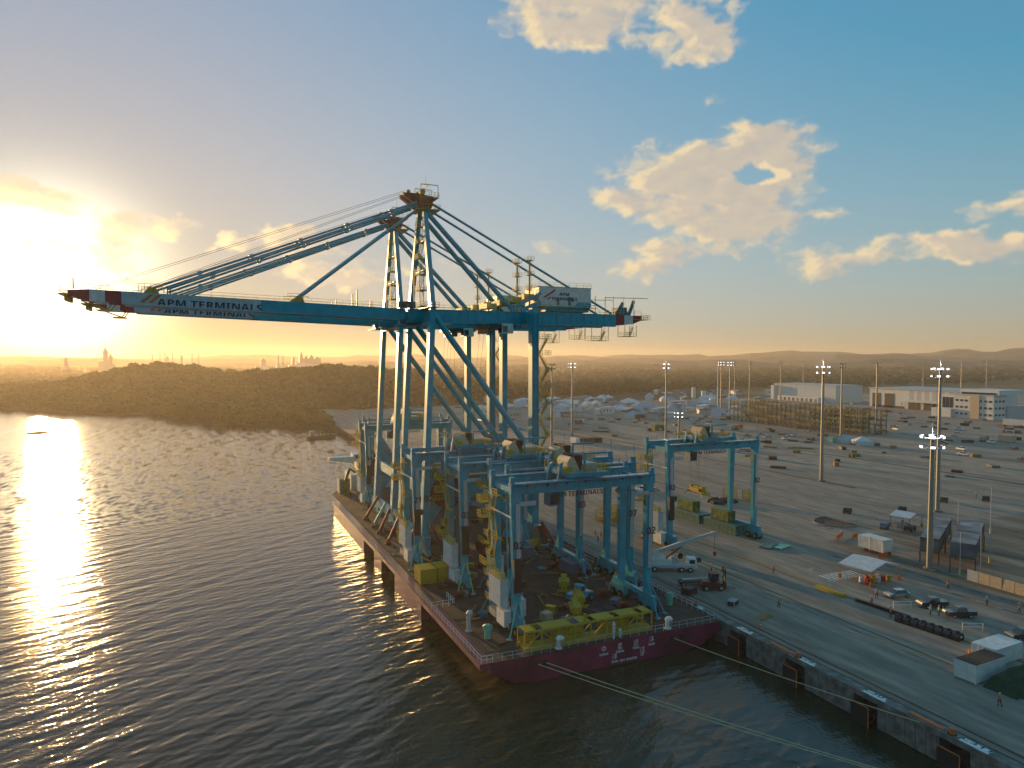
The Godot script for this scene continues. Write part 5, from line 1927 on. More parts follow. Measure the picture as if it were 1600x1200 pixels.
func build_buildings() -> void:
	# white warehouse
	var t := thing("warehouse", "big white sheet-clad warehouse with dark doors, behind the yellow racks", "warehouse", Vector3(583, DECK, -524))
	var b := MB.new()
	b.span(0, 36, 0, 17.2, -84, 0)
	for k in 42:
		b.span(-0.12, 0, 4.5, 17.0, -83.5 + k * 2, -82.6 + k * 2)
	for k in 18:
		b.span(0.5 + k * 2, 1.4 + k * 2, 1.0, 17.0, 0, 0.12)
	part("wall", b, M.white, t)
	block(t, "roof", -0.6, 36.6, 17.2, 17.7, -84.6, 0.6, M.light_grey)
	block(t, "lean_to", -9, -0.1, 0, 5.0, -70, -14, M.white)
	for k in 9:
		block(t, "door" if k % 3 else "shutter", -9.15, -9.0, 0.2, 3.6, -67 + k * 6.0, -64.2 + k * 6.0, M.black if k % 2 else M.roof_grey)
	block(t, "end_tower", -5, -0.2, 0, 15.5, -84, -80, M.white)
	block(t, "annex", 36.3, 46, 0, 9, -60, -8, M.light_grey)
	# long workshop hall
	t = thing("workshop_hall", "long white workshop hall with tall dark bays beside the office block", "hall", Vector3(575, DECK, -382))
	block(t, "wall", 0, 60, 0, 17, -96, 0, M.white)
	block(t, "roof", -1, 61, 17, 17.8, -97, 1, M.light_grey)
	for q in [[-93, -84, 13], [-80, -70, 13], [-56, -45, 7], [-41, -30, 7], [-92, -60, 2]]:
		block(t, "bay_opening", -0.2, 0.02, 0.1, q[2], q[0], q[1], M.black)
	for k in 16:
		block(t, "cladding_panel", -0.35, -0.22, 8.5, 16.5, -58 + k * 3.6, -54.6 + k * 3.6, M.light_grey if k % 2 else M.white)
	for k in 6:
		block(t, "canopy_post", -6.2, -5.8, 0, 6.5, -58 + k * 7, -57.6 + k * 7, M.roof_grey)
	block(t, "canopy", -6.5, -0.4, 6.5, 7.1, -60, -20, M.white)
	# office block
	t = thing("office_block", "cream three-storey office block with strip windows and dark glass wing", "office building", Vector3(528, DECK, -334))
	block(t, "wall", 0, 14, 0, 17.2, -30, 0, M.white)
	block(t, "roof", -0.4, 14.4, 17.2, 18.0, -30.4, 0.4, M.light_grey)
	block(t, "stair_core", -0.8, -0.02, 0, 17.6, -17, -10, M.beige)
	block(t, "penthouse", 3, 34, 18.0, 21.5, -27, 2, M.white)
	block(t, "penthouse_glazing", 2.8, 2.98, 18.1, 19.6, -26, 0, M.glass)
	for f in 3:
		for k in 8:
			if k == 4 or k == 3: continue
			var z := -28.6 + k * 3.6
			var w := block(t, "window", -0.12, 0.03, 2.6 + f * 5.0, 4.0 + f * 5.0, z, z + 2.2, M.glass)
			block(w, "sill", -0.3, -0.12, 2.4 + f * 5.0, 2.58 + f * 5.0, z - 0.1, z + 2.3, M.light_grey)
		for k in 3:
			block(t, "window", 1.5 + k * 4.2, 4.0 + k * 4.2, 2.6 + f * 5.0, 4.2 + f * 5.0, -0.03, 0.12, M.glass)
	block(t, "entrance_wing", -3, 8, 0, 6.5, -46, -30.2, M.white)
	block(t, "side_annex", 14.5, 40, 0, 9.5, -8, 1.5, M.light_grey)
	t = thing("glass_wing", "dark glazed front with white frame joined to the office block", "glass facade", Vector3(541, DECK, -384))
	block(t, "glazing", 0, 12, 0.5, 14.5, 2, 24, M.glass)
	block(t, "frame", -0.6, 12, 14.5, 16.2, 0.5, 24, M.white)
	block(t, "frame", -0.6, 12, 0, 14.5, 0.5, 1.9, M.white)
	for k in 7:
		block(t, "mullion", -0.15, -0.02, 0.5, 14.5, 4.5 + k * 3, 4.7 + k * 3, M.grey)
	crate("site_container", "cream site container beyond the office block", "container", Vector3(500, DECK, -302), Vector3(3, 4, 14), M.white)
	crate("site_container", "cream cabin on the bare ground by the parked trucks", "container", Vector3(398, DECK, -244), Vector3(4, 3.6, 7), M.beige)
	# yellow reefer racks
	rng.seed = 8
	for row in 2:
		for k in 9:
			reefer_rack(Vector3(350 + row * 17.0 + k * 0.7, DECK, -301 - k * 13.2), row, k)
	# camp of white marquees, huts and silos
	var camp := [[350, -636, 39, 5, 1], [361, -620, 19, 5, 0], [386, -644, 15, 5, 0], [328, -613, 12, 4, 0], [325, -565, 15, 5, 0], [337, -551, 15, 5, 1], [293, -498, 10, 4, 2], [303, -540, 8, 4, 2], [366, -566, 18, 5, 0], [331, -488, 18, 7, 0], [345, -472, 15, 6, 0], [299, -461, 9, 4, 0], [279, -542, 10, 4, 0], [305, -613, 11, 5, 2], [436, -635, 23, 6, 0], [458, -625, 20, 6, 1], [521, -745, 16, 5, 2], [516, -714, 12, 4, 2], [498, -661, 14, 5, 0], [465, -575, 19, 7, 0], [490, -570, 18, 6, 0], [403, -541, 14, 4, 1], [415, -517, 14, 3, 2], [614, -705, 32, 4, 1], [640, -667, 23, 7, 2], [485, -548, 14, 4, 2], [530, -573, 22, 4, 1], [600, -621, 13, 6, 2], [264, -565, 11, 4, 0], [270, -598, 13, 5, 0], [246, -573, 10, 4, 0], [222, -543, 11, 4, 0], [216, -497, 10, 3, 1], [223, -583, 9, 3, 2], [381, -498, 8, 3, 2], [308, -505, 8, 3, 2], [571, -690, 20, 5, 1], [430, -600, 15, 5, 0], [345, -592, 16, 5, 1], [290, -575, 14, 4, 1], [316, -530, 10, 4, 0], [352, -530, 12, 5, 0], [250, -535, 9, 4, 2], [200, -560, 11, 4, 1]]
	rng.seed = 808
	for k in 52:   # the camp goes on in rows between these
		var az := deg_to_rad(rng.randf_range(20.5, 41.0))
		var far := rng.randf_range(545, 760)
		var px := sin(az) * far
		if px > 470: far *= 1.08
		camp.append([px, -cos(az) * far, rng.randf_range(8, 20), rng.randf_range(3.4, 5.6), [0, 1, 2, 0, 2][k % 5]])
	var seen_kind := [0, 0, 0]
	for q in camp:
		var kind: int = q[4]
		seen_kind[kind] += 1
		var lab: String = ["white peaked marquee in the workers' camp", "long low grey-roofed shed in the workers' camp", "small flat-roofed site hut in the workers' camp"][kind]
		var gr: String = ["peaked marquees of the camp", "long sheds of the camp", "site huts of the camp"][kind]
		marquee(lab, Vector3(q[0], DECK, q[1]), q[2] * 1.25, q[3] * 1.35, kind, gr)
	for q in [[479, -616, 2.0, 14.3], [500, -626, 2.5, 9.5]]:
		t = thing("silo", "tall white cement silo above the camp" if q[3] > 12 else "shorter white cement silo above the camp", "silo", Vector3(q[0], DECK, q[1]), 0, "cement silos")
		b = MB.new()
		b.tube(Vector3(0, 3, 0), Vector3(0, q[3], 0), q[2], -1, 16)
		b.tube(Vector3(0, 1, 0), Vector3(0, 3, 0), 0.5, q[2], 16)
		part("barrel", b, M.white, t)
		for k in 4:
			b = MB.new()
			var a := TAU * k / 4
			b.bar(Vector3(cos(a) * q[2], 0, sin(a) * q[2]), Vector3(cos(a) * q[2], 3.4, sin(a) * q[2]), 0.25, 0.25)
			part("leg", b, M.grey, t)
	# refinery far up the coast
	for q in [[-6.25, 80, 16, 0], [-5.94, 62, 12, 0], [-3.34, 62, 4, 1], [-2.84, 66, 4, 1], [-2.51, 70, 4, 1], [-2.35, 58, 9, 0], [-2.01, 68, 4, 1], [-1.42, 60, 9, 0], [-0.73, 66, 4, 1], [-0.3, 64, 4, 1], [5.31, 60, 6, 1], [5.64, 58, 6, 1], [6.39, 56, 12, 0], [6.96, 70, 14, 0], [7.33, 56, 26, 0], [7.72, 60, 22, 0], [8.15, 54, 30, 0], [-8.6, 52, 10, 0], [4.2, 50, 20, 0]]:
		var at := along(q[0], 0) * 2500.0
		t = thing("plant_stack" if q[3] else "plant_tower", "slender chimney of the hazy refinery on the skyline" if q[3] else "blocky tower of the hazy refinery on the skyline", "chimney" if q[3] else "tower", at, 0, "refinery on the skyline")
		b = MB.new()
		if q[3]: b.tube(Vector3.ZERO, Vector3(0, q[1], 0), q[2] * 0.55, q[2] * 0.35, 10)
		else:
			b.span(-q[2] * 0.4, q[2] * 0.4, 0, q[1] * 0.9, -8, 8)
			b.span(-q[2] * 0.22, q[2] * 0.18, q[1] * 0.9, q[1], -5, 5)
		part("shaft", b, M.concrete_light if q[3] else M.galvanised, t)
		b = MB.new()
		b.span(-q[2] * 1.2, q[2] * 0.9, 0, q[1] * 0.5, -12, 12)
		part("base_building", b, M.light_grey, t)

func reefer_rack(at: Vector3, row: int, k: int) -> void:
	var t := thing("container_rack", "yellow-brown steel container rack with stacked walkways, %s row" % ("front" if row == 0 else "rear"), "rack", at, 0, "yellow steel container racks")
	for z in [-6.0, -2.0, 2.0, 6.0]:
		var b := MB.new()
		for x in [-2.0, 2.0]:
			b.bar(Vector3(x, 0, z), Vector3(x, 14.2 + rng.randf() * 1.0, z), 0.28, 0.28)
		for f in 5:
			b.bar(Vector3(-2.2, 2.6 + f * 2.8, z), Vector3(2.2, 2.6 + f * 2.8, z), 0.2, 0.2)
		b.bar(Vector3(-2, 0, z), Vector3(2, 5.4, z), 0.14, 0.14)
		b.bar(Vector3(2, 5.4, z), Vector3(-2, 11.0, z), 0.14, 0.14)
		part("trestle", b, M.scaffold, t)
	for f in 5:
		var b := MB.new()
		var y := 2.7 + f * 2.8
		b.span(-2.0, 2.0, y, y + 0.12, -6.2, 6.2)
		b.rail([Vector3(-2, y, -6.2), Vector3(-2, y, 6.2)], 1.1, 1.5, 0.07)
		b.rail([Vector3(-2, y, 6.2), Vector3(2, y, 6.2)], 1.1, 1.3, 0.07)
		part("walkway", b, M.scaffold if (f + k) % 3 else M.yellow, t)

func marquee(label: String, at: Vector3, w: float, h: float, kind: int, group: String) -> void:
	var t := thing(["marquee", "camp_shed", "site_hut"][kind], label, ["tent", "shed", "hut"][kind], at, rng.randf_range(-0.5, 0.5) + 0.6, group)
	var b := MB.new()
	var d := 9.0 if kind != 2 else 5.0
	if kind == 0:
		var n := maxi(1, int(w / 9.0))
		for k in n:
			var x0 := -w / 2 + k * w / n
			var x1 := x0 + w / n
			var c := Vector3((x0 + x1) / 2, h * 1.05, 0)
			var p := [Vector3(x0, h * 0.55, d / 2), Vector3(x1, h * 0.55, d / 2), Vector3(x1, h * 0.55, -d / 2), Vector3(x0, h * 0.55, -d / 2)]
			for i in 4: b.tri(p[i], c, p[(i + 1) % 4])
		part("roof", b, M.tent if rng.randf() < 0.75 else M.tent_blue, t)
		b = MB.new()
		b.quad(Vector3(-w / 2, h * 0.2, -d / 2), Vector3(-w / 2, h * 0.55, -d / 2), Vector3(w / 2, h * 0.55, -d / 2), Vector3(w / 2, h * 0.2, -d / 2))
		b.span(-w / 2, -w / 2 + 0.15, 0, h * 0.55, -d / 2, d / 2)
		part("side_wall", b, M.tent, t)
		for k in n + 1:
			for z in [-d / 2 + 0.1, d / 2 - 0.1]:
				b = MB.new()
				b.bar(Vector3(-w / 2 + k * w / n, 0, z), Vector3(-w / 2 + k * w / n, h * 0.56, z), 0.14, 0.14)
				part("pole", b, M.grey, t)
	else:
		b.span(-w / 2, w / 2, 0, h * 0.72, -d / 2, d / 2)
		part("wall", b, M.white if kind == 2 else M.light_grey, t)
		b = MB.new()
		if kind == 1:
			b.slab([Vector2(-w / 2 - 0.5, h * 0.72), Vector2(w / 2 + 0.5, h * 0.72), Vector2(w / 2 + 0.5, h * 0.8), Vector2(-w / 2 - 0.5, h * 0.8)], -d / 2 - 0.6, d / 2 + 0.6)
			b.hexa([Vector3(-w / 2 - 0.4, h * 0.8, d / 2 + 0.5), Vector3(w / 2 + 0.4, h * 0.8, d / 2 + 0.5), Vector3(w / 2 + 0.4, h * 0.8, -d / 2 - 0.5), Vector3(-w / 2 - 0.4, h * 0.8, -d / 2 - 0.5), Vector3(-w / 2 - 0.4, h, 0.1), Vector3(w / 2 + 0.4, h, 0.1), Vector3(w / 2 + 0.4, h, -0.1), Vector3(-w / 2 - 0.4, h, -0.1)])
		else:
			b.span(-w / 2 - 0.2, w / 2 + 0.2, h * 0.72, h * 0.8, -d / 2 - 0.2, d / 2 + 0.2)
		part("roof", b, M.roof_grey if kind == 1 else M.white, t)
		for k in maxi(2, int(w / 4.0)):
			block(t, "window", -w / 2 + 1 + k * 3.6, -w / 2 + 2.2 + k * 3.6, h * 0.3, h * 0.55, d / 2 - 0.02, d / 2 + 0.04, M.glass)

# ---------------------------------------------------------------- vehicles
func make_car(called: String, mat: Material, kind: int) -> Node3D:
	var t := thing(called, called, "car", Vector3.ZERO, 0)
	var b := MB.new()
	var tall := 1.45 if kind == 0 else 1.85
	var lo: Array = [Vector2(-2.2, 0.35), Vector2(2.2, 0.35), Vector2(2.25, 0.62), Vector2(2.1, 0.82), Vector2(-2.15, 0.95), Vector2(-2.25, 0.7)]
	if kind == 1: lo = [Vector2(-2.6, 0.5), Vector2(2.5, 0.5), Vector2(2.55, 0.85), Vector2(2.4, 1.15), Vector2(-2.6, 1.2)]
	b.slab(lo, -0.88, 0.88)
	var body := part("body", b, mat, t)
	b = MB.new()
	if kind == 0: b.hexa([Vector3(-1.8, 0.9, 0.84), Vector3(1.25, 0.84, 0.84), Vector3(1.25, 0.84, -0.84), Vector3(-1.8, 0.9, -0.84), Vector3(-1.2, tall, 0.66), Vector3(0.45, tall, 0.66), Vector3(0.45, tall, -0.66), Vector3(-1.2, tall, -0.66)])
	else: b.hexa([Vector3(-1.0 if kind == 1 else -2.2, 1.18, 0.86), Vector3(1.2, 1.15, 0.86), Vector3(1.2, 1.15, -0.86), Vector3(-1.0 if kind == 1 else -2.2, 1.18, -0.86), Vector3(-0.8, tall, 0.7), Vector3(0.5, tall, 0.7), Vector3(0.5, tall, -0.7), Vector3(-0.8, tall, -0.7)])
	part("window_band", b, M.glass, body)
	b = MB.new()
	b.box(Vector3(-0.35 if kind == 0 else -0.15, tall + 0.02, 0), Vector3(1.6 if kind == 0 else 1.3, 0.05, 1.32))
	part("roof", b, mat, t)
	for x in [-1.4, 1.4]:
		for z in [-0.85, 0.85]:
			var w := Node3D.new()
			w.name = "wheel_mount"
			t.add_child(w, true)
			w.position = Vector3(x, 0, z)
			w.rotation.y = PI / 2
			tyre_wheel(w, Vector3(0, 0.34, 0), 0.34, 0.22, M.light_grey)
	for z in [-0.65, 0.65]:
		block(t, "headlight", 2.18, 2.27, 0.62, 0.78, z - 0.18, z + 0.18, M.light_grey)
		block(t, "tail_light", -2.27, -2.2, 0.7, 0.86, z - 0.16, z + 0.16, M.red)
	return t

func wheels_along(t: Node3D, xs: Array, hw: float, r: float, w: float, hub: Material) -> void:
	for x in xs:
		for z in [-hw, hw]:
			var o := Node3D.new()
			o.name = "wheel_mount"
			t.add_child(o, true)
			o.position = Vector3(x, 0, z)
			o.rotation.y = PI / 2
			tyre_wheel(o, Vector3(0, r, 0), r, w, hub)

func truck_crane() -> void:
	var t := thing("truck_crane", "white truck-mounted crane with its telescopic boom half raised on the quay", "mobile crane", Vector3(90.2, DECK, -123.6), -0.5)
	var b := MB.new()
	b.span(-5.6, 5.0, 0.95, 1.45, -1.25, 1.25)
	part("chassis", b, M.light_grey, t)
	b = MB.new()
	b.slab([Vector2(3.3, 0.8), Vector2(5.6, 0.8), Vector2(5.7, 1.7), Vector2(5.4, 2.9), Vector2(3.6, 2.95), Vector2(3.3, 1.6)], -1.2, 1.2)
	var cab := part("cab", b, M.white, t)
	b = MB.new()
	b.bar(Vector3(5.62, 1.8, 0), Vector3(5.45, 2.75, 0), 2.1, 0.12)
	b.span(4.0, 5.1, 1.9, 2.7, -1.23, 1.23)
	part("window", b, M.glass, cab)
	b = MB.new()
	b.span(-3.6, 0.4, 1.45, 2.6, -1.2, 1.0)
	b.slab([Vector2(-3.4, 2.6), Vector2(-0.8, 2.6), Vector2(-2.6, 4.3), Vector2(-3.4, 4.0)], -0.5, 0.5)
	part("superstructure", b, M.white, t)
	b = MB.new()
	b.slab([Vector2(0.3, 1.45), Vector2(1.7, 1.45), Vector2(1.6, 2.4), Vector2(1.1, 2.9), Vector2(0.3, 2.9)], -1.25, -0.3)
	part("crane_cab", b, M.light_grey, t)
	b = MB.new()
	b.bar(Vector3(-3.2, 3.7, 0), Vector3(3.0, 6.0, 0), 0.75, 0.9)
	b.bar(Vector3(3.0, 6.0, 0), Vector3(6.6, 7.34, 0), 0.6, 0.7)
	b.bar(Vector3(6.6, 7.34, 0), Vector3(9.0, 8.2, 0), 0.5, 0.55)
	b.box(Vector3(9.2, 8.1, 0), Vector3(0.9, 0.9, 0.7))
	var boom := part("boom", b, M.light_grey, t)
	b = MB.new()
	b.tube(Vector3(-0.8, 2.6, 0), Vector3(2.6, 5.4, 0), 0.2, -1, 10)
	part("lift_cylinder", b, M.steel, t)
	b = MB.new()
	for z in [-0.2, 0.2]:
		b.bar(Vector3(9.3, 7.8, z), Vector3(9.3, 4.2, z), 0.05, 0.05)
	part("hook_rope", b, M.wire, boom)
	b = MB.new()
	b.slab([Vector2(9.0, 3.4), Vector2(9.6, 3.4), Vector2(9.7, 4.2), Vector2(8.9, 4.2)], -0.2, 0.2)
	part("hook_block", b, M.red, boom)
	b = MB.new()
	b.tube(Vector3(2.2, 3.2, -0.3), Vector3(2.2, 3.2, 0.3), 0.6, -1, 14)
	part("spare_wheel", b, M.rubber, t)
	wheels_along(t, [-4.6, -3.2, 2.4, 4.2], 1.1, 0.55, 0.4, M.light_grey)
	for x in [-5.2, 0.9]:
		for z in [-1, 1]:
			b = MB.new()
			b.bar(Vector3(x, 1.0, z * 1.2), Vector3(x, 1.0, z * 2.6), 0.25, 0.25)
			b.bar(Vector3(x, 1.1, z * 2.6), Vector3(x, 0.1, z * 2.6), 0.18, 0.18)
			b.box(Vector3(x, 0.06, z * 2.6), Vector3(0.7, 0.1, 0.7))
			part("outrigger", b, M.grey, t)

func forklift() -> void:
	var t := thing("forklift", "heavy dark red forklift truck on the quay apron", "forklift", Vector3(90.6, DECK, -109.8), -0.35)
	var b := MB.new()
	b.slab([Vector2(-2.6, 0.5), Vector2(1.6, 0.5), Vector2(1.6, 1.4), Vector2(-0.4, 1.7), Vector2(-2.4, 1.9), Vector2(-2.8, 1.2)], -0.95, 0.95)
	part("body", b, M.maroon, t)
	b = MB.new()
	for x in [-0.9, 0.8]:
		for z in [-0.7, 0.7]:
			b.bar(Vector3(x, 1.5, z), Vector3(x * 0.8, 3.2, z), 0.12, 0.12)
	b.span(-0.9, 0.8, 3.2, 3.32, -0.85, 0.85)
	var cab := part("cab", b, M.maroon, t)
	b = MB.new()
	b.span(-0.7, 0.6, 1.7, 3.1, -0.66, 0.66)
	part("window", b, M.glass, cab)
	b = MB.new()
	for z in [-0.55, 0.55]:
		b.bar(Vector3(2.0, 0.3, z), Vector3(2.0, 4.3, z), 0.22, 0.3)
	for y in [0.6, 2.2, 4.2]:
		b.bar(Vector3(2.0, y, -0.6), Vector3(2.0, y, 0.6), 0.16, 0.2)
	part("mast", b, M.black, t)
	b = MB.new()
	for z in [-0.5, 0.5]:
		b.bar(Vector3(2.2, 0.35, z), Vector3(4.2, 0.3, z), 0.2, 0.1)
		b.bar(Vector3(2.25, 0.3, z), Vector3(2.25, 1.5, z), 0.2, 0.1)
	part("fork", b, M.steel, t)
	wheels_along(t, [-1.8, 1.1], 0.95, 0.6, 0.45, M.grey)

func truck(label: String, at: Vector3, turn: float, mat: Material, cargo: Material) -> void:
	var t := thing("flatbed_truck", label, "truck", at, turn)
	var b := MB.new()
	b.slab([Vector2(2.2, 0.7), Vector2(4.1, 0.7), Vector2(4.2, 1.6), Vector2(3.9, 2.8), Vector2(2.4, 2.8), Vector2(2.2, 1.6)], -1.2, 1.2)
	var cab := part("cab", b, mat, t)
	block(cab, "window", 2.9, 3.85, 1.8, 2.5, -1.23, 1.23, M.glass)
	b = MB.new()
	b.span(-4.2, 2.0, 0.9, 1.2, -1.2, 1.2)
	part("bed", b, M.grey, t)
	b = MB.new()
	b.span(-4.0, 1.7, 1.2, 2.6, -1.15, 1.15)
	part("load_body", b, cargo, t)
	wheels_along(t, [-3.2, -2.0, 3.0], 1.05, 0.5, 0.35, M.light_grey)

func loader(label: String, at: Vector3, turn: float, mat: Material) -> void:
	var t := thing("wheel_loader", label, "loader", at, turn)
	var b := MB.new()
	b.slab([Vector2(-2.8, 0.8), Vector2(0.9, 0.8), Vector2(0.9, 1.6), Vector2(-0.6, 1.9), Vector2(-2.8, 1.8)], -0.9, 0.9)
	part("body", b, mat, t)
	b = MB.new()
	b.slab([Vector2(-0.7, 1.6), Vector2(0.8, 1.6), Vector2(0.6, 3.1), Vector2(-0.6, 3.1)], -0.75, 0.75)
	part("cab", b, M.glass, t)
	b = MB.new()
	for z in [-0.5, 0.5]: b.bar(Vector3(0.6, 1.4, z), Vector3(3.0, 0.8, z), 0.2, 0.35)
	part("arm", b, mat, t)
	b = MB.new()
	b.slab([Vector2(2.8, 0.1), Vector2(4.0, 0.1), Vector2(3.6, 0.5), Vector2(3.2, 1.3), Vector2(2.8, 1.2)], -1.25, 1.25)
	part("bucket", b, M.grey, t)
	wheels_along(t, [-1.9, 1.3], 1.0, 0.75, 0.5, mat)

# ---------------------------------------------------------------- people
func body_mesh(pose: int) -> ArrayMesh:
	# one skin over tapered bones, meshed as surface nets
	var st := 0.16 if pose == 1 else 0.1
	var j := [
		[Vector3(0, 0.98, 0), Vector3(0, 1.38, 0), 0.145, 0.165, 1], [Vector3(-0.12, 1.40, 0), Vector3(0.12, 1.40, 0), 0.1, 0.1, 1], [Vector3(0, 1.42, 0), Vector3(0, 1.56, 0.01), 0.06, 0.055, 2],
		[Vector3(0, 1.62, 0.01), Vector3(0, 1.70, 0.01), 0.085, 0.095, 2], [Vector3(0, 1.62, 0.1), Vector3(0, 1.6, 0.105), 0.02, 0.022, 2],
		[Vector3(-0.09, 0.95, 0), Vector3(-0.11, 0.5, st), 0.095, 0.065, 0], [Vector3(-0.11, 0.5, st), Vector3(-0.12, 0.08, st * 0.6), 0.062, 0.045, 0], [Vector3(-0.12, 0.05, st * 0.6 - 0.03), Vector3(-0.13, 0.04, st * 0.6 + 0.17), 0.045, 0.04, 3],
		[Vector3(0.09, 0.95, 0), Vector3(0.11, 0.5, -st * 0.5), 0.095, 0.065, 0], [Vector3(0.11, 0.5, -st * 0.5), Vector3(0.12, 0.08, -st * 1.4), 0.062, 0.045, 0], [Vector3(0.12, 0.05, -st * 1.4 - 0.03), Vector3(0.13, 0.04, -st * 1.4 + 0.17), 0.045, 0.04, 3],
		[Vector3(-0.19, 1.4, 0), Vector3(-0.25, 1.12, -0.04), 0.055, 0.045, 1], [Vector3(-0.25, 1.12, -0.04), Vector3(-0.24, 0.88, 0.08 if pose == 1 else 0.03), 0.042, 0.034, 1],
		[Vector3(0.19, 1.4, 0), Vector3(0.25, 1.12, 0.02), 0.055, 0.045, 1], [Vector3(0.25, 1.12, 0.02), Vector3(0.22, 0.9 if pose == 0 else 1.16, 0.06 if pose == 0 else 0.26), 0.042, 0.034, 1],
	]
	for s in [-1, 1]:   # hands with a thumb and four fingers
		var w: Vector3 = j[12][1] if s < 0 else j[14][1]
		var d: Vector3 = (w - (j[12][0] if s < 0 else j[14][0])).normalized()
		j.append([w, w + d * 0.07, 0.032, 0.036, 2])
		for k in 4: j.append([w + d * 0.07 + Vector3(0, 0, (k - 1.5) * 0.022), w + d * (0.15 - 0.012 * absf(k - 1.5)) + Vector3(-s * 0.02, 0, (k - 1.5) * 0.022), 0.012, 0.01, 2])
		j.append([w + d * 0.02 + Vector3(0, 0, 0.03), w + d * 0.07 + Vector3(0, 0, 0.06), 0.013, 0.011, 2])
	var cols := [Color(0.02, 0.025, 0.04), Color(0.5, 0.2, 0.12) if pose == 1 else Color(0.25, 0.3, 0.36), Color(0.28, 0.15, 0.09), Color(0.015, 0.013, 0.012)]
	var h := 0.03
	var lo := Vector3(-0.42, -0.03, -0.36)
	var n := Vector3i(28, 62, 26)
	var val := PackedFloat32Array()
	val.resize(n.x * n.y * n.z)
	val.fill(1.0)
	var which := PackedByteArray()
	which.resize(val.size())
	for bn in j:
		var a: Vector3 = bn[0]
		var c: Vector3 = bn[1]
		var m: float = maxf(bn[2], bn[3]) + 2.2 * h
		var i0 := Vector3i(((a.min(c) - Vector3.ONE * m - lo) / h).floor()).clamp(Vector3i.ZERO, n - Vector3i.ONE)
		var i1 := Vector3i(((a.max(c) + Vector3.ONE * m - lo) / h).ceil()).clamp(Vector3i.ZERO, n - Vector3i.ONE)
		var ab := c - a
		var l2 := maxf(ab.length_squared(), 1e-6)
		for z in range(i0.z, i1.z + 1):
			for y in range(i0.y, i1.y + 1):
				for x in range(i0.x, i1.x + 1):
					var p := lo + Vector3(x, y, z) * h
					var f := clampf((p - a).dot(ab) / l2, 0, 1)
					var d: float = (p - a - ab * f).length() - lerpf(bn[2], bn[3], f)
					var k := (z * n.y + y) * n.x + x
					var o := val[k]
					if d < o: which[k] = bn[4]
					var q := maxf(0.02 - absf(d - o), 0) / 0.02
					val[k] = minf(d, o) - q * q * 0.02 * 0.25
	var at := {}
	var b := MB.new()
	b.tint = true
	for z in n.z - 1:
		for y in n.y - 1:
			for x in n.x - 1:
				var k := (z * n.y + y) * n.x + x
				var ins := 0
				var sum := Vector3.ZERO
				var cnt := 0
				var ids := [k, k + 1, k + n.x, k + n.x + 1, k + n.x * n.y, k + n.x * n.y + 1, k + n.x * n.y + n.x, k + n.x * n.y + n.x + 1]
				for e in 8:
					if val[ids[e]] < 0: ins += 1
				if ins == 0 or ins == 8: continue
				for e in 8:
					for ax in 3:
						var g := e | (1 << ax)
						if g == e: continue
						var va := val[ids[e]]
						var vb := val[ids[g]]
						if (va < 0) == (vb < 0): continue
						var f := va / (va - vb)
						sum += Vector3(e & 1, (e >> 1) & 1, (e >> 2) & 1).lerp(Vector3(g & 1, (g >> 1) & 1, (g >> 2) & 1), f)
						cnt += 1
				at[k] = b.v.size()
				var best := 0
				for e in 8:
					if val[ids[e]] < val[ids[best]]: best = e
				b.v.append(lo + (Vector3(x, y, z) + sum / cnt) * h)
				b.n.append(Vector3(val[ids[1]] - val[ids[0]] + val[ids[7]] - val[ids[6]], val[ids[2]] - val[ids[0]] + val[ids[7]] - val[ids[5]], val[ids[4]] - val[ids[0]] + val[ids[7]] - val[ids[3]]).normalized())
				b.c.append(cols[which[ids[best]]])
	var sx := [1, n.x, n.x * n.y]
	for z in range(1, n.z - 1):
		for y in range(1, n.y - 1):
			for x in range(1, n.x - 1):
				var k := (z * n.y + y) * n.x + x
				for ax in 3:
					var ina := val[k] < 0
					if ina == (val[k + sx[ax]] < 0): continue
					var u: int = sx[(ax + 1) % 3]
					var w: int = sx[(ax + 2) % 3]
					var q := [k, k - u, k - u - w, k - w]
					if not (at.has(q[0]) and at.has(q[1]) and at.has(q[2]) and at.has(q[3])): continue
					var r := [at[q[0]], at[q[1]], at[q[2]], at[q[3]]]
					if ina: b.ix.append_array([r[0], r[2], r[1], r[0], r[3], r[2]])
					else: b.ix.append_array([r[0], r[1], r[2], r[0], r[2], r[3]])
	return b.mesh()

func person(label: String, at: Vector3, turn: float, vest: Material, helmet: Material, pose := 0) -> void:
	var key := "person%d" % pose
	if not shared.has(key):
		shared[key] = body_mesh(pose)
		var b := MB.new()
		for k in 2:   # a hi-vis vest as a sleeve round the trunk
			b.tube(Vector3(0, 0.98 + 0.22 * k, 0), Vector3(0, 1.2 + 0.22 * k, 0), 0.175 + 0.015 * k, 0.19 + 0.005 * k, 14, false)
		shared["vest"] = b.mesh()
		b = MB.new()
		b.tube(Vector3(0, 1.715, 0.01), Vector3(0, 1.73, 0.02), 0.15, 0.14, 14)
		b.tube(Vector3(0, 1.73, 0.01), Vector3(0, 1.79, 0.01), 0.118, 0.1, 14)
		b.tube(Vector3(0, 1.79, 0.01), Vector3(0, 1.83, 0.01), 0.1, 0.045, 14)
		shared["helmet"] = b.mesh()
	var t := thing("person", label, "person", at, turn, "people at work on the quay")
	put("body", shared[key], M.body, t)
	if vest: put("vest", shared["vest"], vest, t)
	if helmet: put("helmet", shared["helmet"], helmet, t)

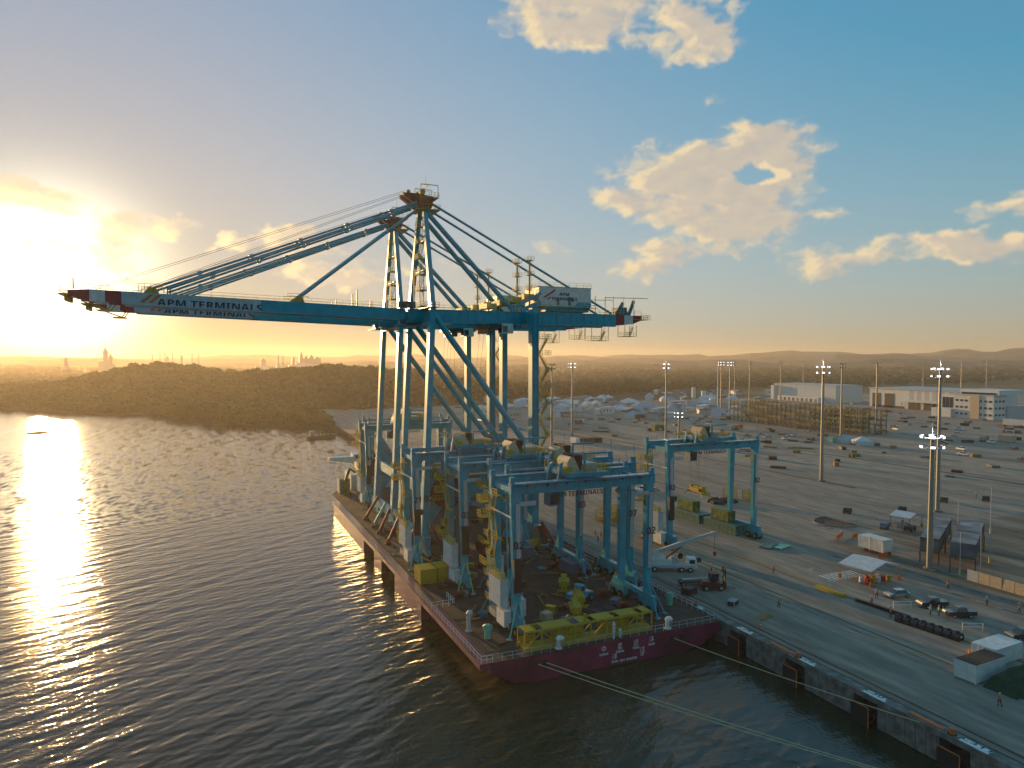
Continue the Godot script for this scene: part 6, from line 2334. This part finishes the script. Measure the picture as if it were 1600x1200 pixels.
func build_people() -> void:
	for q in [
		[94.9, -97.2, 1.0, "vest_orange", "white", 1, "person in orange vest and dark trousers striding over the open apron"],
		[108.9, -113.2, 2.0, "vest_orange", "white", 0, "person in orange vest standing by the sandy strip near the sign plates"],
		[111.1, -91.2, -1.0, "vest_orange", "white", 0, "person in orange vest standing beside the long dark beam"],
		[109.0, -85.6, 0.5, "vest_orange", "red", 1, "person in orange vest at the end of the navy block row"],
		[116.4, -83.6, 0.3, "lime", "white", 0, "person in lime vest talking in front of the dark cars, by the first car"],
		[117.5, -82.8, -2.6, "lime", "white", 0, "person in lime vest talking in front of the dark cars, between both cars"],
		[132.5, -91.7, 1.2, "vest_orange", "red", 1, "person in red and orange clothes on the far side of the road kerb"],
		[130.4, -82.8, -0.8, "", "white", 0, "person in pale clothes standing at the road kerb by the fence"],
		[131.7, -78.0, 0.8, "", "white", 1, "person in pale clothes walking along the road kerb"],
		[93.9, -57.7, -2.0, "vest_orange", "white", 1, "person in orange vest walking past the dark green netting"],
		[90.4, -155.1, 0.4, "vest_orange", "white", 0, "person in orange vest in the group of three behind the ship's gantries, tallest of them"],
		[91.2, -153.5, -1.4, "vest_orange", "red", 0, "person with red helmet in the group of three behind the ship's gantries"],
		[88.1, -149.9, 2.2, "", "white", 1, "person without vest walking off from the group of three"],
		[97.5, -119.0, 0.2, "vest_orange", "white", 0, "person in orange vest standing in front of the truck crane"],
		[99.9, -118.2, 2.7, "vest_orange", "red", 0, "person with red helmet standing in front of the truck crane"],
		[115.3, -93.6, 1.9, "vest_orange", "white", 0, "person in orange vest standing at the canopy beside the silver car"],
		[228.2, -149.2, 0.0, "lime", "white", 0, "person in lime vest alone out on the bare yard"],
	]:
		person(q[6], Vector3(q[0], DECK + 0.01, q[1]), q[2], M[q[3]] if q[3] else null, M[q[4]], q[5])

# ---------------------------------------------------------------- things about the quay and yard
func gable_canopy(label: String, at: Vector3, turn: float, w: float, d: float, eave: float, ridge: float, post: Material, roof: Material) -> void:
	var t := thing("canopy_shelter", label, "shelter", at, turn)
	var b := MB.new()
	b.hexa([Vector3(-w / 2, eave, d / 2), Vector3(0, ridge, d / 2), Vector3(0, ridge, -d / 2), Vector3(-w / 2, eave, -d / 2), Vector3(-w / 2, eave + 0.1, d / 2), Vector3(0, ridge + 0.1, d / 2), Vector3(0, ridge + 0.1, -d / 2), Vector3(-w / 2, eave + 0.1, -d / 2)])
	part("roof_slope", b, roof, t)
	b = MB.new()
	b.hexa([Vector3(0, ridge, d / 2), Vector3(w / 2, eave, d / 2), Vector3(w / 2, eave, -d / 2), Vector3(0, ridge, -d / 2), Vector3(0, ridge + 0.1, d / 2), Vector3(w / 2, eave + 0.1, d / 2), Vector3(w / 2, eave + 0.1, -d / 2), Vector3(0, ridge + 0.1, -d / 2)])
	part("roof_slope", b, roof, t)
	for x in [-w / 2 + 0.2, w / 2 - 0.2]:
		for z in [-d / 2 + 0.2, d / 2 - 0.2]:
			b = MB.new()
			b.bar(Vector3(x, 0, z), Vector3(x, eave, z), 0.12, 0.12)
			b.box(Vector3(x, 0.45, z), Vector3(0.45, 0.9, 0.45))
			part("post", b, post, t)

func build_yard_things() -> void:
	truck_crane()
	forklift()
	var b: MB
	var t := thing("frame_trailer", "dark flat frame trailer with a white pole load next to the forklift", "trailer", Vector3(88.4, DECK, -113.8), -0.3)
	b = MB.new()
	b.span(-2.6, 2.6, 0.7, 0.95, -0.9, 0.9)
	part("bed", b, M.black, t)
	b = MB.new()
	b.bar(Vector3(-2.0, 1.3, 0.2), Vector3(5.4, 1.5, 0.4), 0.25, 0.25)
	part("pole_load", b, M.white, t)
	wheels_along(t, [-1.9], 0.8, 0.5, 0.35, M.grey)
	crate("skip", "small black skip on the quay edge by the ship's rail", "skip", Vector3(84.6, DECK, -109.6), Vector3(2.4, 1.3, 1.8), M.black, 0.3)
	crate("pallet_cart", "low dark cart with a white box on the apron", "cart", Vector3(88.2, DECK, -101.6), Vector3(2.2, 0.9, 1.4), M.black, 0.5, "", M.grey)
	t = thing("ramp_plate", "pale timber wedge ramp lying on the apron", "ramp", Vector3(88.6, DECK, -94.6), 0.25)
	b = MB.new()
	b.slab([Vector2(-1.6, 0.02), Vector2(1.6, 0.02), Vector2(1.6, 0.5)], -0.7, 0.7)
	part("wedge", b, M.wood, t)
	b = MB.new()
	b.bar(Vector3(-1.8, 0.15, 0.9), Vector3(1.9, 0.15, 0.9), 0.25, 0.25)
	part("batten", b, M.wood, t)
	# yellow pipe bundle, long dark beam, navy blocks
	for k in 7:
		t = put("yellow_pipe", yellow_bar(6.4), M.yellow)
		t.position = Vector3(109.6 + 0.32 * (k % 4) + (0.16 if k > 3 else 0.0), DECK + 0.17 + (0.28 if k > 3 else 0.0), -99.4)
		t.rotation.y = 0.03 * (k % 3)
		tag(t, "yellow steel rail in the bundle on the sandy strip", "rail", "yellow rails bundled on the apron")
	t = thing("steel_beam", "long dark steel beam lying along the rail slot", "beam", Vector3(111.0, DECK, -89.0), PI / 2 + 0.1)
	b = MB.new()
	b.span(-5.2, 5.2, 0.05, 0.1, -0.3, 0.3)
	b.span(-5.2, 5.2, 0.45, 0.5, -0.3, 0.3)
	b.span(-5.2, 5.2, 0.1, 0.45, -0.04, 0.04)
	part("web_and_flanges", b, M.rust, t)
	for k in 8:
		t = thing("bollard_block", "navy rubber fender block with white tag in the row on the apron", "fender", Vector3(108.9 + 0.16 * k, DECK, -83.6 + 1.32 * k), 0.12, "navy fender blocks in a row")
		b = MB.new()
		b.slab([Vector2(-0.85, 0.02), Vector2(0.85, 0.02), Vector2(0.9, 0.8), Vector2(0.5, 1.2), Vector2(-0.5, 1.2), Vector2(-0.9, 0.8)], -0.56, 0.56)
		part("block", b, M.navy_block, t)
		b = MB.new()
		b.tube(Vector3(0, 1.2, 0), Vector3(0, 1.4, 0), 0.4, 0.34, 12)
		part("cap", b, M.rubber, t)
		block(t, "tag_plate", -0.2, 0.25, 0.5, 0.75, 0.565, 0.58, M.white)
	gable_canopy("white gable canopy on orange posts beside the zebra crossing", Vector3(124.2, DECK, -102.6), 0.1, 9.6, 7.2, 3.0, 4.2, M.orange, M.tent)
	gable_canopy("small white gable canopy near the trailer and lift", Vector3(172.0, DECK, -131.0), 0.2, 7.0, 5.4, 3.0, 4.0, M.wood, M.tent)
	for k in 9:   # safety gear under the canopy
		crate("tool_locker", ["red", "yellow", "white"][k % 3] + " tool locker under the white canopy", "locker", Vector3(120.8 + (k % 5) * 1.5, DECK, -100.2 - (k / 5) * 1.4), Vector3(0.7, 1.1, 0.7), M[["red", "yellow", "white"][k % 3]], 0.2 * k, ["red", "yellow", "white"][k % 3] + " tool lockers")
	for q in [[115.0, -109.0], [112.6, -101.8], [117.6, -102.6]]:
		t = thing("sign_plate", "small white sign plate on a post along the sandy strip", "sign", Vector3(q[0], DECK, q[1]), -0.4, "white sign plates")
		b = MB.new()
		b.bar(Vector3(0, 0, 0), Vector3(0, 1.3, 0), 0.07, 0.07)
		part("post", b, M.grey, t)
		block(t, "plate", -0.45, 0.45, 1.0, 1.6, 0.04, 0.07, M.white)
	# cars
	var silver := make_car("parked_car", M.car_silver, 0)
	silver.position = Vector3(119.6, DECK, -92.6)
	silver.rotation.y = 2.9
	silver.set_meta("label", "silver saloon car parked by the white canopy")
	silver.set_meta("group", "parked cars")
	var dark := make_car("parked_car", M.car_dark, 1)
	dark.position = Vector3(120.4, DECK, -86.2)
	dark.rotation.y = 2.8
	dark.set_meta("label", "dark pickup parked nearer the silver car")
	dark.set_meta("group", "parked cars")
	copy(dark, Vector3(120.2, DECK, -81.0), 2.75, "dark pickup with white plate parked behind the lime-vested people")
	copy(dark, Vector3(119.8, DECK, -70.4), 2.9, "dark pickup parked alone beyond the white gate frame")
	var white := make_car("parked_car", M.car_white, 1)
	white.position = Vector3(135.9, DECK, -201.3)
	white.rotation.y = 0.4
	white.set_meta("label", "white pickup parked behind the ship's gantries, last in line")
	white.set_meta("group", "parked cars")
	var red := make_car("parked_car", M.car_red, 0)
	red.position = Vector3(129.0, DECK, -204.5)
	red.rotation.y = 0.5
	red.set_meta("label", "red car parked in the line behind the ship's gantries")
	red.set_meta("group", "parked cars")
	copy(white, Vector3(132.2, DECK, -203.0), 0.45, "white pickup parked behind the ship's gantries, beside the red car")
	copy(silver, Vector3(139.4, DECK, -200.0), 0.4, "silver saloon car parked at the end of the line behind the gantries")
	var spots := [[295.6, -299.1], [306.0, -290.0], [293.4, -310.5], [381.6, -242.4], [368.1, -222.2], [322.1, -217.0], [330.5, -195.4], [310.3, -398.0], [262, -371], [258.5, -356], [398.7, -311.8], [381, -306.8], [433, -329], [435, -296], [445, -275], [237, -430], [306, -352], [239, -270], [267, -302], [532, -448], [580, -503], [285, -318], [300, -322], [312, -310], [235, -470], [257, -492], [190, -440], [178, -455], [165, -430], [205, -470], [340, -230], [355, -250], [410, -280]]
	rng.seed = 91
	for k in spots.size():
		var src: Node3D = [white, dark, silver, white, red][k % 5]
		copy(src, Vector3(spots[k][0], DECK, spots[k][1]), rng.randf() * 6.0, ["white pickup out on the far yard", "dark pickup out on the far yard", "silver car out on the far yard", "white pickup out on the far yard", "red car out on the far yard"][k % 5], ["white pickups on the far yard", "dark pickups on the far yard", "silver cars on the far yard", "white pickups on the far yard", "red cars on the far yard"][k % 5])
	truck("white box truck near the seaward end of the racks", Vector3(300, DECK, -372), 0.5, M.car_white, M.light_grey)
	truck("orange tipper truck at the foot of the lit mast by the racks", Vector3(311, DECK, -356), 0.2, M.orange, M.orange)
	truck("white flatbed truck beside the camp road", Vector3(237, DECK, -428), 0.3, M.car_white, M.red)
	truck("dark truck parked by the cream cabin", Vector3(388, DECK, -250), 0.3, M.car_dark, M.grey)
	truck("white truck in front of the white warehouse", Vector3(560, DECK, -520), 0.3, M.car_white, M.car_white)
	truck("yellow tipper truck among the camp tents", Vector3(330, DECK, -455), 1.0, M.yellow, M.yellow)
	loader("yellow wheel loader beside the stripy kerb", Vector3(272.3, DECK, -234), 0.2, M.yellow)
	loader("small red loader behind the quay gantry", Vector3(262, DECK, -345), 1.4, M.red)
	# items on the inner yard
	for q in [[164.5, -131.5, "grey generator trailer parked near the small canopy"], [171, -149, "dark compressor cart in front of the planter"], [212, -148.5, "dark compressor cart behind the lit mast"], [187.4, -144.0, "dark compressor cart between planter and mast"], [226, -144.6, "dark compressor cart with white cables out on the yard"]]:
		t = thing("equipment_cart", q[2], "cart", Vector3(q[0], DECK, q[1]), 0.4)
		b = MB.new()
		b.slab([Vector2(-1.5, 0.5), Vector2(1.5, 0.5), Vector2(1.4, 1.5), Vector2(-1.0, 1.7)], -0.8, 0.8)
		part("housing", b, M.tarp if q[0] < 165 else M.black, t)
		b = MB.new()
		b.bar(Vector3(1.4, 0.6, 0), Vector3(3.0, 0.5, 0), 0.12, 0.12)
		part("drawbar", b, M.grey, t)
		wheels_along(t, [-0.7, 0.7], 0.75, 0.4, 0.25, M.grey)
	t = thing("boom_lift", "dark articulated boom lift with folded arm by the small canopy", "boom lift", Vector3(168.6, DECK, -127.2), 0.2)
	b = MB.new()
	b.span(-1.3, 1.3, 0.5, 1.3, -0.9, 0.9)
	part("base", b, M.black, t)
	b = MB.new()
	b.bar(Vector3(0.6, 1.4, 0), Vector3(-2.4, 2.6, 0), 0.25, 0.3)
	b.bar(Vector3(-2.4, 2.6, 0), Vector3(-4.6, 1.9, 0), 0.22, 0.26)
	part("arm", b, M.tarp, t)
	b = MB.new()
	b.rail([Vector3(-5.6, 1.2, -0.5), Vector3(-4.6, 1.2, -0.5), Vector3(-4.6, 1.2, 0.5), Vector3(-5.6, 1.2, 0.5), Vector3(-5.6, 1.2, -0.5)], 1.1, 0.5, 0.05)
	part("basket", b, M.tarp, t)
	wheels_along(t, [-0.9, 0.9], 0.9, 0.45, 0.3, M.grey)
	crate("white_container", "white portable cabin on blocks, end wall with door, beside the road", "container", Vector3(142.6, DECK + 0.7, -114.6), Vector3(3.2, 2.9, 3.2), M.white, 0, "joined white cabins")
	crate("white_container", "white portable cabin joined behind the one with the door", "container", Vector3(142.6, DECK + 0.7, -118.0), Vector3(3.2, 2.9, 3.2), M.white, 0, "joined white cabins")
	for k in 4:
		crate("support_block", "brick-red support block under the white cabins", "block", Vector3(141.6 + 2.0 * (k % 2), DECK, -113.6 - 4.4 * (k / 2)), Vector3(0.6, 0.7, 0.6), M.oxide, 0, "support blocks under the cabins")
	for q in [[140.2, -112.2, 0.2, 4.0], [145.5, -129.0, 0.5, 5.5], [148.6, -127.2, 0.3, 2.6]]:
		t = thing("mesh_barrier", "orange plastic mesh barrier in front of the white cabins" if q[0] < 141 else ("long orange mesh barrier at the planter" if q[3] > 5 else "short orange mesh barrier at the planter"), "barrier", Vector3(q[0], DECK, q[1]), q[2])
		b = MB.new()
		b.span(-q[3] / 2, q[3] / 2, 0.15, 1.1, -0.03, 0.03)
		part("mesh", b, M.orange, t)
		for k in 3:
			block(t, "stake", -q[3] / 2 + k * q[3] / 2 - 0.04, -q[3] / 2 + k * q[3] / 2 + 0.04, 0, 1.3, 0.03, 0.1, M.wood)
	# containers on stilts
	for q in [[151.0, -108.2, 3.6, 2.6, "narrow grey container on stilts"], [149.6, -99.8, 4.5, 3.6, "wide grey container on stilts"]]:
		for k in 2:
			var c := crate("stilted_container", q[4] + (", end nearer the road" if k == 0 else ", farther from the road"), "container", Vector3(q[0] + 11.1 * k, DECK + q[3], q[1] - k * 6.3), Vector3(q[2], 3.0, 12.0), M.roof_grey, -1.06, "grey containers on stilts")
			for x in [-1, 1]:
				for z in [-1, 1]:
					block(c, "stilt", x * q[2] / 2 - 0.12, x * q[2] / 2 + 0.12, -q[3], 0.02, z * 5.8 - 0.12, z * 5.8 + 0.12, M.steel)
			block(c, "under_frame", -q[2] / 2, q[2] / 2, -0.25, -0.02, -5.7, 5.7, M.steel)
	crate("yellow_tank_cart", "yellow tank cart between the stilted containers", "tank", Vector3(166.5, DECK, -109.0), Vector3(2.4, 1.8, 2.4), M.yellow)
	t = thing("site_fence", "pale board fence along the road's inland side", "fence", Vector3(141.6, DECK, -94.0), 0)
	for k in 17:
		b = MB.new()
		b.span(-0.05, 0.05, 0.1, 2.3, k * 2.3 + 0.06, k * 2.3 + 2.24)
		var pn := part("panel", b, M.beige if k % 5 else M.light_grey, t)
		pn.rotation.z = 0.02 * (k % 3 - 1)
		block(t, "post", 0.06, 0.18, 0, 2.5, k * 2.3 - 0.06, k * 2.3 + 0.06, M.wood)
	t = thing("net_fence", "dark green netted enclosure screen inland of the stilted containers", "screen", Vector3(196, DECK, -113), 0.5)
	for k in 4:
		b = MB.new()
		b.span(k * 3.0, k * 3.0 + 2.9, 0.1, 3.0, -0.04, 0.04)
		part("panel", b, M.green, t)
		block(t, "post", k * 3.0 - 0.08, k * 3.0 + 0.04, 0, 3.2, 0.05, 0.17, M.grey)
	for q in [[143.8, -97.0, 9.0], [165.0, -112.0, 11.0], [158.0, -100.0, 10.0], [185.0, -117.0, 12.0], [142.6, -92.0, 12.0]]:
		t = thing("thin_pole", "slender white pole beside the stilted containers and the fence", "pole", Vector3(q[0], DECK, q[1]), 0, "slender white poles by the fence")
		b = MB.new()
		b.tube(Vector3.ZERO, Vector3(0, q[2], 0), 0.11, 0.07, 8)
		part("shaft", b, M.light_grey, t)
		b = MB.new()
		b.tube(Vector3.ZERO, Vector3(0, 1.2, 0), 0.22, -1, 8)
		part("sleeve", b, M.pale_yellow, t)
	# cabins, netting and barrels by the apron
	crate("site_cabin", "white site cabin with rusty roof on the apron", "cabin", Vector3(100.6, DECK, -64.6), Vector3(7.2, 2.6, 3.0), M.white, 0.06, "", M.white)
	sheetlid(Vector3(100.6, DECK + 2.63, -64.6), Vector3(7.1, 0.05, 2.9), 0.06)
	crate("site_cabin", "white site cabin with pale roof behind the rusty-roofed one", "cabin", Vector3(108.4, DECK, -67.2), Vector3(7.0, 2.6, 3.4), M.white, 0.06)
	tarp_heap("long heap of dark green shade netting beside the cabins", Vector3(104.0, DECK, -60.4), Vector3(13.0, 2.4, 4.6), M.net, 0.08, "netting_heap")
	for q in [[103.6, -68.4, "oxide", "rusty oil drum behind the rusty-roofed cabin"], [106.0, -69.6, "orange", "orange drum next to the traffic cone"]]:
		t = thing("oil_drum", q[3], "drum", Vector3(q[0], DECK, q[1]))
		b = MB.new()
		b.tube(Vector3.ZERO, Vector3(0, 0.9, 0), 0.3, -1, 14)
		part("barrel", b, M[q[2]], t)
		b = MB.new()
		for y in [0.28, 0.58]: b.tube(Vector3(0, y, 0), Vector3(0, y + 0.05, 0), 0.32, -1, 14)
		part("hoop", b, M[q[2]], t)
	for q in [[111.0, -70.4], [97.4, -117.6], [149.8, -132.4], [84.9, -91.0], [172, -140]]:
		t = thing("traffic_cone", "orange and white traffic cone standing on the quay", "cone", Vector3(q[0], DECK, q[1]), 0, "traffic cones")
		b = MB.new()
		b.tube(Vector3(0, 0.05, 0), Vector3(0, 0.9, 0), 0.26, 0.05, 12)
		b.span(-0.32, 0.32, 0, 0.05, -0.32, 0.32)
		part("body", b, M.vest_orange, t)
		b = MB.new()
		b.tube(Vector3(0, 0.4, 0), Vector3(0, 0.6, 0), 0.19, 0.14, 12, false)
		part("band", b, M.white, t)
	for q in [[116.2, -76.0, 0.5], [115.0, -88.0, 0.4]]:
		t = thing("gate_frame", "white pipe gate frame standing on the apron" if q[1] > -80 else "white pipe gate frame near the silver car", "gate", Vector3(q[0], DECK, q[1]), -q[2])
		b = MB.new()
		b.rail([Vector3(-1.6, 0, 0), Vector3(1.6, 0, 0)], 1.2, 3.2, 0.045)
		part("frame", b, M.white, t)
	# orange hose lines and mooring bollards along the quay edge
	for q in [[-79.6, "orange"], [-55.6, "orange"], [-104.0, "red"], [-30.0, "orange"]]:
		t = thing("quay_bollard", "%s cast mooring bollard on the quay edge" % q[1], "bollard", Vector3(81.7, DECK, q[0]), 0, "mooring bollards on the quay edge")
		b = MB.new()
		b.tube(Vector3.ZERO, Vector3(0, 0.5, 0), 0.32, 0.24, 14)
		b.tube(Vector3(0, 0.5, 0), Vector3(0, 0.72, 0), 0.42, 0.36, 14)
		part("post", b, M[q[1]], t)
		b = MB.new()
		b.tube(Vector3(0, 0, 0), Vector3(0, 0.06, 0), 0.55, -1, 14)
		part("base_plate", b, M.rust, t)
		t = thing("safety_net", "orange safety netting strip laid along the quay edge", "netting", Vector3(81.7, DECK, q[0] - 3.2), 0, "safety netting strips")
		b = MB.new()
		b.span(-0.25, 0.25, 0.0, 0.18, -2.4, 2.2)
		part("mesh", b, M.orange if q[1] == "orange" else M.red, t)
	# under the quay gantry
	for q in [[125.2, -161.6, "first"], [125.4, -147.4, "second"]]:
		crate("flat_rack", "teal-green flat rack base near the quay gantry, " + ("under the container farther along" if q[2] == "first" else "reaching the gantry's wheels"), "flat rack", Vector3(q[0], DECK, q[1]), Vector3(4.6, 2.4, 12.4), M.rack_teal, 0, "teal flat racks")
		crate("green_container", "olive green container standing on a teal flat rack, " + ("away from the gantry wheels" if q[2] == "first" else "next to the gantry wheels"), "container", Vector3(q[0], DECK + 2.45, q[1] - 1.2), Vector3(2.5, 2.8, 6.6), M.olive, 0, "olive containers on flat racks", M.green)
	rng.seed = 17
	for k in 14:
		tarp_heap("black rubber track and tyre heap between flat racks and yellow cages", Vector3(143.5 + rng.randf() * 9, DECK, -179 + rng.randf() * 5), Vector3(3.2, 0.9 + rng.randf() * 0.6, 2.4), M.rubber, rng.randf() * 3, "rubber_heap", "rubber heaps on the yard")
	for q in [[154.6, -180.0], [157.5, -174.4]]:
		cage("yellow wire cage stillage " + ("behind the rubber heaps" if q[1] < -178 else "seen through the quay gantry's landside legs"), Vector3(q[0], DECK, q[1]), Vector3(3.0, 3.4, 3.0))
	for k in 3:
		cage("yellow wire cage on the apron behind the ship's gantries", Vector3(101.0 + k * 2.9, DECK, -167.5 - k * 2.0), Vector3(3.4, 3.2, 5.0))
	for k in 2:
		crate("teal_sheet_stack", "flat teal steel lid lying beside the quay gantry" if k == 0 else "dark teal steel lid under the paler one", "lid", Vector3(125.6 - 2.2 * k, DECK, -128.2 - 1.4 * k), Vector3(4.6, 0.35, 2.6), M.rack_teal if k else M.mint, 0.3)
	for k in 5:
		crate("brown_container", "rust brown container in the row out on the yard" if k else "white container at the head of the brown row", "container", Vector3(181 + k * 3.2, DECK, -332 + 0.3 * k), Vector3(2.6, 2.7, 6.2), M.brown if k else M.white, 0, "container row out on the yard")
	crate("green_bin", "dark green skip standing on the yard behind the quay gantry", "skip", Vector3(262, DECK, -371), Vector3(9, 3.4, 4), M.green)
	crate("teal_cabin", "teal portable toilet cabin beside the two white tents", "cabin", Vector3(307, DECK, -278), Vector3(3, 3, 3), M.mint)
	marquee("white peaked tent near the yellow loader, first of the two", Vector3(315, DECK, -276), 8, 4.2, 0, "two white tents by the loader")
	marquee("white peaked tent near the yellow loader, second of the two", Vector3(314, DECK, -265), 8, 4.2, 0, "two white tents by the loader")
	for k in 8:
		t = put("timber_stack", yellow_bar(9.0), M.wood)
		t.position = Vector3(270 + k * 0.9, DECK + 0.2, -268 + (k % 3))
		t.rotation.y = 0.8
		tag(t, "long timber baulk laid out beside the kerb strip", "timber", "timber baulks on the yard")
	rng.seed = 640
	for k in 150:   # materials scattered over the unfinished yard
		var x := rng.randf_range(215, 540)
		var z := rng.randf_range(-480, -175)
		var kind := k % 4
		var cm: String = ["concrete_light", "rust", "wood", "black"][kind]
		crate("material_stack", ["pale stack of concrete blocks on the far yard", "rusty stack of steel on the far yard", "timber stack on the far yard", "dark stack of pipes on the far yard"][kind], "stack", Vector3(x, DECK, z), Vector3(rng.randf_range(1.5, 6), rng.randf_range(0.6, 1.8), rng.randf_range(1.5, 4)), M[cm], rng.randf() * 3.0, ["concrete block stacks", "steel stacks", "timber stacks", "pipe stacks"][kind])
	# boats
	var bt := thing("work_barge", "dark flat work barge with a low deckhouse off the mangrove point", "barge", Vector3(66, 0, -446), 0.1)
	b = MB.new()
	b.slab([Vector2(-8, -0.5), Vector2(8, -0.5), Vector2(9, 1.6), Vector2(-8.6, 1.6)], -2.6, 2.6)
	part("hull", b, M.rust, bt)
	b = MB.new()
	b.span(-7.0, -4.0, 1.6, 4.6, -1.6, 1.6)
	part("deckhouse", b, M.grey, bt)
	b = MB.new()
	b.rail([Vector3(-3.5, 1.6, 2.3), Vector3(8.0, 1.6, 2.3)], 1.0, 1.6, 0.06)
	for k in 5: b.span(-2.5 + k * 2.1, -1.2 + k * 2.1, 1.6, 2.4 + 0.4 * (k % 2), -1.5, 1.2)
	part("deck_gear", b, M.olive, bt)
	bt = thing("sandbank_wreck", "low dark wreck awash in the sun's reflection", "wreck", Vector3(-100, 0, -552), 0.2)
	b = MB.new()
	b.slab([Vector2(-8, -0.5), Vector2(8, -0.5), Vector2(6, 0.7), Vector2(1, 1.3), Vector2(-6, 0.5)], -1.6, 1.6)
	part("hull", b, M.rust, bt)
	b = MB.new()
	b.bar(Vector3(0, 0.8, 0), Vector3(1.5, 3.0, 0), 0.3, 0.3)
	part("mast_stump", b, M.rust, bt)

func cage(label: String, at: Vector3, s: Vector3) -> void:
	var t := thing("wire_cage", label, "cage", at, 0.1, "yellow wire cages")
	var b := MB.new()
	for x in [-1, 1]:
		for z in [-1, 1]:
			b.bar(Vector3(x * s.x / 2, 0, z * s.z / 2), Vector3(x * s.x / 2, s.y, z * s.z / 2), 0.16, 0.16)
	for y in [0.15, s.y]:
		for x in [-1, 1]: b.bar(Vector3(x * s.x / 2, y, -s.z / 2), Vector3(x * s.x / 2, y, s.z / 2), 0.14, 0.14)
		for z in [-1, 1]: b.bar(Vector3(-s.x / 2, y, z * s.z / 2), Vector3(s.x / 2, y, z * s.z / 2), 0.14, 0.14)
	part("frame", b, M.yellow, t)
	b = MB.new()
	for k in 7:
		var x := -s.x / 2 + (k + 0.5) * s.x / 7
		for z in [-1, 1]: b.bar(Vector3(x, 0.15, z * s.z / 2), Vector3(x, s.y, z * s.z / 2), 0.07, 0.07)
		var z2 := -s.z / 2 + (k + 0.5) * s.z / 7
		for xx in [-1, 1]: b.bar(Vector3(xx * s.x / 2, 0.15, z2), Vector3(xx * s.x / 2, s.y, z2), 0.07, 0.07)
	b.span(-s.x / 2, s.x / 2, s.y * 0.5, s.y * 0.5 + 0.06, -s.z / 2, s.z / 2)
	part("wire_bars", b, M.yellow, t)

func yellow_bar(l: float) -> ArrayMesh:
	var key := "bar%.1f" % l
	if not shared.has(key):
		var b := MB.new()
		b.span(-0.13, 0.13, -0.14, 0.14, -l / 2, l / 2)
		shared[key] = b.mesh()
	return shared[key]

func sheetlid(at: Vector3, s: Vector3, turn: float) -> void:
	for o in get_children():
		if str(o.name) == "site_cabin":
			var b := MB.new()
			b.box(Vector3(0, 2.65, 0), s)
			part("rusty_roof", b, M.rust, o)
			return

func build_all() -> void:
	build_quay()
	build_ship()
	build_sts()
	build_rtgs()
	build_deck()
	build_buildings()
	build_masts()
	build_yard_things()
	build_people()
